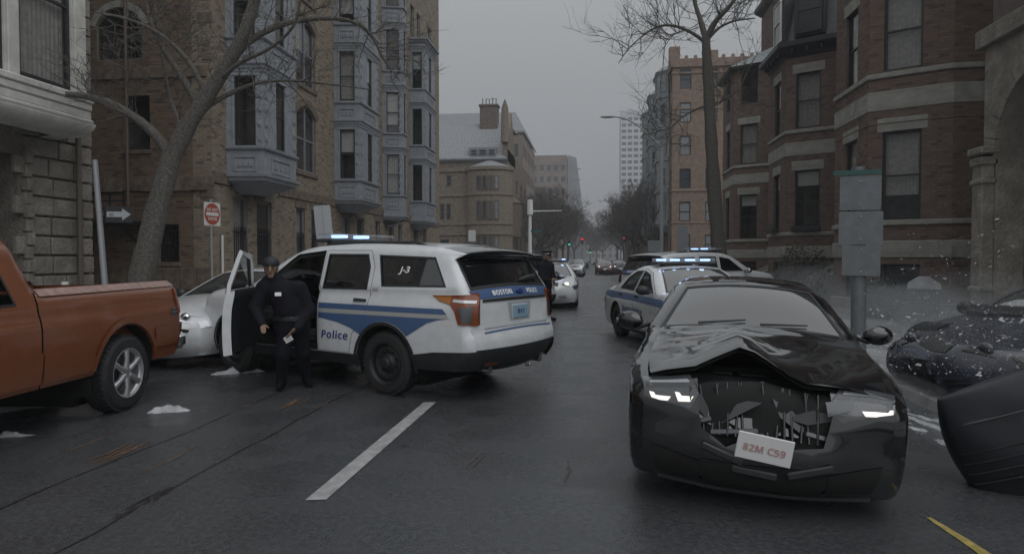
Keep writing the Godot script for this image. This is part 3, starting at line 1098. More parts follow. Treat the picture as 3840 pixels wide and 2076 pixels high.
func build_stone_house() -> void:
	var t := thing("stone_building", "grey rusticated stone building with a white wooden bay over the alley mouth", "building")
	var X := -10.4
	var z1 := -13.1
	var b := MB.new()
	# body
	wall_face(b, Vector3(X - 0.06, 0, -4.0), Vector3(0, 0, -1), 9.1, 16, [Rect2(6.35, 0.6, 1.0, 2.9)], 0.5)
	b.quad(Vector3(X - 0.06, 0, z1), Vector3(-24, 0, z1), Vector3(-24, 16, z1), Vector3(X - 0.06, 16, z1))
	b.quad(Vector3(-24, 0, -4), Vector3(X - 0.06, 0, -4), Vector3(X - 0.06, 16, -4), Vector3(-24, 16, -4))
	put("wall", b, M.stone_grey, t)
	b = MB.new()
	room_back(b, Vector3(X - 0.06, 0.6, -4.0) + Vector3(0, 0, -6.35), Vector3(0, 0, -1), 1.0, 2.9, 0.5, 1.0)
	put("recess", b, M.room_plaster, t)
	# stone courses, each block of its own
	var y := 0.2
	var row := 0
	while y < 4.0:
		var h := 0.37
		var z := -11.42 + (0.0 if row & 1 else 0.25)
		while z > z1 + 0.02:
			var l := minf(rng.randf_range(0.55, 0.9), z - z1)
			if z - z1 - l < 0.2:
				l = z - z1
			slab("stone_block", Vector3(X - 0.02, y, z), Vector3(0, 0, -1), l - 0.03, h - 0.045, 0.03 + 0.02 * rng.randf(), M.stone_grey, t)
			z -= l
		z = -8.0
		while z > -10.3:
			slab("stone_block", Vector3(X - 0.02, y, z), Vector3(0, 0, -1), minf(0.74, z + 10.3) , h - 0.045, 0.03 + 0.02 * rng.randf(), M.stone_grey, t)
			z -= 0.77
		y += h
		row += 1
	# quoins above
	while y < 9.5:
		slab("quoin_stone", Vector3(X - 0.02, y, z1 + (0.55 if row & 1 else 0.4)), Vector3(0, 0, -1), 0.52 if row & 1 else 0.37, 0.35, 0.05, M.stone_grey, t)
		y += 0.38
		row += 1
	# carved jamb of the arched recess
	for i in 12:
		slab("jamb_stone", Vector3(X + 0.0, 0.6 + i * 0.25, -11.36), Vector3(0, 0, -1), 0.16, 0.22, 0.05 + 0.04 * (i & 1), M.stone_grey, t)
	# rain pipe and hydrant-side post
	b = MB.new()
	b.tube([Vector3(X + 0.14, 0.2, -12.55), Vector3(X + 0.14, 4.0, -12.55)], [0.055], 8)
	put("rain_pipe", b, M.frame_brown, t)
	# white bay
	var pts := [Vector3(X, 0, -8.2), Vector3(-9.5, 0, -8.7), Vector3(-9.5, 0, -11.85), Vector3(X, 0, -12.3)]
	var wb := MB.new()
	var rooms := []
	for i in 3:
		var U: Vector3 = (pts[i + 1] - pts[i]).normalized()
		var w: float = pts[i].distance_to(pts[i + 1])
		var holes := []
		if i == 1:
			holes = [Rect2(0.25, 0.1, 1.1, 3.0), Rect2(w - 1.5, 0.1, 1.14, 3.0)]
		wall_face(wb, pts[i] + UPV * 4.55, U, w, 5.5, holes, 0.12)
		for r in holes:
			var wO: Vector3 = pts[i] + UPV * (4.55 + r.position.y) + U * r.position.x
			rooms.append(one_room(wO, U, r.size.x, r.size.y, 0.12, 1.4))
			window(t, wO, U, r.size.x, r.size.y, {"frame": M.frame_dark, "recess": 0.07, "fw": 0.06, "curtain": 0.96})
			slab("pilaster", wO + U * (r.size.x + 0.02) - UPV * 0.08, U, 0.2, 3.4, 0.06, M.white_wood, t)
	put("bay_wall", wb, M.white_wood, t)
	put_rooms(rooms, t)
	var prof := [[4.5, 4.62, 0.1], [4.36, 4.5, 0.07], [4.2, 4.36, 0.05], [4.12, 4.2, 0.09]]
	for q in prof:
		var mb := MB.new()
		sweep(mb, pts, ledge(q[2], q[0], q[1]))
		put("bay_moulding", mb, M.white_wood, t)
	var fb := MB.new()
	var ring := []
	for i in 8:
		var a := PI / 2 * i / 7.0
		ring.append(Vector2(0.12 - 0.3 * (1 - sin(a)), 4.12 - 0.22 * cos(a)))
	ring.push_front(Vector2(-0.5, 3.88))
	sweep(fb, pts, ring)
	put("bay_foot", fb, M.white_wood, t)

func row_house(label: String, zf: float, zc: float, zs: float, ze: float, top: float, spec: Dictionary) -> Node3D:
	var t := thing("row_house", label, "house")
	var XM := 10.3
	var V := func(x, z): return Vector3(x, 0, z)
	var pts := [V.call(XM, zs), V.call(XM, zf - 1.6), V.call(9.0, zf - 0.95), V.call(7.5, zf), V.call(7.5, zc), V.call(8.9, zc + 0.87), V.call(9.2, zc + 1.02), V.call(XM, zc + 1.06), V.call(XM, ze)]
	var b := MB.new()
	var rooms := []
	var floors := [[0.45, 1.0], [2.66, 2.38], [6.68, 2.14]]
	if top > 11:
		floors.append([9.9, 1.8])
	for i in 8:
		var O: Vector3 = pts[i]
		var U: Vector3 = (pts[i + 1] - pts[i]).normalized()
		var w: float = pts[i].distance_to(pts[i + 1])
		var ww := 0.0
		if i == 4:
			ww = 0.92
		elif i == 3:
			ww = 0.95
		elif i == 2:
			ww = 0.6
		elif i == 7 and w > 3:
			ww = 1.0
		var holes := []
		if ww > 0:
			for f in floors:
				if f[0] + f[1] < top:
					holes.append(Rect2((w - ww) / 2, f[0], ww, f[1]))
		var vis := i in [3, 4, 5, 6] or i == 7
		seg_bricks_wall(b, rooms, O, U, w, top, holes, RED, -1.0 if vis else 0.0)
		var k := 0
		for r in holes:
			var wO: Vector3 = O + U * r.position.x + UPV * r.position.y
			var o := {"frame": M.frame_dark, "recess": 0.11, "fw": 0.06}
			if k == 2:
				o["curtain"] = 0.97
			elif k == 1 and spec.get("sheer", false):
				o["curtain"] = 0.72
			elif k == 1:
				o["blind"] = 0.25
			window(t, wO, U, r.size.x, r.size.y, o)
			if k > 0 and i < 7:
				slab("lintel", wO + UPV * (r.size.y + 0.004) - U * 0.14, U, r.size.x + 0.28, 0.36, 0.025, M.stone_trim, t)
			k += 1
	put("wall", b, M.mortar_red, t)
	put_rooms(rooms, t)
	finish_bricks(t, spec.bricks)
	# stone belts that run round the bay
	var run := pts.slice(1)
	for q in [["stone_belt", 5.62, 6.15, 0.04], ["stone_belt", 1.62, 2.08, 0.05], ["sill_course", 2.5, 2.64, 0.07], ["sill_course", 6.5, 6.64, 0.07], ["brick_string", 5.24, 5.3, 0.03], ["stone_plinth", 0.12, 0.42, 0.09]]:
		if q[0] == "brick_string" and not spec.get("string", false):
			continue
		var mb := MB.new()
		sweep(mb, run, ledge(q[3], q[1], q[2]))
		put(q[0], mb, M.stone_trim if q[0] != "brick_string" else M.brownstone, t)
	var rb := MB.new()
	rb.face([pts[0] + UPV * top, pts[3] + UPV * top, pts[4] + UPV * top, pts[8] + UPV * top])
	rb.face([pts[4] + UPV * top, pts[5] + UPV * top, pts[7] + UPV * top, pts[8] + UPV * top])
	put("roof_deck", rb, M.dark_slate, t)
	return t

func build_row_houses() -> void:
	var t := row_house("red brick row house with tall lace-curtained windows beside the stone portal", -22.63, -20.03, -26.4, -9.0, 12.5, {"sheer": true, "string": true, "bricks": "red brick courses of the row house by the stone portal"})
	var t2 := row_house("red brick row house with dark mansard roof and flower boxes", -30.89, -28.27, -35.6, -26.45, 9.6, {"bricks": "red brick courses of the mansard row house"})
	var t3 := row_house("red brick corner row house with green copper cap on its bay", -41.73, -38.57, -44.6, -35.65, 11.9, {"bricks": "red brick courses of the corner row house"})
	# mansard with slates, cornice and dormer
	var V := func(x, z): return Vector3(x, 0, z)
	var zf := -30.89
	var zc := -28.27
	var bay := [V.call(10.3, -35.5), V.call(10.3, zf - 1.6), V.call(9.0, zf - 0.95), V.call(7.5, zf), V.call(7.5, zc), V.call(8.9, zc + 0.87), V.call(9.2, zc + 1.02), V.call(10.3, zc + 1.06), V.call(10.3, -26.45)]
	var mb := MB.new()
	sweep(mb, bay, [Vector2(0.0, 9.45), Vector2(0.06, 9.5), Vector2(0.12, 9.62), Vector2(0.3, 9.78), Vector2(0.42, 9.84), Vector2(0.42, 10.02), Vector2(-0.3, 10.12)])
	put("cornice", mb, M.frame_dark, t2)
	for i in range(3, 5):
		var U: Vector3 = (bay[i + 1] - bay[i]).normalized()
		var w: float = bay[i].distance_to(bay[i + 1])
		var nb := int(w / 0.5)
		for k in nb:
			var bb := MB.new()
			bb.box(Transform3D(Basis(U, UPV, U.cross(UPV)), bay[i] + U * (w * (k + 0.5) / nb) + UPV * 9.68 + U.cross(UPV) * 0.18), Vector3(0.12, 0.2, 0.24), 0.02)
			put("cornice_bracket", bb, M.frame_dark, t2)
	# slate courses, overlapping rows
	for r in 11:
		var sb := MB.new()
		var y := 10.06 + r * 0.28
		var o := -0.12 - r * 0.055
		sweep(sb, bay, [Vector2(o - 0.05, y - 0.03), Vector2(o + 0.02, y), Vector2(o - 0.045, y + 0.3)])
		put("slate_course", sb, M.dark_slate, t2)
	var U4: Vector3 = (bay[5] - bay[4]).normalized()
	var N4 := U4.cross(UPV)
	var dO: Vector3 = bay[4] + U4 * 0.36 + N4 * 0.0 + UPV * 10.35
	var db := MB.new()
	db.box(Transform3D(Basis(U4, UPV, N4), dO + U4 * 0.47 + UPV * 0.85 - N4 * 0.45), Vector3(1.16, 1.9, 0.84), 0.02)
	put("dormer", db, M.frame_dark, t2)
	window(t2, dO + N4 * 0.1, U4, 0.94, 1.75, {"frame": M.frame_dark, "recess": 0.06, "curtain": 0.6})
	var U3 := Vector3(0, 0, 1)
	db = MB.new()
	db.box(T(Vector3(7.95, 11.2, -29.55)), Vector3(0.84, 1.9, 1.3), 0.02)
	put("dormer", db, M.frame_dark, t2)
	window(t2, Vector3(7.46, 10.4, -30.1), U3, 1.05, 1.7, {"frame": M.sign_white, "recess": 0.0, "curtain": 0.9})
	# flower boxes
	for q in [[bay[4] + U4 * 0.3, U4, 1.05], [Vector3(7.5, 0, -30.2), U3, 1.1]]:
		var fb := MB.new()
		var N: Vector3 = q[1].cross(UPV)
		fb.box(Transform3D(Basis(q[1], UPV, N), q[0] + q[1] * q[2] / 2 + UPV * 2.76 + N * 0.18), Vector3(q[2], 0.2, 0.2), 0.01)
		put("flower_box", fb, M.frame_dark, t2)
		var lb := MB.new()
		for i in 90:
			var p: Vector3 = q[0] + q[1] * rng.randf() * q[2] + UPV * (2.86 + rng.randf() * 0.2) + N * rng.randf_range(0.06, 0.3)
			leaf(lb, p, 0.06)
		put("box_plants", lb, M.shrub_leaf, t2)
	# copper cap of the corner bay
	var cp := MB.new()
	var ring := [Vector3(9.0, 11.95, -42.8), Vector3(7.2, 11.95, -41.95), Vector3(7.2, 11.95, -38.4), Vector3(8.8, 11.95, -37.45), Vector3(10.3, 11.95, -37.3)]
	var apex := Vector3(10.2, 13.6, -40.0)
	for i in 4:
		cp.face([ring[i], ring[i + 1], apex])
	cp.face([ring[4], Vector3(10.3, 11.95, -42.8), apex])
	put("copper_cap", cp, M.copper_green, t3)
	var gp := MB.new()
	sweep(gp, [ring[0] - UPV * 11.95, ring[1] - UPV * 11.95, ring[2] - UPV * 11.95, ring[3] - UPV * 11.95, ring[4] - UPV * 11.95], [Vector2(-0.25, 11.7), Vector2(0.02, 11.8), Vector2(0.06, 11.93), Vector2(-0.05, 11.96)])
	put("gutter", gp, M.frame_dark, t3)
	# taller block behind with its eaves
	var tb := MB.new()
	var rooms := []
	var hs := [Rect2(3.0, 14.0 - 11.0, 0.7, 1.2), Rect2(5.4, 3.0, 0.7, 1.2)]
	wall_face(tb, Vector3(10.28, 11.0, -44.55), Vector3(0, 0, 1), 9.0, 6.0, hs)
	wall_face(tb, Vector3(10.28, 10.0, -35.55), Vector3(1, 0, 0), 9.0, 7.0)
	tb.quad(Vector3(19.28, 0, -44.55), Vector3(10.28, 0, -44.55), Vector3(10.28, 17, -44.55), Vector3(19.28, 17, -44.55))
	put("upper_wall", tb, M.mortar_red, t3)
	for r in hs:
		rooms.append(one_room(Vector3(10.28, 11.0 + r.position.y, -44.55 + r.position.x), Vector3(0, 0, 1), r.size.x, r.size.y, 0.14))
		window(t3, Vector3(10.28, 11.0 + r.position.y, -44.55 + r.position.x), Vector3(0, 0, 1), r.size.x, r.size.y, {})
	put_rooms(rooms, t3)
	var eb := MB.new()
	sweep(eb, [Vector3(19, 0, -44.6), Vector3(10.25, 0, -44.6), Vector3(10.25, 0, -35.5), Vector3(19, 0, -35.5)].map(func(p): return p), [Vector2(0, 16.6), Vector2(0.1, 16.7), Vector2(0.3, 16.9), Vector2(0.35, 17.1), Vector2(-1.5, 18.2)])
	put("eaves", eb, M.frame_dark, t3)
	lay_bricks(Vector3(10.28, 12.2, -44.55), Vector3(0, 0, 1), 9.0, 4.3, hs.map(func(r): return Rect2(r.position - Vector2(0, 1.2), r.size)), RED)
	var om := MultiMeshInstance3D.new()
	var mm := MultiMesh.new()
	mm.transform_format = MultiMesh.TRANSFORM_3D
	mm.use_colors = true
	var bx := BoxMesh.new()
	bx.size = Vector3.ONE
	mm.mesh = bx
	mm.instance_count = brick_at.size()
	for i in brick_at.size():
		mm.set_instance_transform(i, brick_at[i])
		mm.set_instance_color(i, brick_col[i])
	om.multimesh = mm
	om.material_override = M.brick_tint
	om.name = "upper_brick_courses"
	tag(om, "red brick courses of the corner house's upper wall", "", "", "stuff")
	t3.add_child(om, true)
	brick_at = []
	brick_col = []
	# stone portal of the near house
	var p := thing("stone_portal", "pale stone entrance portal with round arch and pilaster beside the red brick house", "portal", Vector3(0, 0, 0))
	var PX := 7.4
	var z0 := -14.15
	var b := MB.new()
	var poly := PackedVector2Array()
	# arched front, seen along +Z to the right
	var w := 4.2
	poly.append_array([Vector2(0, 0.12), Vector2(0.42, 0.12), Vector2(0.42, 3.45)])
	for i in 15:
		var a := PI - PI * i / 14.0
		poly.append(Vector2(0.42 + 1.5 + 1.5 * cos(a), 3.45 + 1.5 * sin(a)))
	poly.append_array([Vector2(3.42, 0.12), Vector2(w, 0.12), Vector2(w, 5.75), Vector2(0, 5.75)])
	b.prism(Transform3D(Basis(Vector3(0, 0, 1), UPV, Vector3(-1, 0, 0)), Vector3(PX + 0.5, 0, z0)), poly, 0.5)
	put("arch_wall", b, M.stone_grey, p)
	b = MB.new()
	b.quad(Vector3(10.3, 0, z0), Vector3(PX + 0.5, 0, z0), Vector3(PX + 0.5, 5.75, z0), Vector3(10.3, 5.75, z0))
	b.quad(Vector3(PX, 5.75, z0 + w), Vector3(10.3, 5.75, z0 + w), Vector3(10.3, 5.75, z0), Vector3(PX, 5.75, z0))
	b.quad(Vector3(9.6, 0, z0), Vector3(9.6, 0, z0 + w), Vector3(9.6, 5.7, z0 + w), Vector3(9.6, 5.7, z0))
	put("porch_wall", b, M.mortar_red, p)
	b = MB.new()
	b.quad(Vector3(9.5, 0.2, z0 + 0.6), Vector3(9.5, 0.2, z0 + 3.2), Vector3(9.5, 4.4, z0 + 3.2), Vector3(9.5, 4.4, z0 + 0.6))
	put("door", b, M.frame_dark, p)
	# pilaster with base, capital
	b = MB.new()
	b.box(T(Vector3(PX - 0.1, 2.0, z0 + 0.2)), Vector3(0.24, 3.0, 0.36), 0.03)
	put("pilaster", b, M.stone_grey, p)
	for q in [[0.36, 0.5, 0.4], [3.42, 0.16, 0.36], [3.62, 0.14, 0.42], [3.04, 0.1, 0.36], [1.02, 0.1, 0.36]]:
		b = MB.new()
		b.box(T(Vector3(PX - 0.1, q[0], z0 + 0.2)), Vector3(0.24 + q[2] - 0.3, q[1], q[2] + 0.08), 0.025)
		put("pilaster_ring", b, M.stone_grey, p)
	for k in 13:
		b = MB.new()
		var a0 := PI * k / 13.0 + 0.006
		var a1 := PI * (k + 1) / 13.0 - 0.006
		var ps := PackedVector2Array()
		for q in [[a0, 1.5], [a0, 1.85], [(a0 + a1) / 2, 1.86], [a1, 1.85], [a1, 1.5], [(a0 + a1) / 2, 1.49]]:
			ps.append(Vector2(1.92 + q[1] * cos(q[0]), 3.45 + q[1] * sin(q[0])))
		b.prism(Transform3D(Basis(Vector3(0, 0, 1), UPV, Vector3(-1, 0, 0)), Vector3(PX + 0.02, 0, z0)), ps, 0.07)
		put("arch_stone", b, M.stone_grey, p)
	b = MB.new()
	sweep(b, [Vector3(10.2, 0, z0 - 0.01), Vector3(PX, 0, z0 - 0.01), Vector3(PX, 0, z0 + w)], ledge(0.12, 5.6, 5.95))
	put("portal_cornice", b, M.stone_grey, p)
	# slate hood over the portal
	b = MB.new()
	for r in 6:
		sweep(b, [Vector3(10.2, 0, z0), Vector3(PX, 0, z0), Vector3(PX, 0, z0 + w)], [Vector2(0.1 - r * 0.1, 7.4 + r * 0.26), Vector2(0.18 - r * 0.1, 7.43 + r * 0.26), Vector2(0.05 - r * 0.1, 7.72 + r * 0.26)])
	put("slate_hood", b, M.dark_slate, p)
	b = MB.new()
	b.box(T(Vector3(8.95, 6.6, z0 + w / 2)), Vector3(2.9, 1.5, w - 0.1))
	put("upper_bay", b, M.mortar_red, p)
	for i in 3:
		b = MB.new()
		b.box(T(Vector3(PX - 0.2 - 0.28 * (2 - i) + 0.5, 0.12 + 0.08 + i * 0.15, z0 + 1.9)), Vector3(1.0, 0.16, 2.6), 0.015)
		put("step", b, M.stone_grey, p)

func leaf(b: MB, p: Vector3, s: float) -> void:
	var d := Vector3(rng.randf_range(-1, 1), rng.randf_range(-0.3, 1), rng.randf_range(-1, 1)).normalized()
	var e := d.cross(Vector3(rng.randf_range(-1, 1), 1, rng.randf_range(-1, 1))).normalized()
	b.face([p - d * s * 0.5, p + e * s * 0.28, p + d * s * 0.5, p - e * s * 0.28])

# ---------------------------------------------------------------- buildings farther off
func plain_windows(t: Node3D, wins: Array, U: Vector3, frame: Material, pane: Material) -> void:
	# each: [corner point, width, height, extra]
	for q in wins:
		var b := MB.new()
		var w: float = q[1]
		var h: float = q[2]
		var fw := 0.09
		b.box(T(Vector3(-w / 2 + fw / 2, h / 2, 0)), Vector3(fw, h, 0.12))
		b.box(T(Vector3(w / 2 - fw / 2, h / 2, 0)), Vector3(fw, h, 0.12))
		b.box(T(Vector3(0, h - fw / 2, 0.002)), Vector3(w - fw * 2, fw, 0.12))
		b.box(T(Vector3(0, fw / 2, 0.002)), Vector3(w - fw * 2, fw, 0.14))
		b.box(T(Vector3(0, h / 2, 0.004)), Vector3(w - fw * 2, fw * 0.8, 0.1))
		var N := U.cross(UPV)
		var wn := part("window", b.mesh(), frame, t, Transform3D(Basis(U, UPV, N), q[0] + U * w / 2 - N * 0.12))
		var p := MB.new()
		p.quad(Vector3(-w / 2 + fw, fw, 0), Vector3(w / 2 - fw, fw, 0), Vector3(w / 2 - fw, h - fw, 0), Vector3(-w / 2 + fw, h - fw, 0))
		part("pane", p.mesh(), q[3] if q.size() > 3 else pane, wn)

func build_mansion() -> void:
	var t := thing("stone_mansion", "brown stone mansion with slate roof and round bow bay across the crossing", "house")
	var Z := -67.0
	var U := Vector3(1, 0, 0)
	var O := Vector3(-26, 0, Z)
	var b := MB.new()
	var wins := [[-14.75, 8.75, 0.5, 1.15], [-15.45, 5.45, 0.5, 1.6], [-14.8, 5.45, 0.5, 1.6], [-15.4, 1.6, 0.9, 1.9], [-19, 5.4, 1.1, 1.7], [-19, 8.7, 1.1, 1.4]]
	wall_face(b, O, U, 17.4, 11.4, wins.map(func(q): return Rect2(q[0] + 26, q[1], q[2], q[3])), 0.3)
	# street side
	var so := Vector3(-8.6, 0, Z)
	var sw := []
	for i in 4:
		for f in [[2.0, 2.0], [5.4, 1.8], [8.6, 1.5]]:
			sw.append(Rect2(3.0 + i * 4.4, f[0], 1.3, f[1]))
	wall_face(b, so, Vector3(0, 0, -1), 19, 12.4, sw, 0.3)
	# bow
	var bow := []
	for i in 13:
		var a := PI * (1.0 - i / 12.0)
		bow.append(Vector3(-10.35 + 2.3 * cos(a), 0, Z + 2.2 * sin(a) * 0.75))
	sweep(b, bow, [Vector2(0, 0), Vector2(0, 10.4)])
	put("wall", b, M.mansion_stone, t)
	plain_windows(t, wins.map(func(q): return [Vector3(q[0], q[1], Z), q[2], q[3]]), U, M.frame_brown, M.glass_far)
	plain_windows(t, sw.map(func(r): return [so + Vector3(0, r.position.y, -r.position.x), r.size.x, r.size.y]), Vector3(0, 0, -1), M.frame_brown, M.glass_far)
	for f in [[8.3, 1.35], [5.4, 1.8], [1.8, 2.0]]:
		for i in [4, 5, 6, 7]:
			var p0: Vector3 = bow[i]
			var p1: Vector3 = bow[i + 1]
			var uu := (p1 - p0).normalized()
			var w := p0.distance_to(p1)
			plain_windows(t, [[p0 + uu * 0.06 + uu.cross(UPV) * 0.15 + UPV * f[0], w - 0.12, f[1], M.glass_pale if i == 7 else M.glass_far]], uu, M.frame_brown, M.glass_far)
	for q in [[10.2, 10.55, 0.14], [7.75, 7.95, 0.1], [4.9, 5.1, 0.1], [3.9, 4.05, 0.12], [0.0, 0.9, 0.12]]:
		b = MB.new()
		sweep(b, [O + Vector3(0, 0, 0)] + bow, ledge(q[2], q[0], q[1]))
		put("stone_belt", b, M.mansion_stone, t)
	b = MB.new()
	for i in 12:
		b.face([bow[i] * Vector3(1, 0, 1) + UPV * 10.5 + (bow[i] - Vector3(-10.35, 0, Z)) * 0.06, bow[i + 1] + UPV * 10.5 + (bow[i + 1] - Vector3(-10.35, 0, Z)) * 0.06, Vector3(-10.35, 11.4, Z)])
	put("bow_roof", b, M.slate, t)
	# main roof: steep slope with visible courses
	b = MB.new()
	for r in 14:
		var y0 := 11.4 + r * 0.29
		var z0 := Z + 0.35 - r * 0.25
		b.quad(Vector3(-26, y0, z0), Vector3(-8.8, y0, z0), Vector3(-8.8, y0 + 0.33, z0 - 0.25), Vector3(-26, y0 + 0.33, z0 - 0.25))
		b.quad(Vector3(-26, y0 - 0.03, z0 - 0.02), Vector3(-8.8, y0 - 0.03, z0 - 0.02), Vector3(-8.8, y0, z0), Vector3(-26, y0, z0))
	b.quad(Vector3(-26, 15.5, Z - 3.2), Vector3(-8.8, 15.5, Z - 3.2), Vector3(-8.8, 15.5, Z - 10), Vector3(-26, 15.5, Z - 10))
	put("roof", b, M.slate, t)
	b = MB.new()
	sweep(b, [O, Vector3(-8.6, 0, Z)], [Vector2(0, 11.1), Vector2(0.25, 11.25), Vector2(0.4, 11.35), Vector2(0.4, 11.5), Vector2(0.2, 11.55)])
	put("gutter", b, M.slate, t)
	# dormer row
	b = MB.new()
	b.box(T(Vector3(-11.1, 12.1, Z - 0.35)), Vector3(2.8, 1.0, 0.9))
	put("dormer", b, M.slate, t)
	plain_windows(t, [[Vector3(-12.3, 11.75, Z + 0.25), 0.7, 0.65], [Vector3(-11.45, 11.75, Z + 0.25), 0.8, 0.65], [Vector3(-10.5, 11.75, Z + 0.25), 0.7, 0.65]], U, M.frame_grey, M.glass_far)
	# stone gable end on the street and its finial
	b = MB.new()
	b.prism(Transform3D(Basis(Vector3(0, 0, -1), UPV, Vector3(1, 0, 0)), Vector3(-9.1, 0, Z + 0.1)), PackedVector2Array([Vector2(0, 11.2), Vector2(7.0, 11.2), Vector2(3.6, 16.6), Vector2(0.8, 13.2), Vector2(0, 13.0)]), 0.5)
	put("gable", b, M.mansion_stone, t)
	b = MB.new()
	b.tube([Vector3(-8.85, 13, Z + 0.1), Vector3(-8.85, 16.4, Z + 0.1), Vector3(-8.85, 17.2, Z + 0.1)], [0.42, 0.34, 0.05], 8)
	put("finial", b, M.mansion_stone, t)
	b = MB.new()
	b.box(T(Vector3(-10.9, 15.9, Z - 3.2)), Vector3(1.85, 3.0, 1.2), 0.05)
	b.box(T(Vector3(-10.9, 17.3, Z - 3.2)), Vector3(2.05, 0.25, 1.4), 0.05)
	put("chimney", b, M.mortar_red, t)
	b = MB.new()
	for i in 5:
		b.tube([Vector3(-11.6 + i * 0.35, 17.4, Z - 3.2), Vector3(-11.6 + i * 0.35, 18.2 - 0.1 * (i % 3), Z - 3.2)], [0.05, 0.04], 6)
	b.box(T(Vector3(-10.7, 18.05, Z - 3.2)), Vector3(1.2, 0.04, 0.04))
	put("chimney_cap", b, M.iron, t)
	# bay on the street side
	b = MB.new()
	sweep(b, [Vector3(-8.6, 0, Z - 2.2), Vector3(-7.6, 0, Z - 2.8), Vector3(-7.6, 0, Z - 5.0), Vector3(-8.6, 0, Z - 5.6)], [Vector2(0, 3.8), Vector2(0, 7.2), Vector2(0.12, 7.3), Vector2(-0.8, 8.0)])
	put("side_bay", b, M.brownstone, t)

func block(called: String, label: String, cat: String, wallm: Material, x0: float, x1: float, z0: float, depth: float, h: float, cols: int, rows: int, ww: float, wh: float, y_first: float, o := {}) -> Node3D:
	# a far building with a window grid on the face towards the crossing and on one street side
	var t := thing(called, label, cat)
	var b := MB.new()
	var U := Vector3(1, 0, 0)
	var holes := []
	var step := (x1 - x0) / cols
	var rise: float = o.get("rise", (h - y_first) / rows)
	for i in cols:
		for j in rows:
			holes.append(Rect2((i + 0.5) * step - ww / 2, y_first + j * rise, ww, wh))
	wall_face(b, Vector3(x0, 0, z0), U, x1 - x0, h, holes, 0.25)
	var sx: float = x0 if o.get("side", -1) < 0 else x1
	var su := Vector3(0, 0, 1) if o.get("side", -1) < 0 else Vector3(0, 0, -1)
	var sO := Vector3(sx, 0, z0 - depth) if o.get("side", -1) < 0 else Vector3(sx, 0, z0)
	var sh := []
	var sc := int(depth / step)
	for i in sc:
		for j in rows:
			sh.append(Rect2((i + 0.5) * depth / sc - ww / 2, y_first + j * rise, ww, wh))
	wall_face(b, sO, su, depth, h, sh, 0.25)
	b.quad(Vector3(x0, h, z0), Vector3(x1, h, z0), Vector3(x1, h, z0 - depth), Vector3(x0, h, z0 - depth))
	var ox: float = x1 if sx == x0 else x0
	b.quad(Vector3(ox, 0, z0), Vector3(ox, 0, z0 - depth), Vector3(ox, h, z0 - depth), Vector3(ox, h, z0))
	put("wall", b, wallm, t)
	var k := 0
	var fr: Material = o.get("frame", M.frame_dark)
	for r in holes:
		k += 1
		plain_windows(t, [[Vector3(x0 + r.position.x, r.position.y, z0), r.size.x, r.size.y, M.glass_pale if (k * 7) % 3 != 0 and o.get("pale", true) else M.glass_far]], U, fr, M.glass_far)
	for r in sh:
		plain_windows(t, [[sO + su * r.position.x + UPV * r.position.y, r.size.x, r.size.y]], su, fr, M.glass_far)
	return t

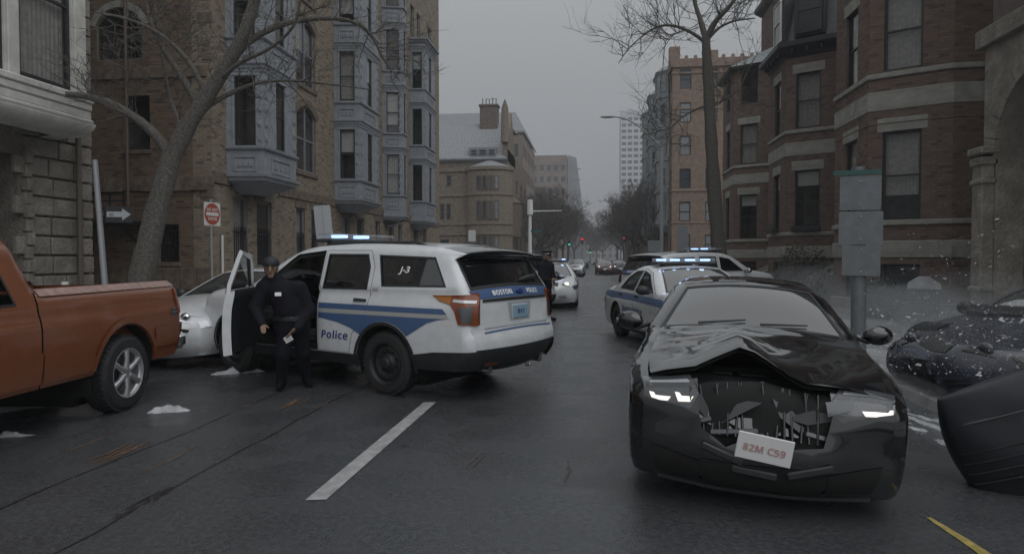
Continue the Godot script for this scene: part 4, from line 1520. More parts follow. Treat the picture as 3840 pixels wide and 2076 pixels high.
func build_far() -> void:
	# orange brick building over the crossing
	var t := block("brick_building", "tall orange brick building with sash windows beyond the crossing", "building", M.orange_brick, 7.2, 19.2, -66.0, 16, 20.0, 5, 6, 1.05, 1.85, 2.0, {"rise": 3.1, "pale": true})
	for q in [[19.5, 20.3, 0.18], [18.9, 19.05, 0.08], [7.9, 8.1, 0.08], [15.6, 15.75, 0.06], [4.9, 5.05, 0.06]]:
		var b := MB.new()
		sweep(b, [Vector3(7.2, 0, -82), Vector3(7.2, 0, -66), Vector3(19.2, 0, -66)], ledge(q[2], q[0], q[1]))
		put("brick_belt", b, M.orange_brick, t)
	for i in 14:
		var b := MB.new()
		b.box(T(Vector3(7.6 + i * 0.85, 20.45, -66.1)), Vector3(0.3, 0.35, 0.3), 0.04)
		put("parapet_block", b, M.orange_brick, t)
	for q in [[7.5, -67.5, 1.0], [11.3, -69, 1.3]]:
		var b := MB.new()
		b.box(T(Vector3(q[0], 20.9, q[1])), Vector3(1.0, 1.8, 1.0), 0.04)
		put("chimney", b, M.orange_brick, t)
	# copper bays along the street behind it
	var zz := -67.0
	for i in 3:
		var x := 7.15
		var c := thing("copper_bay", ["grey-green copper bay tower on the orange brick building's street side", "grey-green copper bay tower between two others up the street", "last grey-green copper bay tower up the street before the pale tower"][i], "bay window")
		var za := -68.5 - i * 9.5
		var pts := [Vector3(x, 0, za - 5.0), Vector3(6.15, 0, za - 4.3), Vector3(6.15, 0, za - 0.9), Vector3(x, 0, za)]
		var b := MB.new()
		sweep(b, pts, [Vector2(-0.6, 4.2), Vector2(0, 4.8), Vector2(0, 19.6 - i * 0.1), Vector2(0.25, 20.0), Vector2(-0.5, 20.6)])
		put("bay_wall", b, M.copper_green, c)
		for f in 5:
			var mb := MB.new()
			sweep(mb, pts, ledge(0.12, 5.0 + f * 3.1, 5.4 + f * 3.1))
			put("moulding", mb, M.copper_green, c)
			for e in [2, 1]:
				var p0: Vector3 = pts[e]
				var uu: Vector3 = (pts[e + 1] - p0).normalized()
				var w: float = p0.distance_to(pts[e + 1])
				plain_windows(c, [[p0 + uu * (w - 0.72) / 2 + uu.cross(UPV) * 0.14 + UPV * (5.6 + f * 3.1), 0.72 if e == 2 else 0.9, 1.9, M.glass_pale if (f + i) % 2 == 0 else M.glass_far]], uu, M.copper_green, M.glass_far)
		if i > 0:
			var wb := MB.new()
			wb.box(T(Vector3(12.2, 9.7, za - 4)), Vector3(10, 19.4, 9.4))
			put("wall", wb, M.brown_far, c)
	block("office_tower", "tall pale concrete tower rising above the trees beyond the copper bays", "tower", M.tower_pale, 12.4, 27.0, -340, 20, 74, 5, 22, 2.2, 1.6, 6.0, {"frame": M.concrete_far, "rise": 3.0, "pale": false})
	block("office_building", "brown concrete office block with ribbon windows past the mansion", "building", M.brown_far, -24, -8.7, -210, 26, 33.2, 7, 8, 1.4, 1.7, 4.0, {"side": 1, "frame": M.brown_far, "rise": 3.5, "pale": false})
	var g := thing("glass_building", "sloping dark glass building next to the brown office block", "building")
	var b := MB.new()
	b.prism(Transform3D(Basis(), Vector3(0, 0, -222)), PackedVector2Array([Vector2(-8.6, 0), Vector2(-2.6, 0), Vector2(-3.2, 12), Vector2(-5.9, 33), Vector2(-8.6, 33.8)]), 8.0)
	put("glass_face", b, M.glass_pale, g)
	for i in 9:
		b = MB.new()
		b.box(T(Vector3(-6.2 + i * 0.05, 3.0 + i * 3.3, -213.96)), Vector3(4.2 - i * 0.2, 0.25, 0.1))
		put("floor_band", b, M.frame_grey, g)
	# roofs behind the mansion
	t = block("brick_building", "brick block with grey mansard roof rising behind the mansion", "building", M.brown_far, -30, -10.6, -100, 20, 20.0, 8, 5, 1.1, 1.8, 3.0, {"side": 1, "pale": false})
	b = MB.new()
	sweep(b, [Vector3(-30, 0, -100), Vector3(-10.6, 0, -100), Vector3(-10.6, 0, -120)], [Vector2(0.3, 20.0), Vector2(0.3, 20.3), Vector2(-1.2, 23.3), Vector2(-3, 23.6)])
	put("mansard", b, M.slate, t)
	t = block("brick_building", "narrow brown brick block farther along past the mansion", "building", M.mortar_red, -22, -9.2, -128, 40, 15.0, 5, 4, 1.2, 1.9, 2.5, {"side": 1, "pale": false})
	t = block("brick_building", "plain brick row farther up the street past the copper bays", "building", M.mortar_red, 7.4, 20, -104, 70, 14.0, 5, 4, 1.2, 1.9, 2.5, {"pale": false})
	t = block("brick_building", "low grey block closing the view at the end of the street", "building", M.concrete_far, -45, 60, -420, 20, 17.0, 30, 4, 1.8, 1.9, 2.5, {"pale": false})
	# party buildings behind the near rows, so that no sky shows through
	b = MB.new()
	b.box(T(Vector3(18.6, 5.7, -23)), Vector3(13.8, 11.4, 42))
	t = thing("rear_building", "plain brick bulk standing behind the red brick row houses", "building")
	put("wall", b, M.mortar_red, t)

# ---------------------------------------------------------------- vehicles
class Car:
	# local axes: front towards -z, y up; t is measured from the front bumper backwards, z = t - L / 2
	var L := 4.7
	var W := 1.83
	var P := PackedVector2Array()
	var R := PackedFloat32Array()
	var C := PackedFloat32Array()
	var S := PackedFloat32Array()
	var key := []
	var g := PackedFloat32Array()
	var nt := 0
	var ny := 0
	const ST := 0.035
	var sp := {}
	var bend = null
	func setup(l: float, w: float, ctrl: Array, spec: Dictionary) -> void:
		L = l
		W = w
		sp = spec
		var k := ctrl.size()
		var q := []
		for e in ctrl:
			q.append(Vector2(e[0], e[1]))
		var dirs := []
		for i in k:
			dirs.append((q[mini(i + 1, k - 1)] - q[maxi(i - 1, 0)]).normalized())
		key.resize(k)
		var acc := 0.0
		for i in k - 1:
			var a: Vector2 = q[i]
			var b: Vector2 = q[i + 1]
			var ln := a.distance_to(b)
			var d0: Vector2 = (b - a).normalized() if ctrl[i].size() > 4 else dirs[i]
			var d1: Vector2 = (b - a).normalized() if ctrl[i + 1].size() > 4 else dirs[i + 1]
			var n := maxi(2, int(ln / 0.05))
			for j in n:
				var f := float(j) / n
				var p := hermite(a, b, d0 * ln, d1 * ln, f)
				if P.size() > 0:
					acc += P[P.size() - 1].distance_to(p)
				if j == 0:
					key[i] = acc
				P.append(p)
				S.append(acc)
				R.append(lerpf(ctrl[i][2], ctrl[i + 1][2], f))
				C.append(lerpf(ctrl[i][3], ctrl[i + 1][3], f))
		acc += P[P.size() - 1].distance_to(q[k - 1])
		P.append(q[k - 1])
		S.append(acc)
		R.append(ctrl[k - 1][2])
		C.append(ctrl[k - 1][3])
		key[k - 1] = acc
		var top := 0.0
		for p in P:
			top = maxf(top, p.y)
		nt = int((L + 0.3) / ST) + 2
		ny = int((top + 0.15) / ST) + 2
		g.resize(nt * ny)
		for i in nt:
			for j in ny:
				g[i * ny + j] = solid(Vector2(i * ST - 0.12, j * ST))
	func hermite(a: Vector2, b: Vector2, m0: Vector2, m1: Vector2, f: float) -> Vector2:
		var f2 := f * f
		var f3 := f2 * f
		return a * (2 * f3 - 3 * f2 + 1) + m0 * (f3 - 2 * f2 + f) + b * (-2 * f3 + 3 * f2) + m1 * (f3 - f2)
	func hw(t: float, y: float) -> float:
		var h: float = W * 0.5
		var belt: float = sp.get("belt", 1.0)
		var rock: float = sp.get("rock", 0.35)
		var x := h
		if y > belt:
			x -= sp.get("lean", 0.35) * (y - belt) + sp.get("shoulder", 0.02)
		else:
			x -= sp.get("shoulder", 0.02) * smoothstep(belt - 0.16, belt, y)
			x -= 0.018 * pow(clampf((y - sp.get("wide", 0.62)) / 0.35, -1.3, 1.3), 2.0)
			if y < rock:
				x -= sp.get("tuck", 0.1) * (1.0 - y / rock)
		var ft: float = sp.get("ftl", 1.1)
		var rt: float = sp.get("rtl", 1.0)
		x -= sp.get("fin", 0.12) * pow(clampf(1.0 - t / ft, 0, 1), 2.0)
		x -= sp.get("rin", 0.08) * pow(clampf(1.0 - (L - t) / rt, 0, 1), 2.0)
		return x
	func solid(p: Vector2) -> float:
		var best := 1e9
		var rr := 0.08
		for i in P.size() - 1:
			var c := Geometry2D.get_closest_point_to_segment(p, P[i], P[i + 1])
			var d := c.distance_squared_to(p)
			if d < best:
				best = d
				rr = R[i]
		var d := sqrt(best)
		var x := hw(p.x, p.y)
		var q := 1.0 - d / rr
		if not inside(p):
			q = minf(1.5, 1.0 + d / rr)
		if q > 0.0:
			x -= rr * 0.85 * q * q
		return x
	func inside(p: Vector2) -> bool:
		var n := 0
		for i in P.size() - 1:
			var a := P[i]
			var b := P[i + 1]
			if (a.x > p.x) != (b.x > p.x):
				if a.y + (p.x - a.x) / (b.x - a.x) * (b.y - a.y) > p.y:
					n += 1
		if n > 0:
			return n & 1 == 1
		return false
	func X(t: float, y: float) -> float:
		var i := clampf((t + 0.12) / ST, 0, nt - 1.001)
		var j := clampf(y / ST, 0, ny - 1.001)
		var a := int(i)
		var b := int(j)
		var u := i - a
		var v := j - b
		var o := a * ny + b
		return lerpf(lerpf(g[o], g[o + 1], v), lerpf(g[o + ny], g[o + ny + 1], v), u)
	func side(sgn: float, t: float, y: float, off := 0.0) -> Array:
		var x := X(t, y)
		var e := 0.03
		var xt := (X(t + e, y) - X(t - e, y)) / (2 * e)
		var xy := (X(t, y + e) - X(t, y - e)) / (2 * e)
		var n := Vector3(sgn, -xy, -xt).normalized()
		var p := Vector3(sgn * x, y, t - L / 2) + n * off
		if bend != null:
			p = bend.call(p)
		return [p, n]
	func at(s: float) -> Array:
		var i := clampi(S.bsearch(s), 1, S.size() - 1)
		var f := clampf((s - S[i - 1]) / maxf(1e-5, S[i] - S[i - 1]), 0, 1)
		return [P[i - 1].lerp(P[i], f), lerpf(C[i - 1], C[i], f)]
	func flat_strip(s: float, u: float, off: float) -> Vector3:
		var q := at(s)
		var p: Vector2 = q[0]
		var d: Vector2 = (at(s + 0.025)[0] - at(s - 0.025)[0]).normalized()
		var n := Vector2(-d.y, d.x)
		var k: float = q[1] * (1.0 - u * u) + off
		return Vector3(u * X(p.x, p.y), p.y + n.y * k, p.x + n.x * k - L / 2)
	func strip(s: float, u: float, off := 0.0) -> Array:
		var p := flat_strip(s, u, off)
		var a := flat_strip(s + 0.02, u, off) - flat_strip(s - 0.02, u, off)
		var b := flat_strip(s, u + 0.03, off) - flat_strip(s, u - 0.03, off)
		var n := a.cross(b).normalized()
		if bend != null:
			var e := 0.012
			var q: Vector3 = bend.call(p)
			var a2: Vector3 = bend.call(p + a.normalized() * e) - q
			var b2: Vector3 = bend.call(p + b.normalized() * e) - q
			var n2 := a2.cross(b2).normalized()
			if n2.length() > 0.5:
				n = n2
			p = q
		return [p, n]
	func emit(b: MB, kind: int, sgn: float, poly: PackedVector2Array, off: float) -> void:
		var id := Geometry2D.triangulate_polygon(poly)
		if id.is_empty():
			return
		var base := b.v.size()
		for p in poly:
			var r: Array = side(sgn, p.x, p.y, off) if kind == 0 else strip(p.x, p.y, off)
			b.vert(r[0], r[1])
		for i in range(0, id.size(), 3):
			var a := base + id[i]
			var c := base + id[i + 1]
			var d := base + id[i + 2]
			var nn := (b.v[c] - b.v[a]).cross(b.v[d] - b.v[a])
			if nn.dot(b.n[a]) >= 0:
				b.tri(a, c, d)
			else:
				b.tri(a, d, c)
	func panel(b: MB, kind: int, sgn: float, outers: Array, holes := [], off := 0.0, cell := Vector2(0.07, 0.07)) -> void:
		if kind == 1:
			cell.y = 0.13
		for o in outers:
			var lo := Vector2(1e9, 1e9)
			var hi := -lo
			for p in o:
				lo = lo.min(p)
				hi = hi.max(p)
			var cx := maxi(1, int(ceil((hi.x - lo.x) / cell.x)))
			var cy := maxi(1, int(ceil((hi.y - lo.y) / cell.y)))
			var dx := (hi.x - lo.x) / cx
			var dy := (hi.y - lo.y) / cy
			for i in cx:
				var x0 := lo.x + dx * i
				var col := Geometry2D.intersect_polygons(o, PackedVector2Array([Vector2(x0, lo.y - 1), Vector2(x0 + dx, lo.y - 1), Vector2(x0 + dx, hi.y + 1), Vector2(x0, hi.y + 1)]))
				for piece in col:
					for j in cy:
						var y0 := lo.y + dy * j
						var cells: Array = Geometry2D.intersect_polygons(piece, PackedVector2Array([Vector2(x0 - 1, y0), Vector2(x0 + dx + 1, y0), Vector2(x0 + dx + 1, y0 + dy), Vector2(x0 - 1, y0 + dy)]))
						for h in holes:
							var left := []
							for q in cells:
								for z in Geometry2D.clip_polygons(q, h):
									if not Geometry2D.is_polygon_clockwise(z):
										left.append(z)
							cells = left
						for q in cells:
							emit(b, kind, sgn, q, off)
	func outline() -> PackedVector2Array:
		# the side view, closed along the sill
		var q := P.duplicate()
		q.append(Vector2(P[P.size() - 1].x - 0.1, sp.get("sill", 0.3)))
		q.append(Vector2(P[0].x + 0.1, sp.get("sill", 0.3)))
		return q
	static func rect(a: float, b: float, c: float, d: float) -> PackedVector2Array:
		return PackedVector2Array([Vector2(a, c), Vector2(b, c), Vector2(b, d), Vector2(a, d)])
	static func circle(c: Vector2, r: float, k := 28) -> PackedVector2Array:
		var q := PackedVector2Array()
		for i in k:
			q.append(c + Vector2(cos(TAU * i / k), sin(TAU * i / k)) * r)
		return q

func PV(a: Array) -> PackedVector2Array:
	var q := PackedVector2Array()
	for i in range(0, a.size(), 2):
		q.append(Vector2(a[i], a[i + 1]))
	if Geometry2D.is_polygon_clockwise(q):
		q.reverse()
	return q

func grown(p: PackedVector2Array, d: float) -> PackedVector2Array:
	var r := Geometry2D.offset_polygon(p, d, Geometry2D.JOIN_MITER)
	return r[0] if r.size() > 0 else p

func words(c: Car, b: MB, text: String, size: float, kind: int, sgn: float, at: Vector2, off: float, bold := 700, slant := 0.0, stretch := 1.0) -> void:
	var tm := TextMesh.new()
	var f := SystemFont.new()
	f.font_names = PackedStringArray(["Droid Sans"])
	f.font_weight = bold
	tm.font = f
	tm.text = text
	tm.font_size = 64
	tm.pixel_size = size / 46.0
	tm.depth = 0.0
	tm.curve_step = 2.0
	var ar := tm.surface_get_arrays(0)
	var vs: PackedVector3Array = ar[Mesh.ARRAY_VERTEX]
	var id: PackedInt32Array = ar[Mesh.ARRAY_INDEX]
	var base := b.v.size()
	for p in vs:
		var x := (p.x + slant * p.y) * stretch
		if kind == 0:
			var r := c.side(sgn, at.x - sgn * x, at.y + p.y, off)
			b.vert(r[0], r[1])
		else:
			# along the strip: u runs across the car (reads from behind on a tail, sgn 1; from the front, sgn -1)
			var w := c.X(c.at(at.x)[0].x, c.at(at.x)[0].y)
			var r := c.strip(at.x - p.y * sgn, at.y + x * sgn / w, off)
			b.vert(r[0], r[1])
	for i in range(0, id.size(), 3):
		var a := base + id[i]
		var d := base + id[i + 1]
		var e := base + id[i + 2]
		var nn := (b.v[d] - b.v[a]).cross(b.v[e] - b.v[a])
		if nn.dot(b.n[a]) >= 0:
			b.tri(a, d, e)
		else:
			b.tri(a, e, d)

func wheel(parent: Node3D, at: Vector3, sgn: float, r: float, w: float, rim: float, style: String) -> void:
	var n := Node3D.new()
	n.name = "wheel"
	parent.add_child(n, true)
	n.position = at
	var tr := Transform3D(Basis(Vector3(0, 0, 1), -sgn * PI / 2), Vector3.ZERO)
	var h := w / 2
	var b := MB.new()
	b.lathe(tr, [Vector2(rim - 0.01, -h), Vector2(r - 0.05, -h), Vector2(r - 0.012, -h + 0.03), Vector2(r, -h + 0.05), Vector2(r, -0.012), Vector2(r - 0.012, -0.008), Vector2(r - 0.012, 0.008), Vector2(r, 0.012), Vector2(r, h - 0.05), Vector2(r - 0.012, h - 0.03), Vector2(r - 0.05, h), Vector2(rim + 0.02, h + 0.004), Vector2(rim, h - 0.01)], 40)
	for i in 44:
		# tread blocks on the shoulders
		var a := TAU * i / 44
		for s in [-1, 1]:
			b.box(tr * Transform3D(Basis(Vector3.UP, -a), Vector3(cos(a) * (r - 0.006), s * (h - 0.045), sin(a) * (r - 0.006))), Vector3(0.022, 0.045, r * TAU / 44 * 0.62), 0.004)
	put("tyre", b, M.tyre_rubber, n)
	b = MB.new()
	var ro: Material = M.rim_alloy if style != "steel" else M.rim_steel_black
	b.lathe(tr, [Vector2(rim, -h), Vector2(rim - 0.015, -h + 0.02), Vector2(rim - 0.03, 0.0), Vector2(rim - 0.02, h - 0.03), Vector2(rim + 0.006, h - 0.004), Vector2(rim + 0.012, h + 0.006), Vector2(rim + 0.004, h + 0.008), Vector2(rim - 0.012, h - 0.004)].slice(0, 8), 40)
	if style == "steel":
		b.lathe(tr, [Vector2(rim - 0.02, h - 0.05), Vector2(rim * 0.72, h - 0.035), Vector2(rim * 0.5, h - 0.055), Vector2(rim * 0.36, h - 0.02), Vector2(rim * 0.3, h - 0.02), Vector2(0.0, h - 0.018)], 32)
		for i in 10:
			var a := TAU * (i + 0.5) / 10
			b.box(tr * Transform3D(Basis(Vector3.UP, -a), Vector3(cos(a) * rim * 0.62, h - 0.04, sin(a) * rim * 0.62)), Vector3(rim * 0.1, 0.02, rim * 0.2), 0.008)
	else:
		var ns := 6 if style == "six" else 10
		for i in ns:
			var a := TAU * i / ns
			var d := Vector3(cos(a), 0, sin(a))
			b.tube([tr * (d * rim * 0.16 + Vector3(0, h - 0.03, 0)), tr * (d * rim * 0.6 + Vector3(0, h - 0.018, 0)), tr * (d * (rim - 0.01) + Vector3(0, h - 0.03, 0))], [rim * (0.16 if ns == 6 else 0.085), rim * (0.11 if ns == 6 else 0.06), rim * (0.15 if ns == 6 else 0.07)], 8)
		b.lathe(tr, [Vector2(rim * 0.27, h - 0.06), Vector2(rim * 0.26, h - 0.01), Vector2(rim * 0.2, h), Vector2(0.0, h + 0.004)], 24)
	put("rim", b, ro, n)
	b = MB.new()
	b.lathe(tr, [Vector2(rim - 0.03, h - 0.1), Vector2(0.0, h - 0.1)], 24)
	put("brake_disc", b, M.lamp_housing if style != "steel" else M.shell_black, n)
	if style == "steel":
		b = MB.new()
		b.lathe(tr, [Vector2(rim * 0.33, h - 0.03), Vector2(rim * 0.3, h - 0.005), Vector2(rim * 0.2, h + 0.012), Vector2(0.0, h + 0.016)], 24)
		put("hub_cap", b, M.chrome if parent.has_meta("cap") else M.rim_steel_black, n)

func seat(b: MB, x: float, z: float, w := 0.5) -> void:
	b.box(T(Vector3(x, 0.55, z)), Vector3(w, 0.2, 0.5), 0.06)
	b.box(Transform3D(Basis(Vector3.RIGHT, 0.25), Vector3(x, 0.88, z + 0.3)), Vector3(w * 0.95, 0.62, 0.14), 0.06)
	b.box(T(Vector3(x, 1.24, z + 0.38)), Vector3(w * 0.5, 0.17, 0.1), 0.04)

func car_base(c: Car, t: Node3D, s: Dictionary) -> void:
	# shared build-up: shell, skin, doors, glass, wheels, cabin
	var paint: Material = s.paint
	var wr: float = s.wr
	var arch := []
	for tw in s.axles:
		arch.append(Car.circle(Vector2(tw, wr + 0.01), s.get("ar", wr + 0.07)))
	var wins: Array = s.wins
	var doors: Array = s.doors
	var ol := c.outline()
	if Geometry2D.is_polygon_clockwise(ol):
		ol.reverse()
	var cell: Vector2 = s.get("cell", Vector2(0.08, 0.08))
	# skin
	var b := MB.new()
	for sg in [-1.0, 1.0]:
		var holes := []
		holes.append_array(arch)
		holes.append_array(wins)
		for d in doors:
			holes.append(d)
		for h in s.get("cut", []):
			holes.append(h)
		c.panel(b, 0, sg, [ol], holes, 0.0, cell)
	for r in s.skin:
		c.panel(b, 1, 0, [Car.rect(c.key[r[0]], c.key[r[1]], -1.0, 1.0)], r[2] if r.size() > 2 else [], 0.0, cell)
	put("body", b, paint, t)
	# dark shell inside the skin, seen in the gaps
	for sg in [-1.0, 1.0]:
		b = MB.new()
		var holes := []
		holes.append_array(arch)
		holes.append_array(wins)
		if s.has("open") and sg == s.open[0]:
			holes.append(grown(doors[s.open[1]], -0.05))
		c.panel(b, 0, sg, [ol], holes, -0.022, Vector2(0.16, 0.16))
		put("inner_shell", b, M.shell_black, t)
	# doors with handles
	var dn := 0
	for d in doors:
		for sg in [-1.0, 1.0]:
			if s.has("open") and sg == s.open[0] and dn == s.open[1]:
				continue
			b = MB.new()
			var holes := wins.duplicate()
			holes.append_array(arch)
			c.panel(b, 0, sg, [grown(d, -0.006)], holes, 0.001, cell)
			var dr := put("door", b, paint, t)
			if s.has("handles"):
				var h: Vector2 = s.handles[dn]
				var hb := MB.new()
				c.panel(hb, 0, sg, [PV([h.x - 0.1, h.y - 0.018, h.x + 0.1, h.y - 0.014, h.x + 0.1, h.y + 0.014, h.x - 0.1, h.y + 0.02])], [], 0.022, Vector2(0.05, 0.05))
				for e in [-0.085, 0.085]:
					var q := c.side(sg, h.x + e, h.y, 0.01)
					hb.box(T(q[0]), Vector3(0.03, 0.03, 0.03), 0.005)
				put("handle", hb, s.get("handle_mat", M.black_plastic), dr)
		dn += 1
	# side glass
	for i in wins.size():
		for sg in [-1.0, 1.0]:
			if s.has("open") and sg == s.open[0] and i == s.open[1]:
				continue
			b = MB.new()
			c.panel(b, 0, sg, [grown(wins[i], -0.012)], [], -0.008, Vector2(0.12, 0.12))
			put("side_window", b, s.glass[i], t)
			b = MB.new()
			c.panel(b, 0, sg, [wins[i]], [grown(wins[i], -0.022)], 0.003, Vector2(0.12, 0.12))
			put("window_trim", b, M.black_plastic, t)
	# windscreen, rear glass: [name, key from, key to, half width, material]
	for q in s.screens:
		b = MB.new()
		var a: float = c.key[q[1]] + 0.02
		var e: float = c.key[q[2]] - 0.02
		var poly: PackedVector2Array = q[5] if q.size() > 5 else PV([a, -q[3], e, -q[3] * 0.97, e, q[3] * 0.97, a, q[3]])
		c.panel(b, 1, 0, [poly], [], -0.004, Vector2(0.1, 0.1))
		put(q[0], b, q[4], t)
		b = MB.new()
		c.panel(b, 1, 0, [grown(poly, 0.03)], [grown(poly, -0.012)], 0.002, Vector2(0.1, 0.1))
		put("glass_seal", b, M.black_plastic, t)
		b = MB.new()
		c.panel(b, 1, 0, [Car.rect(c.key[q[1]], c.key[q[2]], -1.0, 1.0)], [poly], 0.0, cell)
		put("pillar_frame", b, paint, t)
	# underbody, wheel housings
	b = MB.new()
	b.box(T(Vector3(0, float(c.sp.get("sill", 0.3)) + 0.04, 0)), Vector3(c.W - 0.5, 0.16, c.L - 0.6), 0.05)
	for tw in s.axles:
		b.box(T(Vector3(0, wr, tw - c.L / 2)), Vector3(c.W - 0.56, wr * 1.5, wr * 2.1), 0.1)
		b.tube([Vector3(-c.W / 2 + 0.2, wr, tw - c.L / 2), Vector3(c.W / 2 - 0.2, wr, tw - c.L / 2)], [0.05], 8)
	put("underbody", b, M.shell_black, t)
	for tw in s.axles:
		for sg in [-1.0, 1.0]:
			b = MB.new()
			var R: float = s.get("ar", wr + 0.07) + 0.005
			var k := 20
			for i in k:
				var a0 := -0.35 + (PI + 0.7) * i / k
				var a1 := -0.35 + (PI + 0.7) * (i + 1) / k
				var x0: float = sg * (c.W / 2 - 0.4)
				var p0 := Vector3(0, wr + 0.01 + sin(a0) * R, tw - c.L / 2 + cos(a0) * R)
				var p1 := Vector3(0, wr + 0.01 + sin(a1) * R, tw - c.L / 2 + cos(a1) * R)
				var e0: float = sg * (c.side(sg, tw + cos(a0) * R, maxf(0.3, p0.y), -0.015)[0].x * sg)
				var e1: float = sg * (c.side(sg, tw + cos(a1) * R, maxf(0.3, p1.y), -0.015)[0].x * sg)
				b.quad(p0 + Vector3(x0, 0, 0), p1 + Vector3(x0, 0, 0), p1 + Vector3(e1, 0, 0), p0 + Vector3(e0, 0, 0))
			put("wheel_housing", b, M.shell_black, t)
			wheel(t, Vector3(sg * (c.W / 2 - s.get("wheel_in", 0.14)), wr, tw - c.L / 2), sg, wr, s.get("ww", 0.225), s.get("rim", wr * 0.66), s.get("style", "ten"))
	# cabin
	if s.has("cabin"):
		b = MB.new()
		var z0: float = s.cabin[0] - c.L / 2
		for x in [-0.4, 0.4]:
			seat(b, x, z0)
		if s.cabin.size() > 1:
			seat(b, 0, s.cabin[1] - c.L / 2, 1.3)
		put("seats", b, M.seat_cloth, t)
		b = MB.new()
		b.box(T(Vector3(0, 0.82, z0 - 0.75)), Vector3(c.W - 0.35, 0.26, 0.4), 0.08)
		var wt := Transform3D(Basis(Vector3.RIGHT, 1.2), Vector3(-0.4, 0.94, z0 - 0.42))
		var ring := []
		for i in 25:
			ring.append(wt * Vector3(cos(TAU * i / 24) * 0.18, 0, sin(TAU * i / 24) * 0.18))
		b.tube(ring, [0.016], 6, false)
		put("dashboard", b, M.seat_cloth, t)
	# mirrors
	if s.has("mirror"):
		var m: Vector2 = s.mirror
		for sg in [-1.0, 1.0]:
			if s.has("open") and sg == s.open[0]:
				continue
			mirror(c, t, sg, m, s.get("mirror_mat", M.black_plastic))

func mirror(c: Car, t: Node3D, sg: float, m: Vector2, mt: Material) -> void:
	var b := MB.new()
	var q: Vector3 = c.side(sg, m.x, m.y)[0]
	var mid := q + Vector3(sg * 0.17, 0.05, 0.02)
	b.ball(Transform3D(Basis(Vector3.UP, -sg * 0.2), mid), Vector3(0.125, 0.085, 0.075), 10, 16)
	b.box(Transform3D(Basis(Vector3.FORWARD, sg * 0.35), q + Vector3(sg * 0.05, 0.01, 0.01)), Vector3(0.14, 0.045, 0.06), 0.015)
	var mo := put("mirror", b, mt, t)
	b = MB.new()
	b.ball(Transform3D(Basis(Vector3.UP, -sg * 0.2), mid + Vector3(0, 0, 0.03)), Vector3(0.108, 0.07, 0.05), 8, 14)
	put("mirror_glass", b, M.chrome, mo)

func light_bar(t: Node3D, at: Vector3, w: float, lit: Array) -> void:
	var n := Node3D.new()
	n.name = "light_bar"
	t.add_child(n, true)
	n.position = at
	var b := MB.new()
	b.box(T(Vector3(0, 0.0, 0)), Vector3(w, 0.05, 0.3), 0.02)
	b.box(T(Vector3(-w * 0.32, -0.04, 0)), Vector3(0.1, 0.05, 0.24), 0.01)
	b.box(T(Vector3(w * 0.32, -0.04, 0)), Vector3(0.1, 0.05, 0.24), 0.01)
	put("bar_base", b, M.black_plastic, n)
	b = MB.new()
	b.box(T(Vector3(0, 0.06, 0)), Vector3(w * 0.99, 0.07, 0.28), 0.03)
	put("bar_lens", b, M.lamp_glass, n)
	for x in lit:
		b = MB.new()
		b.box(T(Vector3(x, 0.06, 0)), Vector3(0.13, 0.04, 0.2), 0.01)
		put("strobe_light", b, M.strobe_light, n)
		var l := OmniLight3D.new()
		l.name = "strobe_glow"
		l.light_color = Color(.7, .8, 1.0)
		l.light_energy = 0.02
		l.light_size = 0.05
		l.shadow_enabled = true
		l.position = Vector3(x, 0.2, 0)
		n.add_child(l, true)

func suv_shape() -> Car:
	var c := Car.new()
	c.setup(5.03, 2.0, [[0.14, .27, .10, .10], [0.02, .48, .18, .16], [0.0, .70, .2, .18], [0.08, 1.02, .14, .12], [0.25, 1.12, .10, .06], [1.28, 1.25, .08, .06, 1], [2.1, 1.69, .08, .05], [2.9, 1.775, .08, .03], [3.9, 1.765, .08, .03], [4.48, 1.72, .07, .04], [4.82, 1.65, .06, .05, 1], [4.70, 1.59, .05, .05, 1], [4.92, 1.25, .07, .07, 1], [4.97, 1.14, .07, .08], [4.99, .80, .08, .09], [5.03, .70, .09, .10], [5.02, .50, .10, .10], [4.90, .37, .08, .08]],
		{"belt": 1.2, "lean": 0.33, "shoulder": 0.03, "rock": 0.45, "wide": 0.75, "sill": 0.36, "fin": 0.14, "rin": 0.07})
	return c

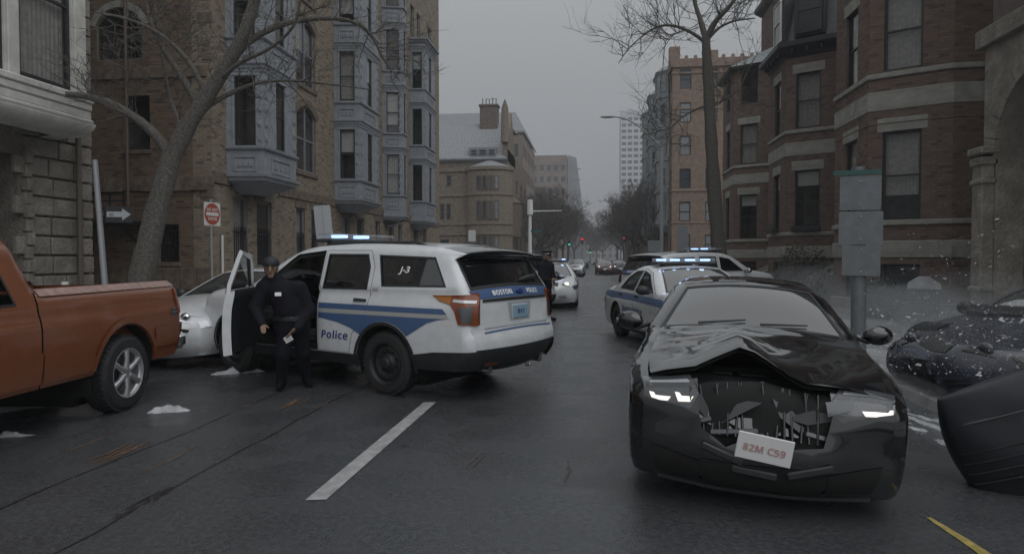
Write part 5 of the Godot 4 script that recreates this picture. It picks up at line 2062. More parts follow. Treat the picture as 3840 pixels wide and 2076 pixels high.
func police_suv(label: String, open: bool) -> Node3D:
	var c := suv_shape()
	var t := thing("police_suv", label, "police car", Vector3.ZERO, 0.0, "police SUVs stopped in the street")
	var win := [PV([1.66, 1.23, 2.2, 1.60, 2.6, 1.655, 2.64, 1.225]), PV([2.75, 1.225, 2.73, 1.66, 3.42, 1.655, 3.5, 1.5, 3.52, 1.23]), PV([3.6, 1.645, 3.74, 1.27, 4.68, 1.28, 4.46, 1.615])]
	var door := [PV([1.42, .46, 1.38, 1.18, 1.56, 1.24, 2.14, 1.655, 2.66, 1.705, 2.69, 1.2, 2.69, .46]), PV([2.705, .46, 2.705, 1.2, 2.68, 1.705, 3.46, 1.70, 3.57, 1.5, 3.58, 1.2, 3.5, .86, 3.3, .7, 3.24, .46])]
	var wr := 0.375
	var s := {"paint": M.police_white, "wr": wr, "axles": [0.95, 3.81], "ar": 0.45, "wins": win, "doors": door, "handles": [Vector2(2.52, 1.1), Vector2(3.42, 1.1)], "glass": [M.car_glass, M.privacy_glass, M.privacy_glass], "skin": [[0, 5], [6, 9], [12, 15]], "screens": [["windscreen", 5, 6, 0.9, M.windscreen_glass], ["rear_window", 11, 12, 0.965, M.privacy_glass]], "cabin": [2.25, 3.2], "mirror": Vector2(1.62, 1.2), "style": "steel", "rim": 0.24, "ww": 0.245, "wheel_in": 0.15, "cell": Vector2(0.07, 0.07)}
	if open:
		s["open"] = [-1.0, 0]
	car_base(c, t, s)
	var b := MB.new()
	# black spoiler, bumper, sill cladding
	c.panel(b, 1, 0, [Car.rect(c.key[9], c.key[11], -1, 1)])
	put("spoiler", b, M.paint_black, t)
	b = MB.new()
	c.panel(b, 1, 0, [Car.rect(c.key[15], c.key[15] + 0.1, -1, 1)])
	put("bumper_top", b, M.police_white, t)
	b = MB.new()
	c.panel(b, 1, 0, [Car.rect(c.key[15] + 0.1, c.key[17], -1, 1)])
	for sg in [-1.0, 1.0]:
		c.panel(b, 0, sg, [PV([4.16, .36, 4.98, .37, 5.06, .5, 5.06, .59, 4.55, .565, 4.2, .51])], [Car.circle(Vector2(3.81, wr), .46)], 0.014)
	put("rear_bumper", b, M.black_plastic, t)
	for sg in [-1.0, 1.0]:
		b = MB.new()
		c.panel(b, 0, sg, [PV([1.35, .32, 3.4, .32, 3.4, .455, 1.35, .455])], [], 0.008)
		put("sill_cladding", b, M.black_plastic, t)
		for tw in [0.95, 3.81]:
			b = MB.new()
			c.panel(b, 0, sg, [Geometry2D.intersect_polygons(Car.circle(Vector2(tw, wr), .49), Car.rect(tw - .6, tw + .6, .3, 1.2))[0]], [Car.circle(Vector2(tw, wr + 0.005), .447)], 0.012)
			put("arch_cladding", b, M.black_plastic, t)
		# livery
		for q in [["blue_stripe", M.police_blue, PV([1.42, .985, 4.72, .985, 4.66, 1.045, 1.42, 1.06])], ["silver_stripe", M.police_silver, PV([1.42, .935, 4.76, .94, 4.72, .98, 1.42, .98])], ["blue_swoosh", M.police_blue, PV([1.42, .93, 4.72, .935, 4.6, .92, 4.46, .88, 4.26, .77, 4.0, .62, 3.6, .60, 3.42, .70, 3.28, .765, 3.05, .825, 2.72, .87, 2.3, .885, 1.42, .90])]]:
			b = MB.new()
			var holes := [Car.circle(Vector2(3.81, wr), .495)]
			holes.append(Car.rect(2.693, 2.703, 0, 1.2))
			if open and sg < 0:
				holes.append(Car.rect(1.3, 2.71, 0, 1.2))
			c.panel(b, 0, sg, [q[2]], holes, 0.004)
			put(q[0], b, q[1], t)
		b = MB.new()
		words(c, b, "Police", 0.095, 0, sg, Vector2(3.0, .665), 0.005, 800, 0.12, 1.25)
		put("lettering", b, M.letter_blue, t)
		b = MB.new()
		words(c, b, "J-3", 0.07, 0, sg, Vector2(4.05, 1.47), 0.0, 800, 0.15, 1.25)
		put("unit_mark", b, M.letter_white, t)
		b = MB.new()
		for i in 4:
			c.panel(b, 0, sg, [Car.rect(3.6, 3.7, 1.2 + i * 0.016, 1.207 + i * 0.016)], [], 0.004)
		put("decal_bars", b, M.letter_grey, t)
		# tail lamp, wrapping the corner
		b = MB.new()
		c.panel(b, 0, sg, [PV([4.5, 1.195, 4.6, 1.13, 4.76, 1.09, 4.82, 1.02, 4.87, .88, 5.02, .87, 5.02, 1.205])], [], 0.012, Vector2(0.05, 0.05))
		put("tail_lamp", b, M.lamp_red, t)
		b = MB.new()
		c.panel(b, 0, sg, [PV([4.52, 1.19, 4.6, 1.135, 4.76, 1.095, 4.76, 1.2])], [], 0.015, Vector2(0.05, 0.05))
		put("tail_lamp_amber", b, M.lamp_amber, t)
		b = MB.new()
		c.panel(b, 0, sg, [PV([4.86, 1.06, 4.985, 1.07, 4.985, .90, 4.91, .90])], [], 0.017, Vector2(0.05, 0.05))
		put("reversing_lamp", b, M.lamp_housing, t)
		b = MB.new()
		c.panel(b, 0, sg, [PV([4.78, 1.12, 5.0, 1.105, 5.0, 1.135, 4.79, 1.15])], [], 0.017, Vector2(0.05, 0.05))
		put("tail_lamp_bar", b, M.lamp_clear, t)
		b = MB.new()
		c.panel(b, 1, 0, [Car.rect(c.key[12] + 0.045, c.key[14] - 0.07, minf(sg * 0.86, sg), maxf(sg * 0.86, sg))], [], 0.012, Vector2(0.05, 0.05))
		put("tail_lamp", b, M.lamp_red, t)
		b = MB.new()
		c.panel(b, 1, 0, [Car.rect(c.key[12] + 0.2, c.key[14] - 0.1, minf(sg * 0.88, sg * 0.975), maxf(sg * 0.88, sg * 0.975))], [], 0.016, Vector2(0.05, 0.05))
		put("reversing_lamp", b, M.lamp_housing, t)
		b = MB.new()
		c.panel(b, 1, 0, [Car.rect(c.key[16] + 0.03, c.key[16] + 0.07, minf(sg * 0.55, sg * 0.8), maxf(sg * 0.55, sg * 0.8))], [], 0.008, Vector2(0.05, 0.05))
		put("reflector", b, M.lamp_red, t)
		b = MB.new()
		b.tube([Vector3(sg * 0.55, 0.37, 2.2), Vector3(sg * 0.55, 0.35, 2.5)], [0.045], 12)
		put("exhaust_tip", b, M.chrome, t)
		# headlamp
		b = MB.new()
		c.panel(b, 1, 0, [Car.rect(c.key[3] - 0.16, c.key[3] + 0.02, minf(sg * 0.62, sg * 0.98), maxf(sg * 0.62, sg * 0.98))], [], 0.006)
		put("headlamp", b, M.lamp_clear, t)
	b = MB.new()
	c.panel(b, 1, 0, [Car.rect(c.key[2] - 0.1, c.key[3] - 0.08, -0.55, 0.55)], [], 0.006)
	put("grille", b, M.black_plastic, t)
	# tailgate trim
	var k12: float = c.key[12]
	b = MB.new()
	c.panel(b, 1, 0, [Car.rect(k12 + 0.012, k12 + 0.12, -0.99, 0.99)], [], 0.004)
	put("blue_band", b, M.police_blue, t)
	b = MB.new()
	words(c, b, "BOSTON", 0.052, 1, 1, Vector2(k12 + 0.07, -0.36), 0.007, 700, 0.0, 1.3)
	words(c, b, "POLICE", 0.052, 1, 1, Vector2(k12 + 0.07, 0.42), 0.007, 700, 0.0, 1.1)
	put("tail_lettering", b, M.letter_white, t)
	b = MB.new()
	c.panel(b, 1, 0, [Car.rect(k12 + 0.125, k12 + 0.15, -0.82, 0.82)], [], 0.012)
	put("tailgate_trim", b, M.black_plastic, t)
	var bt := c.strip(k12 + 0.075, 0.04, 0.01)
	b = MB.new()
	b.ball(Transform3D(Basis(), bt[0]), Vector3(0.085, 0.038, 0.02), 8, 18)
	put("badge", b, M.letter_blue, t)
	b = MB.new()
	var pl := c.strip(k12 + 0.28, 0.0, 0.006)
	b.box(T(pl[0]), Vector3(0.31, 0.155, 0.02), 0.006)
	put("number_plate", b, M.plate_blue, t)
	b = MB.new()
	c.panel(b, 1, 0, [PV([k12 + 0.17, -0.3, k12 + 0.17, 0.3, k12 + 0.38, 0.24, k12 + 0.38, -0.24])], [Car.rect(k12 + 0.19, k12 + 0.365, -0.2, 0.2)], 0.003)
	put("plate_recess", b, M.letter_grey, t)
	b = MB.new()
	words(c, b, "911", 0.05, 1, 1, Vector2(k12 + 0.28, 0.0), 0.02, 700, 0.0, 1.4)
	put("plate_lettering", b, M.letter_blue, t)
	b = MB.new()
	c.panel(b, 1, 0, [Car.rect(c.key[14] - 0.03, c.key[14] - 0.005, -0.78, 0.78)], [], 0.008)
	put("lower_trim", b, M.letter_grey, t)
	b = MB.new()
	c.panel(b, 1, 0, [Car.rect(c.key[14] + 0.03, c.key[14] + 0.05, -0.8, 0.9)], [], 0.006)
	put("blue_pinstripe", b, M.police_blue, t)
	# wiper
	b = MB.new()
	var wp := c.strip(k12 - 0.08, 0.42, 0.03)
	b.ball(Transform3D(Basis(Vector3(0, 0, 1), 0.12), wp[0]), Vector3(0.2, 0.035, 0.035), 8, 16)
	put("rear_wiper", b, M.black_plastic, t)
	# tow ring
	b = MB.new()
	var ring := []
	for i in 17:
		ring.append(Vector3(0.35 + cos(TAU * i / 16) * 0.045, 0.33 + sin(TAU * i / 16) * 0.055, 2.44))
	b.tube(ring, [0.012], 6, false)
	put("tow_ring", b, M.chrome, t)
	# roof rails and antenna puck
	b = MB.new()
	for sg in [-1, 1]:
		b.tube([Vector3(sg * 0.62, 1.75, -0.1), Vector3(sg * 0.64, 1.79, 0.05), Vector3(sg * 0.64, 1.79, 1.5), Vector3(sg * 0.62, 1.72, 1.75)], [0.02], 6)
	put("roof_rail", b, M.black_plastic, t)
	b = MB.new()
	b.ball(T(Vector3(0.1, 1.78, 0.6)), Vector3(0.09, 0.05, 0.09), 8, 14)
	put("antenna", b, M.police_white, t)
	light_bar(t, Vector3(0, 1.835, -0.12), 1.25, [-0.34, 0.06])
	if open:
		open_door(c, t, door[0], win[0])
	return t

func open_door(c: Car, t: Node3D, poly: PackedVector2Array, win: PackedVector2Array) -> void:
	# the driver's door swung out on its front hinge
	var hz := 1.40
	var hp: Vector3 = c.side(-1, hz, 0.8)[0]
	hp.y = 0
	var d := Node3D.new()
	d.name = "open_door"
	t.add_child(d, true)
	var swing := Transform3D(Basis(Vector3.UP, deg_to_rad(-50)), hp + Vector3(-0.02, 0, 0))
	var place := func(b: MB) -> MB:
		for i in b.v.size():
			b.v[i] = swing * (b.v[i] - hp)
			b.n[i] = swing.basis * b.n[i]
		return b
	var b := MB.new()
	c.panel(b, 0, -1, [poly], [win], 0.0)
	put("door_skin", place.call(b), M.police_white, d)
	b = MB.new()
	var ring := poly.duplicate()
	for i in ring.size():
		var p := ring[i]
		var q := ring[(i + 1) % ring.size()]
		var n := maxi(1, int(p.distance_to(q) / 0.1))
		for j in n:
			var a := p.lerp(q, float(j) / n)
			var e := p.lerp(q, float(j + 1) / n)
			var k := -0.10 if a.y < 1.24 and e.y < 1.24 else -0.045
			b.quad(c.side(-1, a.x, a.y, 0)[0], c.side(-1, e.x, e.y, 0)[0], c.side(-1, e.x, e.y, k)[0], c.side(-1, a.x, a.y, k)[0])
	c.panel(b, 0, -1, [Geometry2D.intersect_polygons(poly, Car.rect(1, 3, 1.2, 2))[0]], [win], -0.045)
	put("door_edge", place.call(b), M.police_white, d)
	b = MB.new()
	c.panel(b, 0, -1, [grown(Geometry2D.intersect_polygons(poly, Car.rect(1, 3, 0, 1.235))[0], -0.03)], [], -0.11)
	c.panel(b, 0, -1, [PV([1.7, .8, 2.6, .8, 2.6, .86, 1.7, .86])], [], -0.17)
	c.panel(b, 0, -1, [Geometry2D.intersect_polygons(poly, Car.rect(1, 3, 0, 1.235))[0]], [], -0.10)
	put("door_trim", place.call(b), M.black_plastic, d)
	b = MB.new()
	c.panel(b, 0, -1, [win], [], -0.02)
	put("door_window", place.call(b), M.car_glass, d)
	for q in [["blue_stripe", M.police_blue, Car.rect(1.44, 2.67, .985, 1.06)], ["blue_swoosh", M.police_blue, Car.rect(1.44, 2.67, .89, .93)]]:
		b = MB.new()
		c.panel(b, 0, -1, [q[2]], [], 0.004)
		put(q[0], place.call(b), q[1], d)
	b = MB.new()
	b.ball(T(Vector3(c.side(-1, 1.62, 1.2)[0]) + Vector3(-0.17, 0.05, 0)), Vector3(0.12, 0.085, 0.075), 8, 14)
	b.box(T(Vector3(c.side(-1, 1.62, 1.2)[0]) + Vector3(-0.05, 0.0, 0)), Vector3(0.14, 0.05, 0.06), 0.01)
	put("mirror", place.call(b), M.black_plastic, d)

func sedan_shape(k := 1.0, l := 5.12, w := 1.92, low := 1.0) -> Car:
	var c := Car.new()
	var q := [[0.12, .22, .10, .10], [0.01, .42, .2, .2], [0.0, .56, .22, .22], [0.08, .72, .18, .16], [0.22, .79, .14, .10], [0.95, .93, .12, .07], [1.55, 1.0, .1, .06, 1], [2.35, 1.38, .1, .05], [2.8, 1.455, .12, .03], [3.25, 1.44, .12, .03], [3.6, 1.35, .1, .04], [4.2, 1.03, .1, .05, 1], [4.85, .99, .12, .06], [5.05, .90, .15, .1], [5.12, .6, .16, .12], [5.05, .3, .1, .08]]
	for e in q:
		e[0] *= l / 5.12
		e[1] *= low
	c.setup(l, w, q, {"belt": 0.97 * low, "lean": 0.5, "shoulder": 0.03, "rock": 0.32, "wide": 0.6, "sill": 0.22, "fin": 0.14, "rin": 0.1})
	return c

func sedan(called: String, label: String, o: Dictionary) -> Node3D:
	var c := sedan_shape(1.0, 5.12, 1.92, o.get("low", 1.0))
	var lo: float = o.get("low", 1.0)
	if o.has("bend"):
		c.bend = o.bend
	var t := thing(called, label, o.get("cat", "car"), Vector3.ZERO, 0.0, o.get("group", ""))
	if o.get("cap", false):
		t.set_meta("cap", true)
	var sc := func(a: Array) -> PackedVector2Array:
		for i in range(1, a.size(), 2):
			a[i] *= lo
		return PV(a)
	var win := [sc.call([1.78, 1.0, 2.38, 1.31, 2.72, 1.37, 2.75, .985]), sc.call([2.84, .985, 2.82, 1.375, 3.18, 1.36, 3.5, 1.22, 3.72, 1.0])]
	var door := [sc.call([1.6, .3, 1.58, .95, 1.7, 1.0, 2.34, 1.34, 2.75, 1.41, 2.79, 1.0, 2.79, .3]), sc.call([2.8, .3, 2.8, 1.0, 2.765, 1.41, 3.22, 1.40, 3.58, 1.24, 3.8, .99, 3.72, .78, 3.5, .62, 3.45, .3])]
	var g: Material = o.get("glass", M.car_glass)
	var s := {"paint": o.paint, "wr": .335, "axles": [0.98, 3.92], "ar": 0.39, "wins": win, "doors": door, "handles": [Vector2(2.64, .88 * lo), Vector2(3.62, .88 * lo)], "handle_mat": o.get("handle", M.black_plastic), "glass": [g, g], "skin": [[0, 6], [7, 10], [11, 15]], "screens": [["windscreen", 6, 7, 0.9, M.windscreen_glass], ["rear_window", 10, 11, 0.86, g]], "cabin": [2.35, 3.3], "mirror": Vector2(1.82, .99 * lo), "mirror_mat": o.get("mirror", M.black_plastic), "style": o.get("style", "steel"), "rim": 0.215, "cell": o.get("cell", Vector2(0.08, 0.08))}
	car_base(c, t, s)
	var b: MB
	var k3: float = c.key[3]
	for sg in [-1.0, 1.0]:
		# headlamps: housing, lens glow
		b = MB.new()
		var u0: float = minf(sg * 0.56, sg * 0.97)
		var u1: float = maxf(sg * 0.56, sg * 0.97)
		c.panel(b, 1, 0, [PV([k3 - 0.04, u0, k3 - 0.04, u1, k3 + 0.13, sg * 0.99, k3 + 0.02, sg * 0.56])], [], 0.006, Vector2(0.05, 0.05))
		c.panel(b, 0, sg, [sc.call([0.1, .63, .5, .68, .62, .76, .3, .76, .1, .72])], [], 0.006)
		put("headlamp", b, M.lamp_dark if o.get("wreck", false) else (M.lamp_clear if not o.get("lit", false) else M.lamp_housing), t)
		b = MB.new()
		var hp := c.strip(k3 + 0.03, sg * 0.78, 0.012)
		b.ball(Transform3D(Basis(), hp[0]), Vector3(0.08, 0.06, 0.05), 8, 12)
		put("head_light" if o.get("lit", false) else "lamp_reflector", b, M.head_light if o.get("lit", false) else (M.lamp_housing if o.get("wreck", false) else M.chrome), t)
		b = MB.new()
		c.panel(b, 0, sg, [sc.call([.45, .66, .58, .69, .62, .75, .48, .75])], [], 0.01)
		put("turn_lamp", b, M.lamp_amber, t)
		b = MB.new()
		c.panel(b, 0, sg, [sc.call([4.82, .66, 5.08, .66, 5.04, .88, 4.8, .88])], [], 0.008)
		c.panel(b, 1, 0, [Car.rect(c.key[13] + 0.02, c.key[13] + 0.22, minf(sg * 0.6, sg), maxf(sg * 0.6, sg))], [], 0.008)
		put("tail_lamp", b, M.lamp_red, t)
		b = MB.new()
		c.panel(b, 1, 0, [Car.rect(c.key[1] - 0.03, c.key[1] - 0.012, minf(sg * 0.45, sg * 0.8), maxf(sg * 0.45, sg * 0.8)), Car.rect(c.key[1] + 0.012, c.key[1] + 0.03, minf(sg * 0.45, sg * 0.8), maxf(sg * 0.45, sg * 0.8))], [], 0.008)
		put("bumper_slot", b, M.shell_black, t)
		b = MB.new()
		c.panel(b, 0, sg, [sc.call([1.35, .2, 3.5, .2, 3.5, .28, 1.35, .28])], [], 0.008)
		put("sill_cladding", b, M.black_plastic, t)
	b = MB.new()
	c.panel(b, 1, 0, [Car.rect(k3 - 0.08, k3 + 0.02, -0.4, 0.4)], [], 0.006)
	put("grille", b, M.black_plastic, t)
	b = MB.new()
	c.panel(b, 1, 0, [PV([c.key[1] - 0.06, -0.22, c.key[1] - 0.06, 0.22, c.key[1] + 0.06, 0.32, c.key[1] + 0.06, -0.32])], [], 0.006)
	put("air_intake", b, M.shell_black, t)
	b = MB.new()
	var pl := c.strip(c.key[2] - 0.02, 0, 0.015)
	b.box(T(pl[0]), Vector3(0.3, 0.15, 0.02), 0.005)
	put("number_plate", b, M.black_plastic if o.get("wreck", false) else M.plate_white, t)
	if o.get("gap", false):
		# bumper knocked loose: a dark gap under the lamps
		b = MB.new()
		c.panel(b, 1, 0, [Car.rect(c.key[2] + 0.01, c.key[2] + 0.05, -1, 1)], [], 0.005)
		put("bumper_gap", b, M.shell_black, t)
	# wipers
	b = MB.new()
	for x in [-0.45, 0.25]:
		var a := c.strip(c.key[6] + 0.06, x, 0.03)
		var e := c.strip(c.key[6] + 0.12, x + 0.42, 0.02)
		b.tube([a[0], e[0]], [0.014, 0.008], 6)
	put("wiper", b, M.black_plastic, t)
	if o.get("police", false):
		for sg in [-1.0, 1.0]:
			for q in [["blue_stripe", M.police_blue, sc.call([0.35, .66, 1.2, .77, 2.8, .80, 5.04, .80, 5.0, .93, 2.8, .925, 1.4, .90, 0.6, .80])]]:
				b = MB.new()
				c.panel(b, 0, sg, [q[2]], [Car.circle(Vector2(.98, .345), .395), Car.circle(Vector2(3.92, .345), .395), Car.rect(2.785, 2.81, 0, 2)], 0.004)
				put(q[0], b, q[1], t)
			b = MB.new()
			words(c, b, "Boston Police", 0.12, 0, sg, Vector2(2.85, .62 * lo), 0.005, 800, 0.05, 1.1)
			put("lettering", b, M.letter_blue, t)
			b = MB.new()
			words(c, b, "POLICE", 0.07, 0, sg, Vector2(1.35, .935 * lo), 0.006, 700, 0.1, 1.1)
			put("lettering", b, M.letter_grey, t)
			b = MB.new()
			words(c, b, "A-12", 0.05, 0, sg, Vector2(1.75, .66 * lo), 0.005, 700, 0.1, 1.0)
			put("unit_mark", b, M.letter_grey, t)
		light_bar(t, Vector3(0, 1.51 * lo, 0.1), 1.2, o.get("strobes", [-0.42, -0.12, 0.18, 0.45]))
		b = MB.new()
		c.panel(b, 1, 0, [PV([c.key[4] + 0.1, -0.3, c.key[6] - 0.15, -0.62, c.key[6] - 0.15, 0.62, c.key[4] + 0.1, 0.3])], [], 0.003)
		put("hood_stripe", b, o.get("hood", M.police_blue), t)
	return t

func pickup() -> Node3D:
	var c := Car.new()
	c.setup(5.65, 2.02, [[0.1, .42, .08, .06], [0.0, .6, .1, .1], [0.02, .95, .12, .1], [0.12, 1.12, .12, .08], [1.15, 1.2, .1, .05, 1], [1.85, 1.76, .12, .05], [2.4, 1.82, .12, .03], [3.0, 1.81, .12, .03], [3.25, 1.765, .1, .03, 1], [3.36, 1.31, .05, .0, 1], [5.55, 1.32, .05, .0, 1], [5.62, 1.27, .06, .03], [5.64, .75, .06, .04], [5.6, .6, .06, .05]], {"belt": 1.15, "lean": 0.3, "shoulder": 0.03, "rock": 0.6, "wide": 0.9, "sill": 0.46, "fin": 0.08, "rin": 0.02, "tuck": 0.05})
	var t := thing("pickup_truck", "burnt orange pickup truck with bed rails painted with pale sky sheen at the kerb", "truck")
	var win := [PV([1.5, 1.2, 2.0, 1.64, 2.55, 1.70, 2.6, 1.19]), PV([2.68, 1.19, 2.66, 1.70, 2.95, 1.69, 3.08, 1.2])]
	var door := [PV([1.3, .5, 1.28, 1.18, 1.92, 1.71, 2.62, 1.755, 2.62, .5])]
	var gap := Car.rect(3.30, 3.32, 0.4, 1.30)
	var wr := 0.40
	car_base(c, t, {"paint": M.truck_orange, "wr": wr, "axles": [0.95, 4.52], "ar": 0.5, "wins": win, "doors": door, "handles": [Vector2(2.5, 1.03)], "glass": [M.car_glass, M.car_glass], "cut": [gap], "skin": [[0, 4], [5, 9], [11, 13]], "screens": [["windscreen", 4, 5, 0.9, M.windscreen_glass]], "cabin": [2.2], "mirror": Vector2(1.5, 1.2), "style": "six", "rim": 0.25, "ww": 0.26, "wheel_in": 0.13})
	var b := MB.new()
	# bed rails, inner bed
	var k9: float = c.key[9]
	var k10: float = c.key[10]
	for sg in [-1.0, 1.0]:
		b = MB.new()
		c.panel(b, 1, 0, [Car.rect(k9 + 0.02, k10, minf(sg * 0.87, sg), maxf(sg * 0.87, sg))], [], 0.0)
		put("bed_rail", b, M.truck_orange, t)
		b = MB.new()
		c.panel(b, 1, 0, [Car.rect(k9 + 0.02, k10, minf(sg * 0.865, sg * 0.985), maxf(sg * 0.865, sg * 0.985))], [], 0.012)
		put("rail_cap", b, M.rail_sky_sheen, t)
		b = MB.new()
		b.box(T(Vector3(sg * 0.82, 0.98, 1.63)), Vector3(0.03, 0.62, 2.16))
		put("bed_side", b, M.truck_orange, t)
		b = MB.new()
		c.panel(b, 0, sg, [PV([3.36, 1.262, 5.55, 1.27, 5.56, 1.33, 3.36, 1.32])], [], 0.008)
		put("rail_side", b, M.rail_sky_sheen, t)  # side strip carrying the painted sky reflection along the rail
		# lower body crease, moulded lower panel
		b = MB.new()
		c.panel(b, 0, sg, [PV([1.35, .5, 4.0, .5, 4.0, .80, 3.6, .78, 1.35, .76])], [Car.circle(Vector2(4.52, .41), .53), gap], 0.016)
		put("lower_panel", b, M.truck_orange, t)
		b = MB.new()
		c.panel(b, 0, sg, [PV([5.02, .6, 5.6, .6, 5.6, .84, 5.02, .82])], [Car.circle(Vector2(4.52, .41), .53)], 0.016)
		put("lower_panel", b, M.truck_orange, t)
		b = MB.new()
		c.panel(b, 0, sg, [Geometry2D.intersect_polygons(Car.circle(Vector2(4.52, .42), .565), Car.rect(3.9, 5.2, .5, 1.2))[0]], [Car.circle(Vector2(4.52, .42), .505)], 0.02)
		put("arch_lip", b, M.truck_orange, t)
		b = MB.new()
		c.panel(b, 0, sg, [PV([5.5, .95, 5.63, .95, 5.63, 1.25, 5.5, 1.25])], [], 0.01)
		put("tail_lamp", b, M.lamp_red, t)
		b = MB.new()
		c.panel(b, 0, sg, [PV([5.36, .93, 5.5, .95, 5.5, 1.03, 5.4, 1.02])], [], 0.008)
		put("bed_emblem", b, M.chrome, t)
		b = MB.new()
		c.panel(b, 0, sg, [PV([3.5, .95, 3.68, .95, 3.68, 1.08, 3.5, 1.08])], [], -0.012)
		put("fuel_pocket", b, M.black_plastic, t)
	b = MB.new()
	b.box(T(Vector3(0, 0.72, 1.63)), Vector3(1.66, 0.05, 2.18))
	b.box(T(Vector3(0, 0.98, 0.56)), Vector3(1.66, 0.6, 0.03))
	put("bed_floor", b, M.black_plastic, t)
	b = MB.new()
	b.box(T(Vector3(0, 1.52, 0.47)), Vector3(1.3, 0.38, 0.015))
	put("cab_rear_window", b, M.privacy_glass, t)
	b = MB.new()
	b.box(T(Vector3(0, 0.6, 2.9)), Vector3(1.9, 0.2, 0.2), 0.05)
	put("step_bumper", b, M.chrome, t)
	b = MB.new()
	c.panel(b, 1, 0, [Car.rect(c.key[1] + 0.1, c.key[2] + 0.05, -0.7, 0.7)], [], 0.01)
	put("grille", b, M.black_plastic, t)
	return t

func crash_bend(p: Vector3) -> Vector3:
	# the blow came in at the front, right of the middle
	var f := clampf((-1.55 - p.z) / 0.8, 0.0, 1.0)
	if f <= 0.0:
		return p
	var k := exp(-pow((p.x - 0.05) / 0.42, 2.0))
	p.z += 0.05 * f * k * smoothstep(0.35, 0.7, p.y)
	p.y += 0.015 * f * sin(p.x * 7.0 + 0.6) * smoothstep(0.45, 0.8, p.y)
	p.z += 0.006 * f * sin(p.x * 13.0 + p.y * 9.0)
	return p

func hood_bend(p: Vector3) -> Vector3:
	# buckled: a sharp tent right of the middle, a slack plane on the other side
	var f := clampf((-0.95 - p.z) / 1.15, 0.0, 1.0)
	var tent := maxf(0.0, 1.0 - absf(p.x - 0.12) / (0.34 if p.x > 0.12 else 0.22))
	var slack := smoothstep(-0.05, -0.3, p.x) * smoothstep(-0.92, -0.6, p.x)
	p.y += 0.125 * tent * pow(f, 0.7) - 0.05 * slack * f + 0.03 * f
	p.z += 0.30 * tent * f + 0.03 * f - 0.05 * slack * f
	p.y += 0.022 * f * absf(sin(p.x * 6.0 + p.z * 3.5))
	p.y += 0.03 * maxf(0.0, 1.0 - absf(p.z + 0.98) / 0.12) * smoothstep(0.8, 0.2, absf(p.x))
	return p

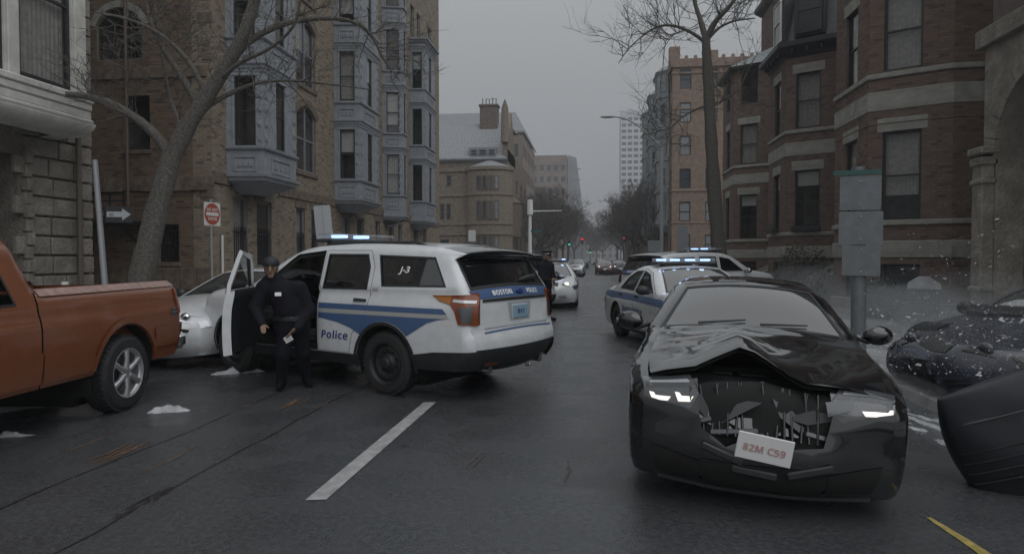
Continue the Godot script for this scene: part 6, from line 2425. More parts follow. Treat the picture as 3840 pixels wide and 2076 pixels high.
func crashed_sedan() -> Node3D:
	var c := Car.new()
	c.setup(4.71, 1.85, [[0.08, .17, .06, .08], [0.0, .32, .09, .12], [0.0, .56, .10, .13], [0.012, .70, .09, .13], [0.085, .79, .08, .10], [0.85, .945, .07, .04], [1.5, 1.02, .08, .06, 1], [2.2, 1.355, .1, .06], [2.65, 1.435, .12, .035], [3.1, 1.425, .12, .03], [3.5, 1.34, .1, .04], [4.15, 1.07, .1, .05, 1], [4.6, 1.03, .12, .06], [4.69, .92, .15, .08], [4.71, .6, .16, .12], [4.65, .28, .1, .08]], {"belt": 0.98, "lean": 0.52, "shoulder": 0.04, "rock": 0.26, "wide": 0.62, "sill": 0.2, "fin": 0.075, "ftl": 0.7, "tuck": 0.05, "rin": 0.1})
	var t := thing("crashed_sedan", "crashed black sedan with buckled hood and crooked white plate", "car")
	c.bend = crash_bend
	var win := [PV([1.75, 1.01, 2.25, 1.285, 2.68, 1.355, 2.7, .99]), PV([2.78, .99, 2.76, 1.36, 3.1, 1.345, 3.5, 1.2, 3.72, 1.02])]
	var door := [PV([1.5, .26, 1.48, .95, 1.66, 1.02, 2.22, 1.325, 2.71, 1.395, 2.73, 1.0, 2.73, .26]), PV([2.74, .26, 2.74, 1.0, 2.72, 1.395, 3.14, 1.38, 3.58, 1.22, 3.78, 1.0, 3.68, .8, 3.42, .6, 3.38, .26])]
	var k: Array = c.key
	# front skin with the middle torn out
	var hole := PV([k[2] - 0.07, -0.46, k[2] - 0.10, -0.2, k[2] - 0.05, 0.1, k[2] - 0.12, 0.3, k[2] - 0.02, 0.5, k[3] + 0.0, 0.54, k[4] + 0.02, 0.54, k[4] + 0.02, -0.5, k[3] - 0.02, -0.52])
	var lampL := PV([k[3] - 0.05, 0.60, k[3] + 0.03, 0.53, k[4] + 0.03, 0.60, k[4] + 0.06, 0.985, k[3] + 0.01, 0.985])
	var lampR := PV([k[3] - 0.05, -0.58, k[3] + 0.03, -0.50, k[4] + 0.03, -0.60, k[4] + 0.06, -0.985, k[3] + 0.01, -0.985])
	car_base(c, t, {"paint": M.paint_black, "wr": .335, "axles": [0.82, 3.67], "ar": 0.385, "wins": win, "doors": door, "handles": [Vector2(2.56, .86), Vector2(3.5, .88)], "handle_mat": M.paint_black, "glass": [M.car_glass, M.car_glass], "skin": [[0, 4, [hole, lampL, lampR]], [7, 10], [11, 15]], "screens": [["windscreen", 6, 7, 0.93, M.windscreen_glass], ["rear_window", 10, 11, 0.86, M.car_glass]], "cabin": [2.3, 3.2], "mirror": Vector2(1.72, 1.0), "mirror_mat": M.paint_black, "style": "ten", "rim": 0.235, "cell": Vector2(0.06, 0.06)})
	var b := MB.new()
	# hood, buckled up into a tent
	c.bend = hood_bend
	c.panel(b, 1, 0, [Car.rect(k[4] + 0.01, k[6] - 0.01, -0.93, 0.93)], [], 0.004, Vector2(0.04, 0.04))
	put("hood", b, M.paint_black, t)
	b = MB.new()
	c.panel(b, 1, 0, [Car.rect(k[4] + 0.01, k[6] - 0.03, -0.92, 0.92)], [], -0.03, Vector2(0.06, 0.06))
	put("hood_liner", b, M.shell_black, t)
	c.bend = crash_bend
	for sg in [-1.0, 1.0]:
		b = MB.new()
		c.panel(b, 1, 0, [Car.rect(k[4], k[6], minf(sg, sg * 0.935), maxf(sg, sg * 0.935))], [], 0.0)
		put("wing", b, M.paint_black, t)
	# crushed grille filling the nose
	b = MB.new()
	c.panel(b, 1, 0, [grown(hole, 0.01)], [], -0.07, Vector2(0.05, 0.05))
	for i in b.v.size():
		b.v[i].z += 0.035 * sin(b.v[i].x * 21.0 + b.v[i].y * 9.0)
	put("crushed_grille", b, M.shell_black, t)
	for i in 15:
		var u := -0.42 + 0.9 * i / 14.0
		if absf(u - 0.08) < 0.05:
			continue
		b = MB.new()
		var j0 := 0.05 * sin(i * 2.3)
		b.tube([c.strip(k[2] - 0.06, u, -0.03)[0], c.strip(k[3] - 0.04, u + j0 * 0.4, -0.05 - absf(j0))[0], c.strip(k[4] - 0.02, u + j0, -0.05)[0]], [0.009], 6)
		put("grille_slat", b, M.lamp_dark, t)
	for q in [[0.32, .60, 0.3, 0.16], [0.2, .66, -0.5, 0.2], [-0.18, .64, 0.7, 0.18], [-0.34, .68, -0.2, 0.22], [0.02, .58, 0.1, 0.26], [0.4, .70, 0.9, 0.12]]:
		b = MB.new()
		b.prism(Transform3D(Basis(Vector3.BACK, q[2]) * Basis(Vector3.RIGHT, 0.5), Vector3(q[0], q[1], -2.37)), PackedVector2Array([Vector2(-q[3], -0.03), Vector2(q[3] * 0.4, -0.05), Vector2(q[3], 0.01), Vector2(q[3] * 0.2, 0.04), Vector2(-q[3] * 0.6, 0.02)]), 0.012)
		put("broken_piece", b, [M.lamp_dark, M.paint_black, M.black_plastic][int(absf(q[0]) * 50) % 3], t)
	# engine bay
	b = MB.new()
	b.box(T(Vector3(0, 0.55, -1.4)), Vector3(1.3, 0.5, 1.1), 0.1)
	b.box(T(Vector3(0.1, 0.78, -1.5)), Vector3(0.5, 0.14, 0.5), 0.04)
	for i in 4:
		b.tube([Vector3(-0.4 + i * 0.27, 0.62, -1.95), Vector3(-0.35 + i * 0.25, 0.8, -1.75), Vector3(-0.3 + i * 0.2, 0.7, -1.3)], [0.03], 8)
	put("engine", b, M.black_plastic, t)
	b = MB.new()
	b.box(Transform3D(Basis(Vector3.RIGHT, 0.2), Vector3(0.0, 0.6, -1.93)), Vector3(0.8, 0.24, 0.04), 0.01)
	put("radiator", b, M.lamp_housing, t)
	b = MB.new()
	b.tube([Vector3(-0.55, 0.60, -2.05), Vector3(-0.2, 0.57, -2.0), Vector3(0.2, 0.56, -2.0), Vector3(0.55, 0.63, -2.08)], [0.012, 0.02, 0.014, 0.02], 8)
	put("bumper_foam", b, M.rust_brown, t)
	# torn strips along the bumper's upper edge
	for q in [[-0.36, .545, -2.40, 0.22, 0.2], [0.18, .535, -2.41, 0.3, -0.12], [0.42, .575, -2.40, 0.2, -0.3], [-0.05, .5, -2.42, 0.16, 0.4], [-0.55, .57, -2.38, 0.16, 0.5]]:
		b = MB.new()
		b.box(Transform3D(Basis(Vector3.BACK, q[4]) * Basis(Vector3.RIGHT, 0.4), Vector3(q[0], q[1], q[2])), Vector3(q[3], 0.035, 0.02), 0.006)
		put("torn_strip", b, M.lamp_housing, t)
	# hanging bumper shards
	for q in [[0.25, .40, 0.35], [-0.28, .34, -0.3], [0.05, .3, 0.1]]:
		b = MB.new()
		b.box(Transform3D(Basis(Vector3.BACK, q[2]), Vector3(q[0], q[1], -2.475)), Vector3(0.28, 0.05, 0.03), 0.01)
		put("bumper_shard", b, M.black_plastic, t)
	# intakes in the lower bumper
	for sg in [-1.0, 1.0]:
		b = MB.new()
		c.panel(b, 1, 0, [PV([k[1] - 0.1, sg * 0.5, k[1] - 0.1, sg * 0.86, k[1] + 0.08, sg * 0.93, k[1] + 0.02, sg * 0.5])], [], 0.006, Vector2(0.05, 0.05))
		put("side_intake", b, M.shell_black, t)
	b = MB.new()
	c.panel(b, 1, 0, [Car.rect(k[0] + 0.02, k[0] + 0.06, -0.85, 0.85)], [], 0.03)
	put("front_lip", b, M.lamp_housing, t)
	b = MB.new()
	c.panel(b, 1, 0, [PV([k[1] - 0.12, -0.46, k[1] - 0.12, 0.46, k[1] + 0.04, 0.5, k[1] + 0.04, -0.5])], [], 0.006)
	put("lower_intake", b, M.shell_black, t)
	# headlamps
	for sg in [-1.0, 1.0]:
		b = MB.new()
		var lp := lampL if sg > 0 else lampR
		c.panel(b, 1, 0, [lp], [], -0.04, Vector2(0.04, 0.04))
		put("headlamp", b, M.lamp_dark, t)
		b = MB.new()
		c.panel(b, 1, 0, [lp], [], 0.004, Vector2(0.05, 0.05))
		put("lamp_lens", b, M.lamp_glass, t)
		var spans := [[0.57, 0.70], [0.76, 0.92]] if sg > 0 else [[0.74, 0.97]]
		for q in spans:
			b = MB.new()
			var s0: float = k[3] - 0.01
			c.panel(b, 1, 0, [PV([s0 + 0.025, sg * q[0], s0 + 0.0, sg * (q[0] + 0.03), s0 + 0.0, sg * q[1], s0 + 0.055, sg * (q[1] + 0.03), s0 + 0.05, sg * (q[1] - 0.01), s0 + 0.03, sg * (q[1] - 0.03)])], [], -0.012, Vector2(0.03, 0.03))
			put("head_light", b, M.head_light, t)
		b = MB.new()
		c.panel(b, 1, 0, [PV([k[4] - 0.02, sg * 0.6, k[4] + 0.01, sg * 0.62, k[4] + 0.03, sg * 0.97, k[4] + 0.005, sg * 0.97])], [], -0.01, Vector2(0.04, 0.04))
		put("lamp_brow", b, M.lamp_clear, t)
	b = MB.new()
	c.panel(b, 1, 0, [PV([k[3] - 0.02, -0.48, k[3] + 0.04, -0.46, k[3] + 0.06, -0.68, k[3] + 0.01, -0.66])], [], 0.02, Vector2(0.04, 0.04))
	put("lamp_fragment", b, M.lamp_housing, t)
	# plate, badge
	var n := Node3D.new()
	n.name = "number_plate"
	t.add_child(n, true)
	n.transform = Transform3D(Basis(Vector3.BACK, 0.12) * Basis(Vector3.RIGHT, -0.12), Vector3(-0.0, 0.47, -2.52)) * Transform3D(Basis(Vector3.UP, PI), Vector3.ZERO)
	b = MB.new()
	b.box(Transform3D(), Vector3(0.335, 0.175, 0.012), 0.004)
	put("plate_sheet", b, M.plate_white, n)
	var tm := TextMesh.new()
	var f := SystemFont.new()
	f.font_names = PackedStringArray(["Droid Sans"])
	f.font_weight = 700
	tm.font = f
	tm.text = "82M C59"
	tm.font_size = 64
	tm.pixel_size = 0.001
	tm.depth = 0.003
	part("plate_lettering", tm, M.letter_red, n, Transform3D(Basis(), Vector3(0, -0.005, 0.0085)))
	b = MB.new()
	b.lathe(Transform3D(Basis(Vector3.RIGHT, -1.1), Vector3(0.0, 0.79, -2.16)), [Vector2(0.04, 0), Vector2(0.04, 0.008), Vector2(0.034, 0.012), Vector2(0, 0.012)], 20)
	put("badge", b, M.letter_grey, t)
	# wipers
	b = MB.new()
	for x in [-0.1, 0.55]:
		b.tube([c.strip(k[6] + 0.03, x, 0.02)[0], c.strip(k[6] + 0.1, x - 0.5, 0.015)[0]], [0.012, 0.007], 6)
	put("wiper", b, M.black_plastic, t)
	# panoramic roof glass
	b = MB.new()
	c.panel(b, 1, 0, [Car.rect(k[7] + 0.12, k[9], -0.72, 0.72)], [], 0.003)
	put("roof_glass", b, M.privacy_glass, t)
	return t

func torn_tailgate() -> void:
	# a rounded black tail panel, torn off and standing on its edge by the kerb
	var t := thing("torn_tailgate", "torn-off black car tail panel standing tilted in the gutter", "car part", Vector3(3.29, 0.0, -5.0), 0.0)
	var tr := Transform3D(Basis(Vector3.UP, -0.35) * Basis(Vector3.BACK, 0.42) * Basis(Vector3.RIGHT, -0.08), Vector3(0.0, 0.53, 0))
	var b := MB.new()
	var nx := 40
	var ny := 26
	var hwid := 0.85
	var hh := 0.43
	var pos := func(i: int, j: int) -> Vector3:
		var u := -1.0 + 2.0 * i / nx
		var v := -1.0 + 2.0 * j / ny
		# squircle map, edges turn back
		var a := sin(u * PI / 2)
		var c := sin(v * PI / 2)
		var x := a * hwid * (1.0 - 0.10 * c * c)
		var y := c * hh * (1.0 - 0.10 * a * a)
		var z := 0.30 * pow(maxf(0.0, cos(u * PI / 2)), 0.6) * pow(maxf(0.0, cos(v * PI / 2)), 0.5)
		z -= 0.02 * smoothstep(0.05, 0.14, absf(c - 0.42)) * 0.0
		z += 0.018 * smoothstep(0.02, 0.0, absf(c - 0.5)) * pow(maxf(0.0, cos(u * PI / 2)), 0.5)
		if absf(u - 0.05) < 0.26 and v > -0.42 and v < 0.26:
			z -= 0.035
		z += 0.008 * sin(u * 9.0 + v * 7.0)
		return tr * Vector3(x, y, z)
	var base := b.v.size()
	for i in nx + 1:
		for j in ny + 1:
			var p: Vector3 = pos.call(i, j)
			var du: Vector3 = pos.call(mini(i + 1, nx), j) - pos.call(maxi(i - 1, 0), j)
			var dv: Vector3 = pos.call(i, mini(j + 1, ny)) - pos.call(i, maxi(j - 1, 0))
			b.vert(p, du.cross(dv).normalized())
	for i in nx:
		for j in ny:
			var o := base + i * (ny + 1) + j
			b.tri(o, o + ny + 1, o + ny + 2)
			b.tri(o, o + ny + 2, o + 1)
	put("tail_skin", b, M.navy_matt if M.has("navy_matt") else surf("navy_matt", lin(.010, .0115, .015), lin(.019, .021, .026), 1.2, 0.42, 0.08, 64), t)
	b = MB.new()
	b.box(tr * T(Vector3(0.0, 0, -0.03)), Vector3(1.5, 0.58, 0.05), 0.02)
	put("inner_panel", b, M.shell_black, t)
	b = MB.new()
	b.box(tr * Transform3D(Basis(Vector3.BACK, 1.5), Vector3(-0.2, -0.03, 0.285)), Vector3(0.2, 0.014, 0.02), 0.004)
	put("plate_edge", b, M.lamp_housing, t)
	# pale tube painted in as the crease highlight along the upper third, plate frame
	b = MB.new()
	var cr := []
	for i in 13:
		var uu := -0.8 + 1.6 * i / 12.0
		cr.append(tr * Vector3(sin(uu * PI / 2) * 0.8, 0.19, 0.30 * pow(maxf(0.0, cos(uu * PI / 2)), 0.6) * 0.92 + 0.006))
	b.tube(cr, [0.006, 0.012, 0.012, 0.006], 6)
	put("crease_highlight", b, M.lamp_housing, t)
	for q in [[-0.02, 0.075, 0.36, 0.012], [-0.02, -0.125, 0.36, 0.012]]:
		b = MB.new()
		b.box(tr * T(Vector3(q[0], q[1], 0.285)), Vector3(q[2], q[3], 0.02), 0.004)
		put("plate_edge", b, M.lamp_housing, t)
	for y in [0.0, -0.07, -0.14, -0.21]:
		b = MB.new()
		var rp := []
		for i in 9:
			var uu := -0.78 + 0.5 * i / 8.0
			var sx := sin(uu * PI / 2)
			rp.append(tr * Vector3(sx * 0.84, y, 0.30 * pow(maxf(0.0, cos(uu * PI / 2)), 0.6) * pow(maxf(0.0, cos(asin(y / 0.43))), 0.5) + 0.004))
		b.tube(rp, [0.008], 6)
		put("rib", b, M.tyre_rubber, t)
	b = MB.new()
	b.box(tr * T(Vector3(0.0, 0.135, 0.3)), Vector3(0.3, 0.03, 0.03), 0.01)
	put("grip_handle", b, M.black_plastic, t)
	b = MB.new()
	b.tube([tr * Vector3(-0.8, -0.12, 0.0), tr * Vector3(-0.62, -0.26, 0.05), tr * Vector3(-0.3, -0.345, 0.06), tr * Vector3(0.3, -0.355, 0.06), tr * Vector3(0.7, -0.27, 0.02)], [0.015, 0.02, 0.02, 0.02, 0.015], 8)
	put("rubber_edge", b, M.tyre_rubber, t)

func blue_bend(p: Vector3) -> Vector3:
	var f := clampf((-0.6 - p.z) / 1.6, 0.0, 1.0)
	p.z += 0.3 * f * (0.6 + 0.4 * sin(p.x * 4.0))
	p.y += 0.025 * f * sin(p.x * 6.0 + p.z * 3.0) - 0.08 * f
	p.x += 0.03 * f * sin(p.z * 4.0)
	return p

func build_vehicles() -> void:
	var t := police_suv("white and blue police SUV with its driver's door open marked J-3", true)
	t.position = Vector3(-3.17, 0, -9.13)
	t.rotation.y = deg_to_rad(64.0)
	var s3 := police_suv("white police SUV behind the capped officer", false)
	s3.position = Vector3(-3.75, 0, -19.5)
	s3.rotation.y = deg_to_rad(66.0)
	var s4 := s3.duplicate()
	s4.name = named("police_suv")
	add_child(s4)
	s4.set_meta("label", "white police SUV parked behind the Boston Police sedan")
	s4.position = Vector3(3.2, 0, -21.5)
	s4.rotation.y = deg_to_rad(-52.0)
	var cv := sedan("police_sedan", "white police sedan lettered Boston Police with lit roof bar", {"paint": M.police_white, "police": true, "cat": "police car", "group": "police sedans", "cap": true, "hood": M.police_white})
	place_front(cv, Vector3(2.36, 0, -10.65), 195.0, 5.12)
	var im := sedan("police_sedan", "oncoming white police sedan with a blue hood and headlight on", {"paint": M.police_white, "police": true, "cat": "police car", "group": "police sedans", "lit": true, "strobes": [-0.5], "cell": Vector2(0.12, 0.12)})
	place_front(im, Vector3(-1.42, 0, -21.5), 184.0, 5.12)
	var ws := sedan("white_sedan", "plain white sedan parked nose out behind the orange pickup", {"paint": M.police_white, "low": 0.96, "cat": "car", "gap": true})
	place_front(ws, Vector3(-6.35, 0, -9.1), 172.0, 5.12)
	var tk := pickup()
	tk.rotation.y = deg_to_rad(184.0)
	# rear left wheel foot at (-4.77, -6.66)
	var foot := Basis(Vector3.UP, deg_to_rad(184.0)) * Vector3(-0.95, 0, 4.52 - 5.65 / 2)
	tk.position = Vector3(-4.93, 0, -6.6) - foot
	var bm := crashed_sedan()
	bm.basis = Basis(Vector3.UP, deg_to_rad(171.5)) * Basis(Vector3.BACK, 0.04) * Basis.from_scale(Vector3.ONE * 0.95)
	bm.position = Vector3(1.01, 0.02, -4.34) + Basis(Vector3.UP, deg_to_rad(171.5)) * Vector3(0, 0, 4.71 / 2 * 0.95)
	var bl := sedan("wrecked_sedan", "wrecked navy blue sedan with crushed front up on the pavement", {"paint": M.paint_navy, "low": 0.84, "bend": blue_bend, "cat": "car", "wreck": true})
	bl.rotation.y = deg_to_rad(114.0)
	bl.position = Vector3(5.85, 0.09, -8.75)
	torn_tailgate()
	# traffic waiting beyond the crossing
	var far := [[-1.9, -66.5, "silver sedan with headlights on waiting at the far crosswalk", "paint_silver", false], [0.95, -66.8, "dark red sedan with headlights on at the far crosswalk", "paint_maroon", true], [2.55, -70.0, "grey sedan half hidden beside the dark red one", "paint_grey", false], [-2.2, -84.0, "small silver sedan second in line behind the crosswalk", "paint_silver", true], [1.0, -92.0, "small pale sedan coming far behind the dark red one", "police_white", true], [-2.0, -108.0, "tiny dark sedan far down the street by the trees", "paint_grey", true], [1.2, -118.0, "tiny pale sedan far down the street between bare trees", "police_white", false]]
	var first: Node3D = null
	for f in far:
		var o: Node3D
		if first == null:
			o = sedan("sedan", f[2], {"paint": M[f[3]], "lit": true, "cat": "car", "group": "cars waiting beyond the crossing", "cell": Vector2(0.25, 0.25)})
			first = o
		else:
			o = first.duplicate()
			o.name = named("sedan")
			add_child(o)
			o.set_meta("label", f[2])
			for p in o.get_children():
				if p is MeshInstance3D and p.material_override == M.paint_silver:
					p.material_override = M[f[3]]
		place_front(o, Vector3(f[0], 0, f[1]), 180.0, 5.12)

func place_front(o: Node3D, front: Vector3, deg: float, l: float) -> void:
	o.rotation.y = deg_to_rad(deg)
	o.position = front + Basis(Vector3.UP, deg_to_rad(deg)) * Vector3(0, 0, l / 2)

# ---------------------------------------------------------------- trees
func pix(px: float, py: float, z: float) -> Vector3:
	# a direction read off the photograph, met with the upright plane at depth z where the trunk stands
	var d := Vector3((px - 1288.0) / 1717.0, -(py - 696.5) / 1717.0, -1.0)
	d = Basis(Vector3.UP, deg_to_rad(6.94)) * (Basis(Vector3.RIGHT, deg_to_rad(-1.55)) * d)
	return Vector3(0, 1.6, 0) + d * (z / d.z)

func spots_at(Z: float, a: Array, dz := 0.0) -> Array:
	var o := []
	var z := 0.0
	for q in a:
		o.append(pix(q[0], q[1], Z + z))
		z += dz
	return o

func limb(b: MB, pts: Array, r0: float, r1: float, sides := 9) -> Array:
	# smooth path through the points, slightly knotted
	var path := []
	var rad := []
	var k := pts.size()
	for i in k - 1:
		var p0: Vector3 = pts[maxi(i - 1, 0)]
		var p1: Vector3 = pts[i]
		var p2: Vector3 = pts[i + 1]
		var p3: Vector3 = pts[mini(i + 2, k - 1)]
		for j in 5:
			var f := j / 5.0
			path.append(p1.cubic_interpolate(p2, p0, p3, f))
	path.append(pts[k - 1])
	for i in path.size():
		rad.append(lerpf(r0, r1, float(i) / (path.size() - 1)) * rng.randf_range(0.92, 1.1))
	b.tube(path, rad, sides)
	return path

func twigs(b: MB, p: Vector3, d: Vector3, ln: float, r: float, depth: int, droop := 0.0, minr := 0.003) -> void:
	var path := [p]
	var q := p
	var dir := d
	var n := 4
	for i in n:
		dir = (dir + Vector3(rng.randf_range(-1, 1), rng.randf_range(-1, 1) * 0.8 + 0.12 - droop, rng.randf_range(-1, 1)) * 0.28).normalized()
		q += dir * ln / n
		path.append(q)
	var rads := []
	for i in n + 1:
		rads.append(maxf(minr, r * (1.0 - 0.6 * i / n)))
	b.tube(path, rads, 5 if r > 0.012 else 3, false)
	if depth <= 0:
		return
	var kids := 2 + (rng.randi() % 3)
	for c in kids:
		var f := rng.randf_range(0.3, 1.0)
		var at: Vector3 = path[mini(n, int(f * n))]
		var side := Vector3(rng.randf_range(-1, 1), rng.randf_range(-0.5, 1), rng.randf_range(-1, 1))
		side = (side - dir * side.dot(dir)).normalized()
		twigs(b, at, (dir * 0.75 + side * rng.randf_range(0.45, 0.9)).normalized(), ln * rng.randf_range(0.5, 0.78), maxf(minr, r * 0.6), depth - 1, droop, minr)

func along(b: MB, path: Array, n: int, ln: float, r: float, depth: int, from := 0.2) -> void:
	for i in n:
		var f := rng.randf_range(from, 1.0)
		var k := int(f * (path.size() - 2))
		var p: Vector3 = path[k]
		var d: Vector3 = (path[k + 1] - path[k]).normalized()
		var side := Vector3(rng.randf_range(-1, 1), rng.randf_range(-0.3, 1), rng.randf_range(-1, 1))
		side = (side - d * side.dot(d)).normalized()
		twigs(b, p, (d * 0.5 + side).normalized(), ln * rng.randf_range(0.5, 1.1), r, depth, 0.05)

func build_trees() -> void:
	var t := thing("bare_tree", "bare leaning street tree forked low beside the orange pickup", "tree")
	var Z := -11.6
	var tr := MB.new()
	var cr := MB.new()
	var base := spots_at(Z, [[330, 862], [344, 760], [368, 640], [395, 520], [418, 440], [434, 380]])
	base[0].y = 0.1
	limb(tr, base, 0.235, 0.165, 14)
	var r1 := limb(tr, spots_at(Z, [[434, 392], [470, 320], [515, 250], [560, 180], [600, 110], [635, 20], [650, -60]]), 0.16, 0.09, 10)
	var r2 := limb(tr, spots_at(Z, [[428, 395], [395, 345], [345, 300], [280, 262], [215, 243], [165, 236]], 0.12), 0.10, 0.045, 9)
	put("trunk", tr, M.bark, t)
	var c1 := limb(cr, spots_at(Z, [[575, 158], [625, 105], [690, 68], [760, 50], [840, 46], [905, 62], [940, 100], [965, 150], [1005, 203]], -0.15), 0.07, 0.012, 7)
	var c2 := limb(cr, spots_at(Z, [[478, 305], [530, 262], [600, 225], [660, 206], [740, 203], [830, 212], [930, 225]], -0.1), 0.055, 0.01, 7)
	var c3 := limb(cr, spots_at(Z, [[500, 268], [455, 190], [410, 120], [380, 60], [360, -30]], 0.1), 0.07, 0.03, 7)
	var c4 := limb(cr, spots_at(Z, [[520, 240], [470, 150], [400, 85], [320, 48], [240, 30]], 0.15), 0.05, 0.015, 7)
	var c5 := limb(cr, spots_at(Z, [[462, 335], [425, 240], [405, 120], [385, -10]], -0.1), 0.045, 0.02, 7)
	var c6 := limb(cr, spots_at(Z, [[545, 205], [600, 160], [680, 120], [740, 60], [760, -40]], 0.2), 0.045, 0.015, 7)
	for c in [c1, c2, c3, c4, c5, c6, r1, r2]:
		along(cr, c, 12, 1.0, 0.011, 2)
	along(cr, c1, 14, 1.1, 0.009, 2, 0.5)
	put("crown", cr, M.bark, t)
	# the tall one before the row houses
	t = thing("bare_tree", "tall bare street tree standing before the red brick row houses", "tree")
	Z = -25.5
	tr = MB.new()
	cr = MB.new()
	base = spots_at(Z, [[1822, 745], [1816, 690], [1806, 600], [1797, 480], [1790, 360], [1784, 240], [1779, 150], [1776, 95]])
	base[0].y = 0.1
	limb(tr, base, 0.30, 0.15, 12)
	var m1 := limb(tr, spots_at(Z, [[1776, 100], [1764, 55], [1748, 5], [1735, -60]], -0.2), 0.12, 0.05, 8)
	var m2 := limb(tr, spots_at(Z, [[1777, 98], [1800, 55], [1832, 20], [1880, -40]], 0.2), 0.12, 0.05, 8)
	put("trunk", tr, M.bark, t)
	var tw := [limb(cr, spots_at(Z, [[1773, 105], [1740, 82], [1700, 66], [1660, 66], [1620, 88], [1580, 125], [1556, 160]], 0.2), 0.07, 0.012, 6),
		limb(cr, spots_at(Z, [[1780, 100], [1810, 70], [1850, 52], [1900, 46]], -0.2), 0.07, 0.02, 6),
		limb(cr, spots_at(Z, [[1784, 262], [1745, 278], [1715, 296], [1688, 320], [1650, 332], [1618, 340]], 0.15), 0.055, 0.01, 6),
		limb(cr, spots_at(Z, [[1786, 270], [1815, 255], [1845, 236], [1875, 221]], -0.15), 0.05, 0.015, 6),
		limb(cr, spots_at(Z, [[1720, 76], [1690, 90], [1668, 112]], 0.2), 0.03, 0.008, 6), m1, m2]
	for c in tw:
		along(cr, c, 16, 1.9, 0.016, 2, 0.3)
	put("crown", cr, M.bark, t)
	# trees beyond the crossing: three kinds, then copies
	var kinds := []
	var spots := [[-6.4, -74, 9.0], [6.2, -72, 9.5], [-6.6, -86, 10.0], [6.4, -84, 10.5], [-6.5, -99, 10.5], [6.0, -97, 11.0], [-6.3, -114, 11], [6.2, -112, 11], [-6.2, -132, 12], [6.3, -130, 12], [-6.0, -155, 12], [6.2, -152, 13], [-5.6, -185, 13], [5.8, -180, 13], [-1.5, -215, 12], [2.5, -230, 13], [-9, -235, 14], [9, -240, 14], [0.5, -270, 15], [-14, -262, 15], [14, -270, 15]]
	var says := ["beside the mansion's corner", "before the copper bays"]
	for i in spots.size():
		var s: Array = spots[i]
		var k := i % 3
		var o: Node3D
		if kinds.size() < 3:
			o = thing("street_tree", "", "tree")
			var tb := MB.new()
			var cb := MB.new()
			tb.tube([Vector3(0, -0.05, 0), Vector3(0.05, 1.2, 0.03), Vector3(0.02, 2.6, -0.05)], [0.2, 0.16, 0.13], 8)
			for j in 7:
				var a := TAU * j / 7.0 + rng.randf() * 0.5
				var up := rng.randf_range(0.55, 1.5)
				twigs(cb, Vector3(0, 2.2 + rng.randf() * 0.6, 0), Vector3(cos(a), up, sin(a)).normalized(), 4.2, 0.085, 5, 0.0, 0.011)
			put("trunk", tb, M.bark_far, o)
			put("crown", cb, M.bark_far, o)
			kinds.append(o)
		else:
			o = kinds[k].duplicate()
			o.name = named("street_tree")
			add_child(o)
		o.position = Vector3(s[0], 0.1, s[1])
		o.scale = Vector3.ONE * s[2] / 8.5
		o.rotation.y = i * 1.7
		var lb := ""
		if i < 2:
			lb = ["bare tree at the corner beside the brown stone mansion", "bare tree at the corner before the copper bays"][i]
		elif s[0] < -4 and s[1] > -190:
			lb = "bare street tree in the row along the mansion's pavement"
		elif s[0] > 4 and s[1] > -190:
			lb = "bare street tree in the row along the copper bays' pavement"
		else:
			lb = "hazy bare tree in the cluster at the end of the street"
		tag(o, lb, "tree", ["mansion side trees", "copper bay side trees", "end of street trees"][0 if lb.contains("mansion") else (1 if lb.contains("copper") else 2)])
	# shrubs by the steps
	for q in [[Vector3(7.0, 0.13, -24.3), 1.15, 1.9, "tall dark evergreen shrub by the steps of the mansard house"], [Vector3(6.9, 0.13, -17.6), 0.55, 0.75, "low dark shrub dusted with slush before the near row house"], [Vector3(7.3, 0.13, -18.6), 0.6, 1.0, "round dark shrub under the near house's basement window"]]:
		var sh := thing("shrub", q[3], "shrub", q[0])
		var sb := MB.new()
		for i in 8:
			var a := TAU * i / 8
			twigs(sb, Vector3(0, 0, 0), Vector3(cos(a) * 0.5, 1, sin(a) * 0.5).normalized(), q[2] * 0.7, 0.02, 2)
		put("stems", sb, M.bark_far, sh)
		var lb := MB.new()
		for i in 2600:
			var d := Vector3(rng.randf_range(-1, 1), rng.randf_range(-1, 1), rng.randf_range(-1, 1))
			if d.length() > 1.0:
				continue
			d = d.normalized() * pow(d.length(), 0.5)
			var bump := 0.75 + 0.3 * sin(d.x * 7.0 + d.y * 5.0) * cos(d.z * 6.0)
			leaf(lb, Vector3(d.x * q[1], q[2] * 0.5 + d.y * q[2] * 0.52, d.z * q[1]) * Vector3(bump, 1, bump), 0.11)
		put("foliage", lb, M.shrub_leaf, sh)

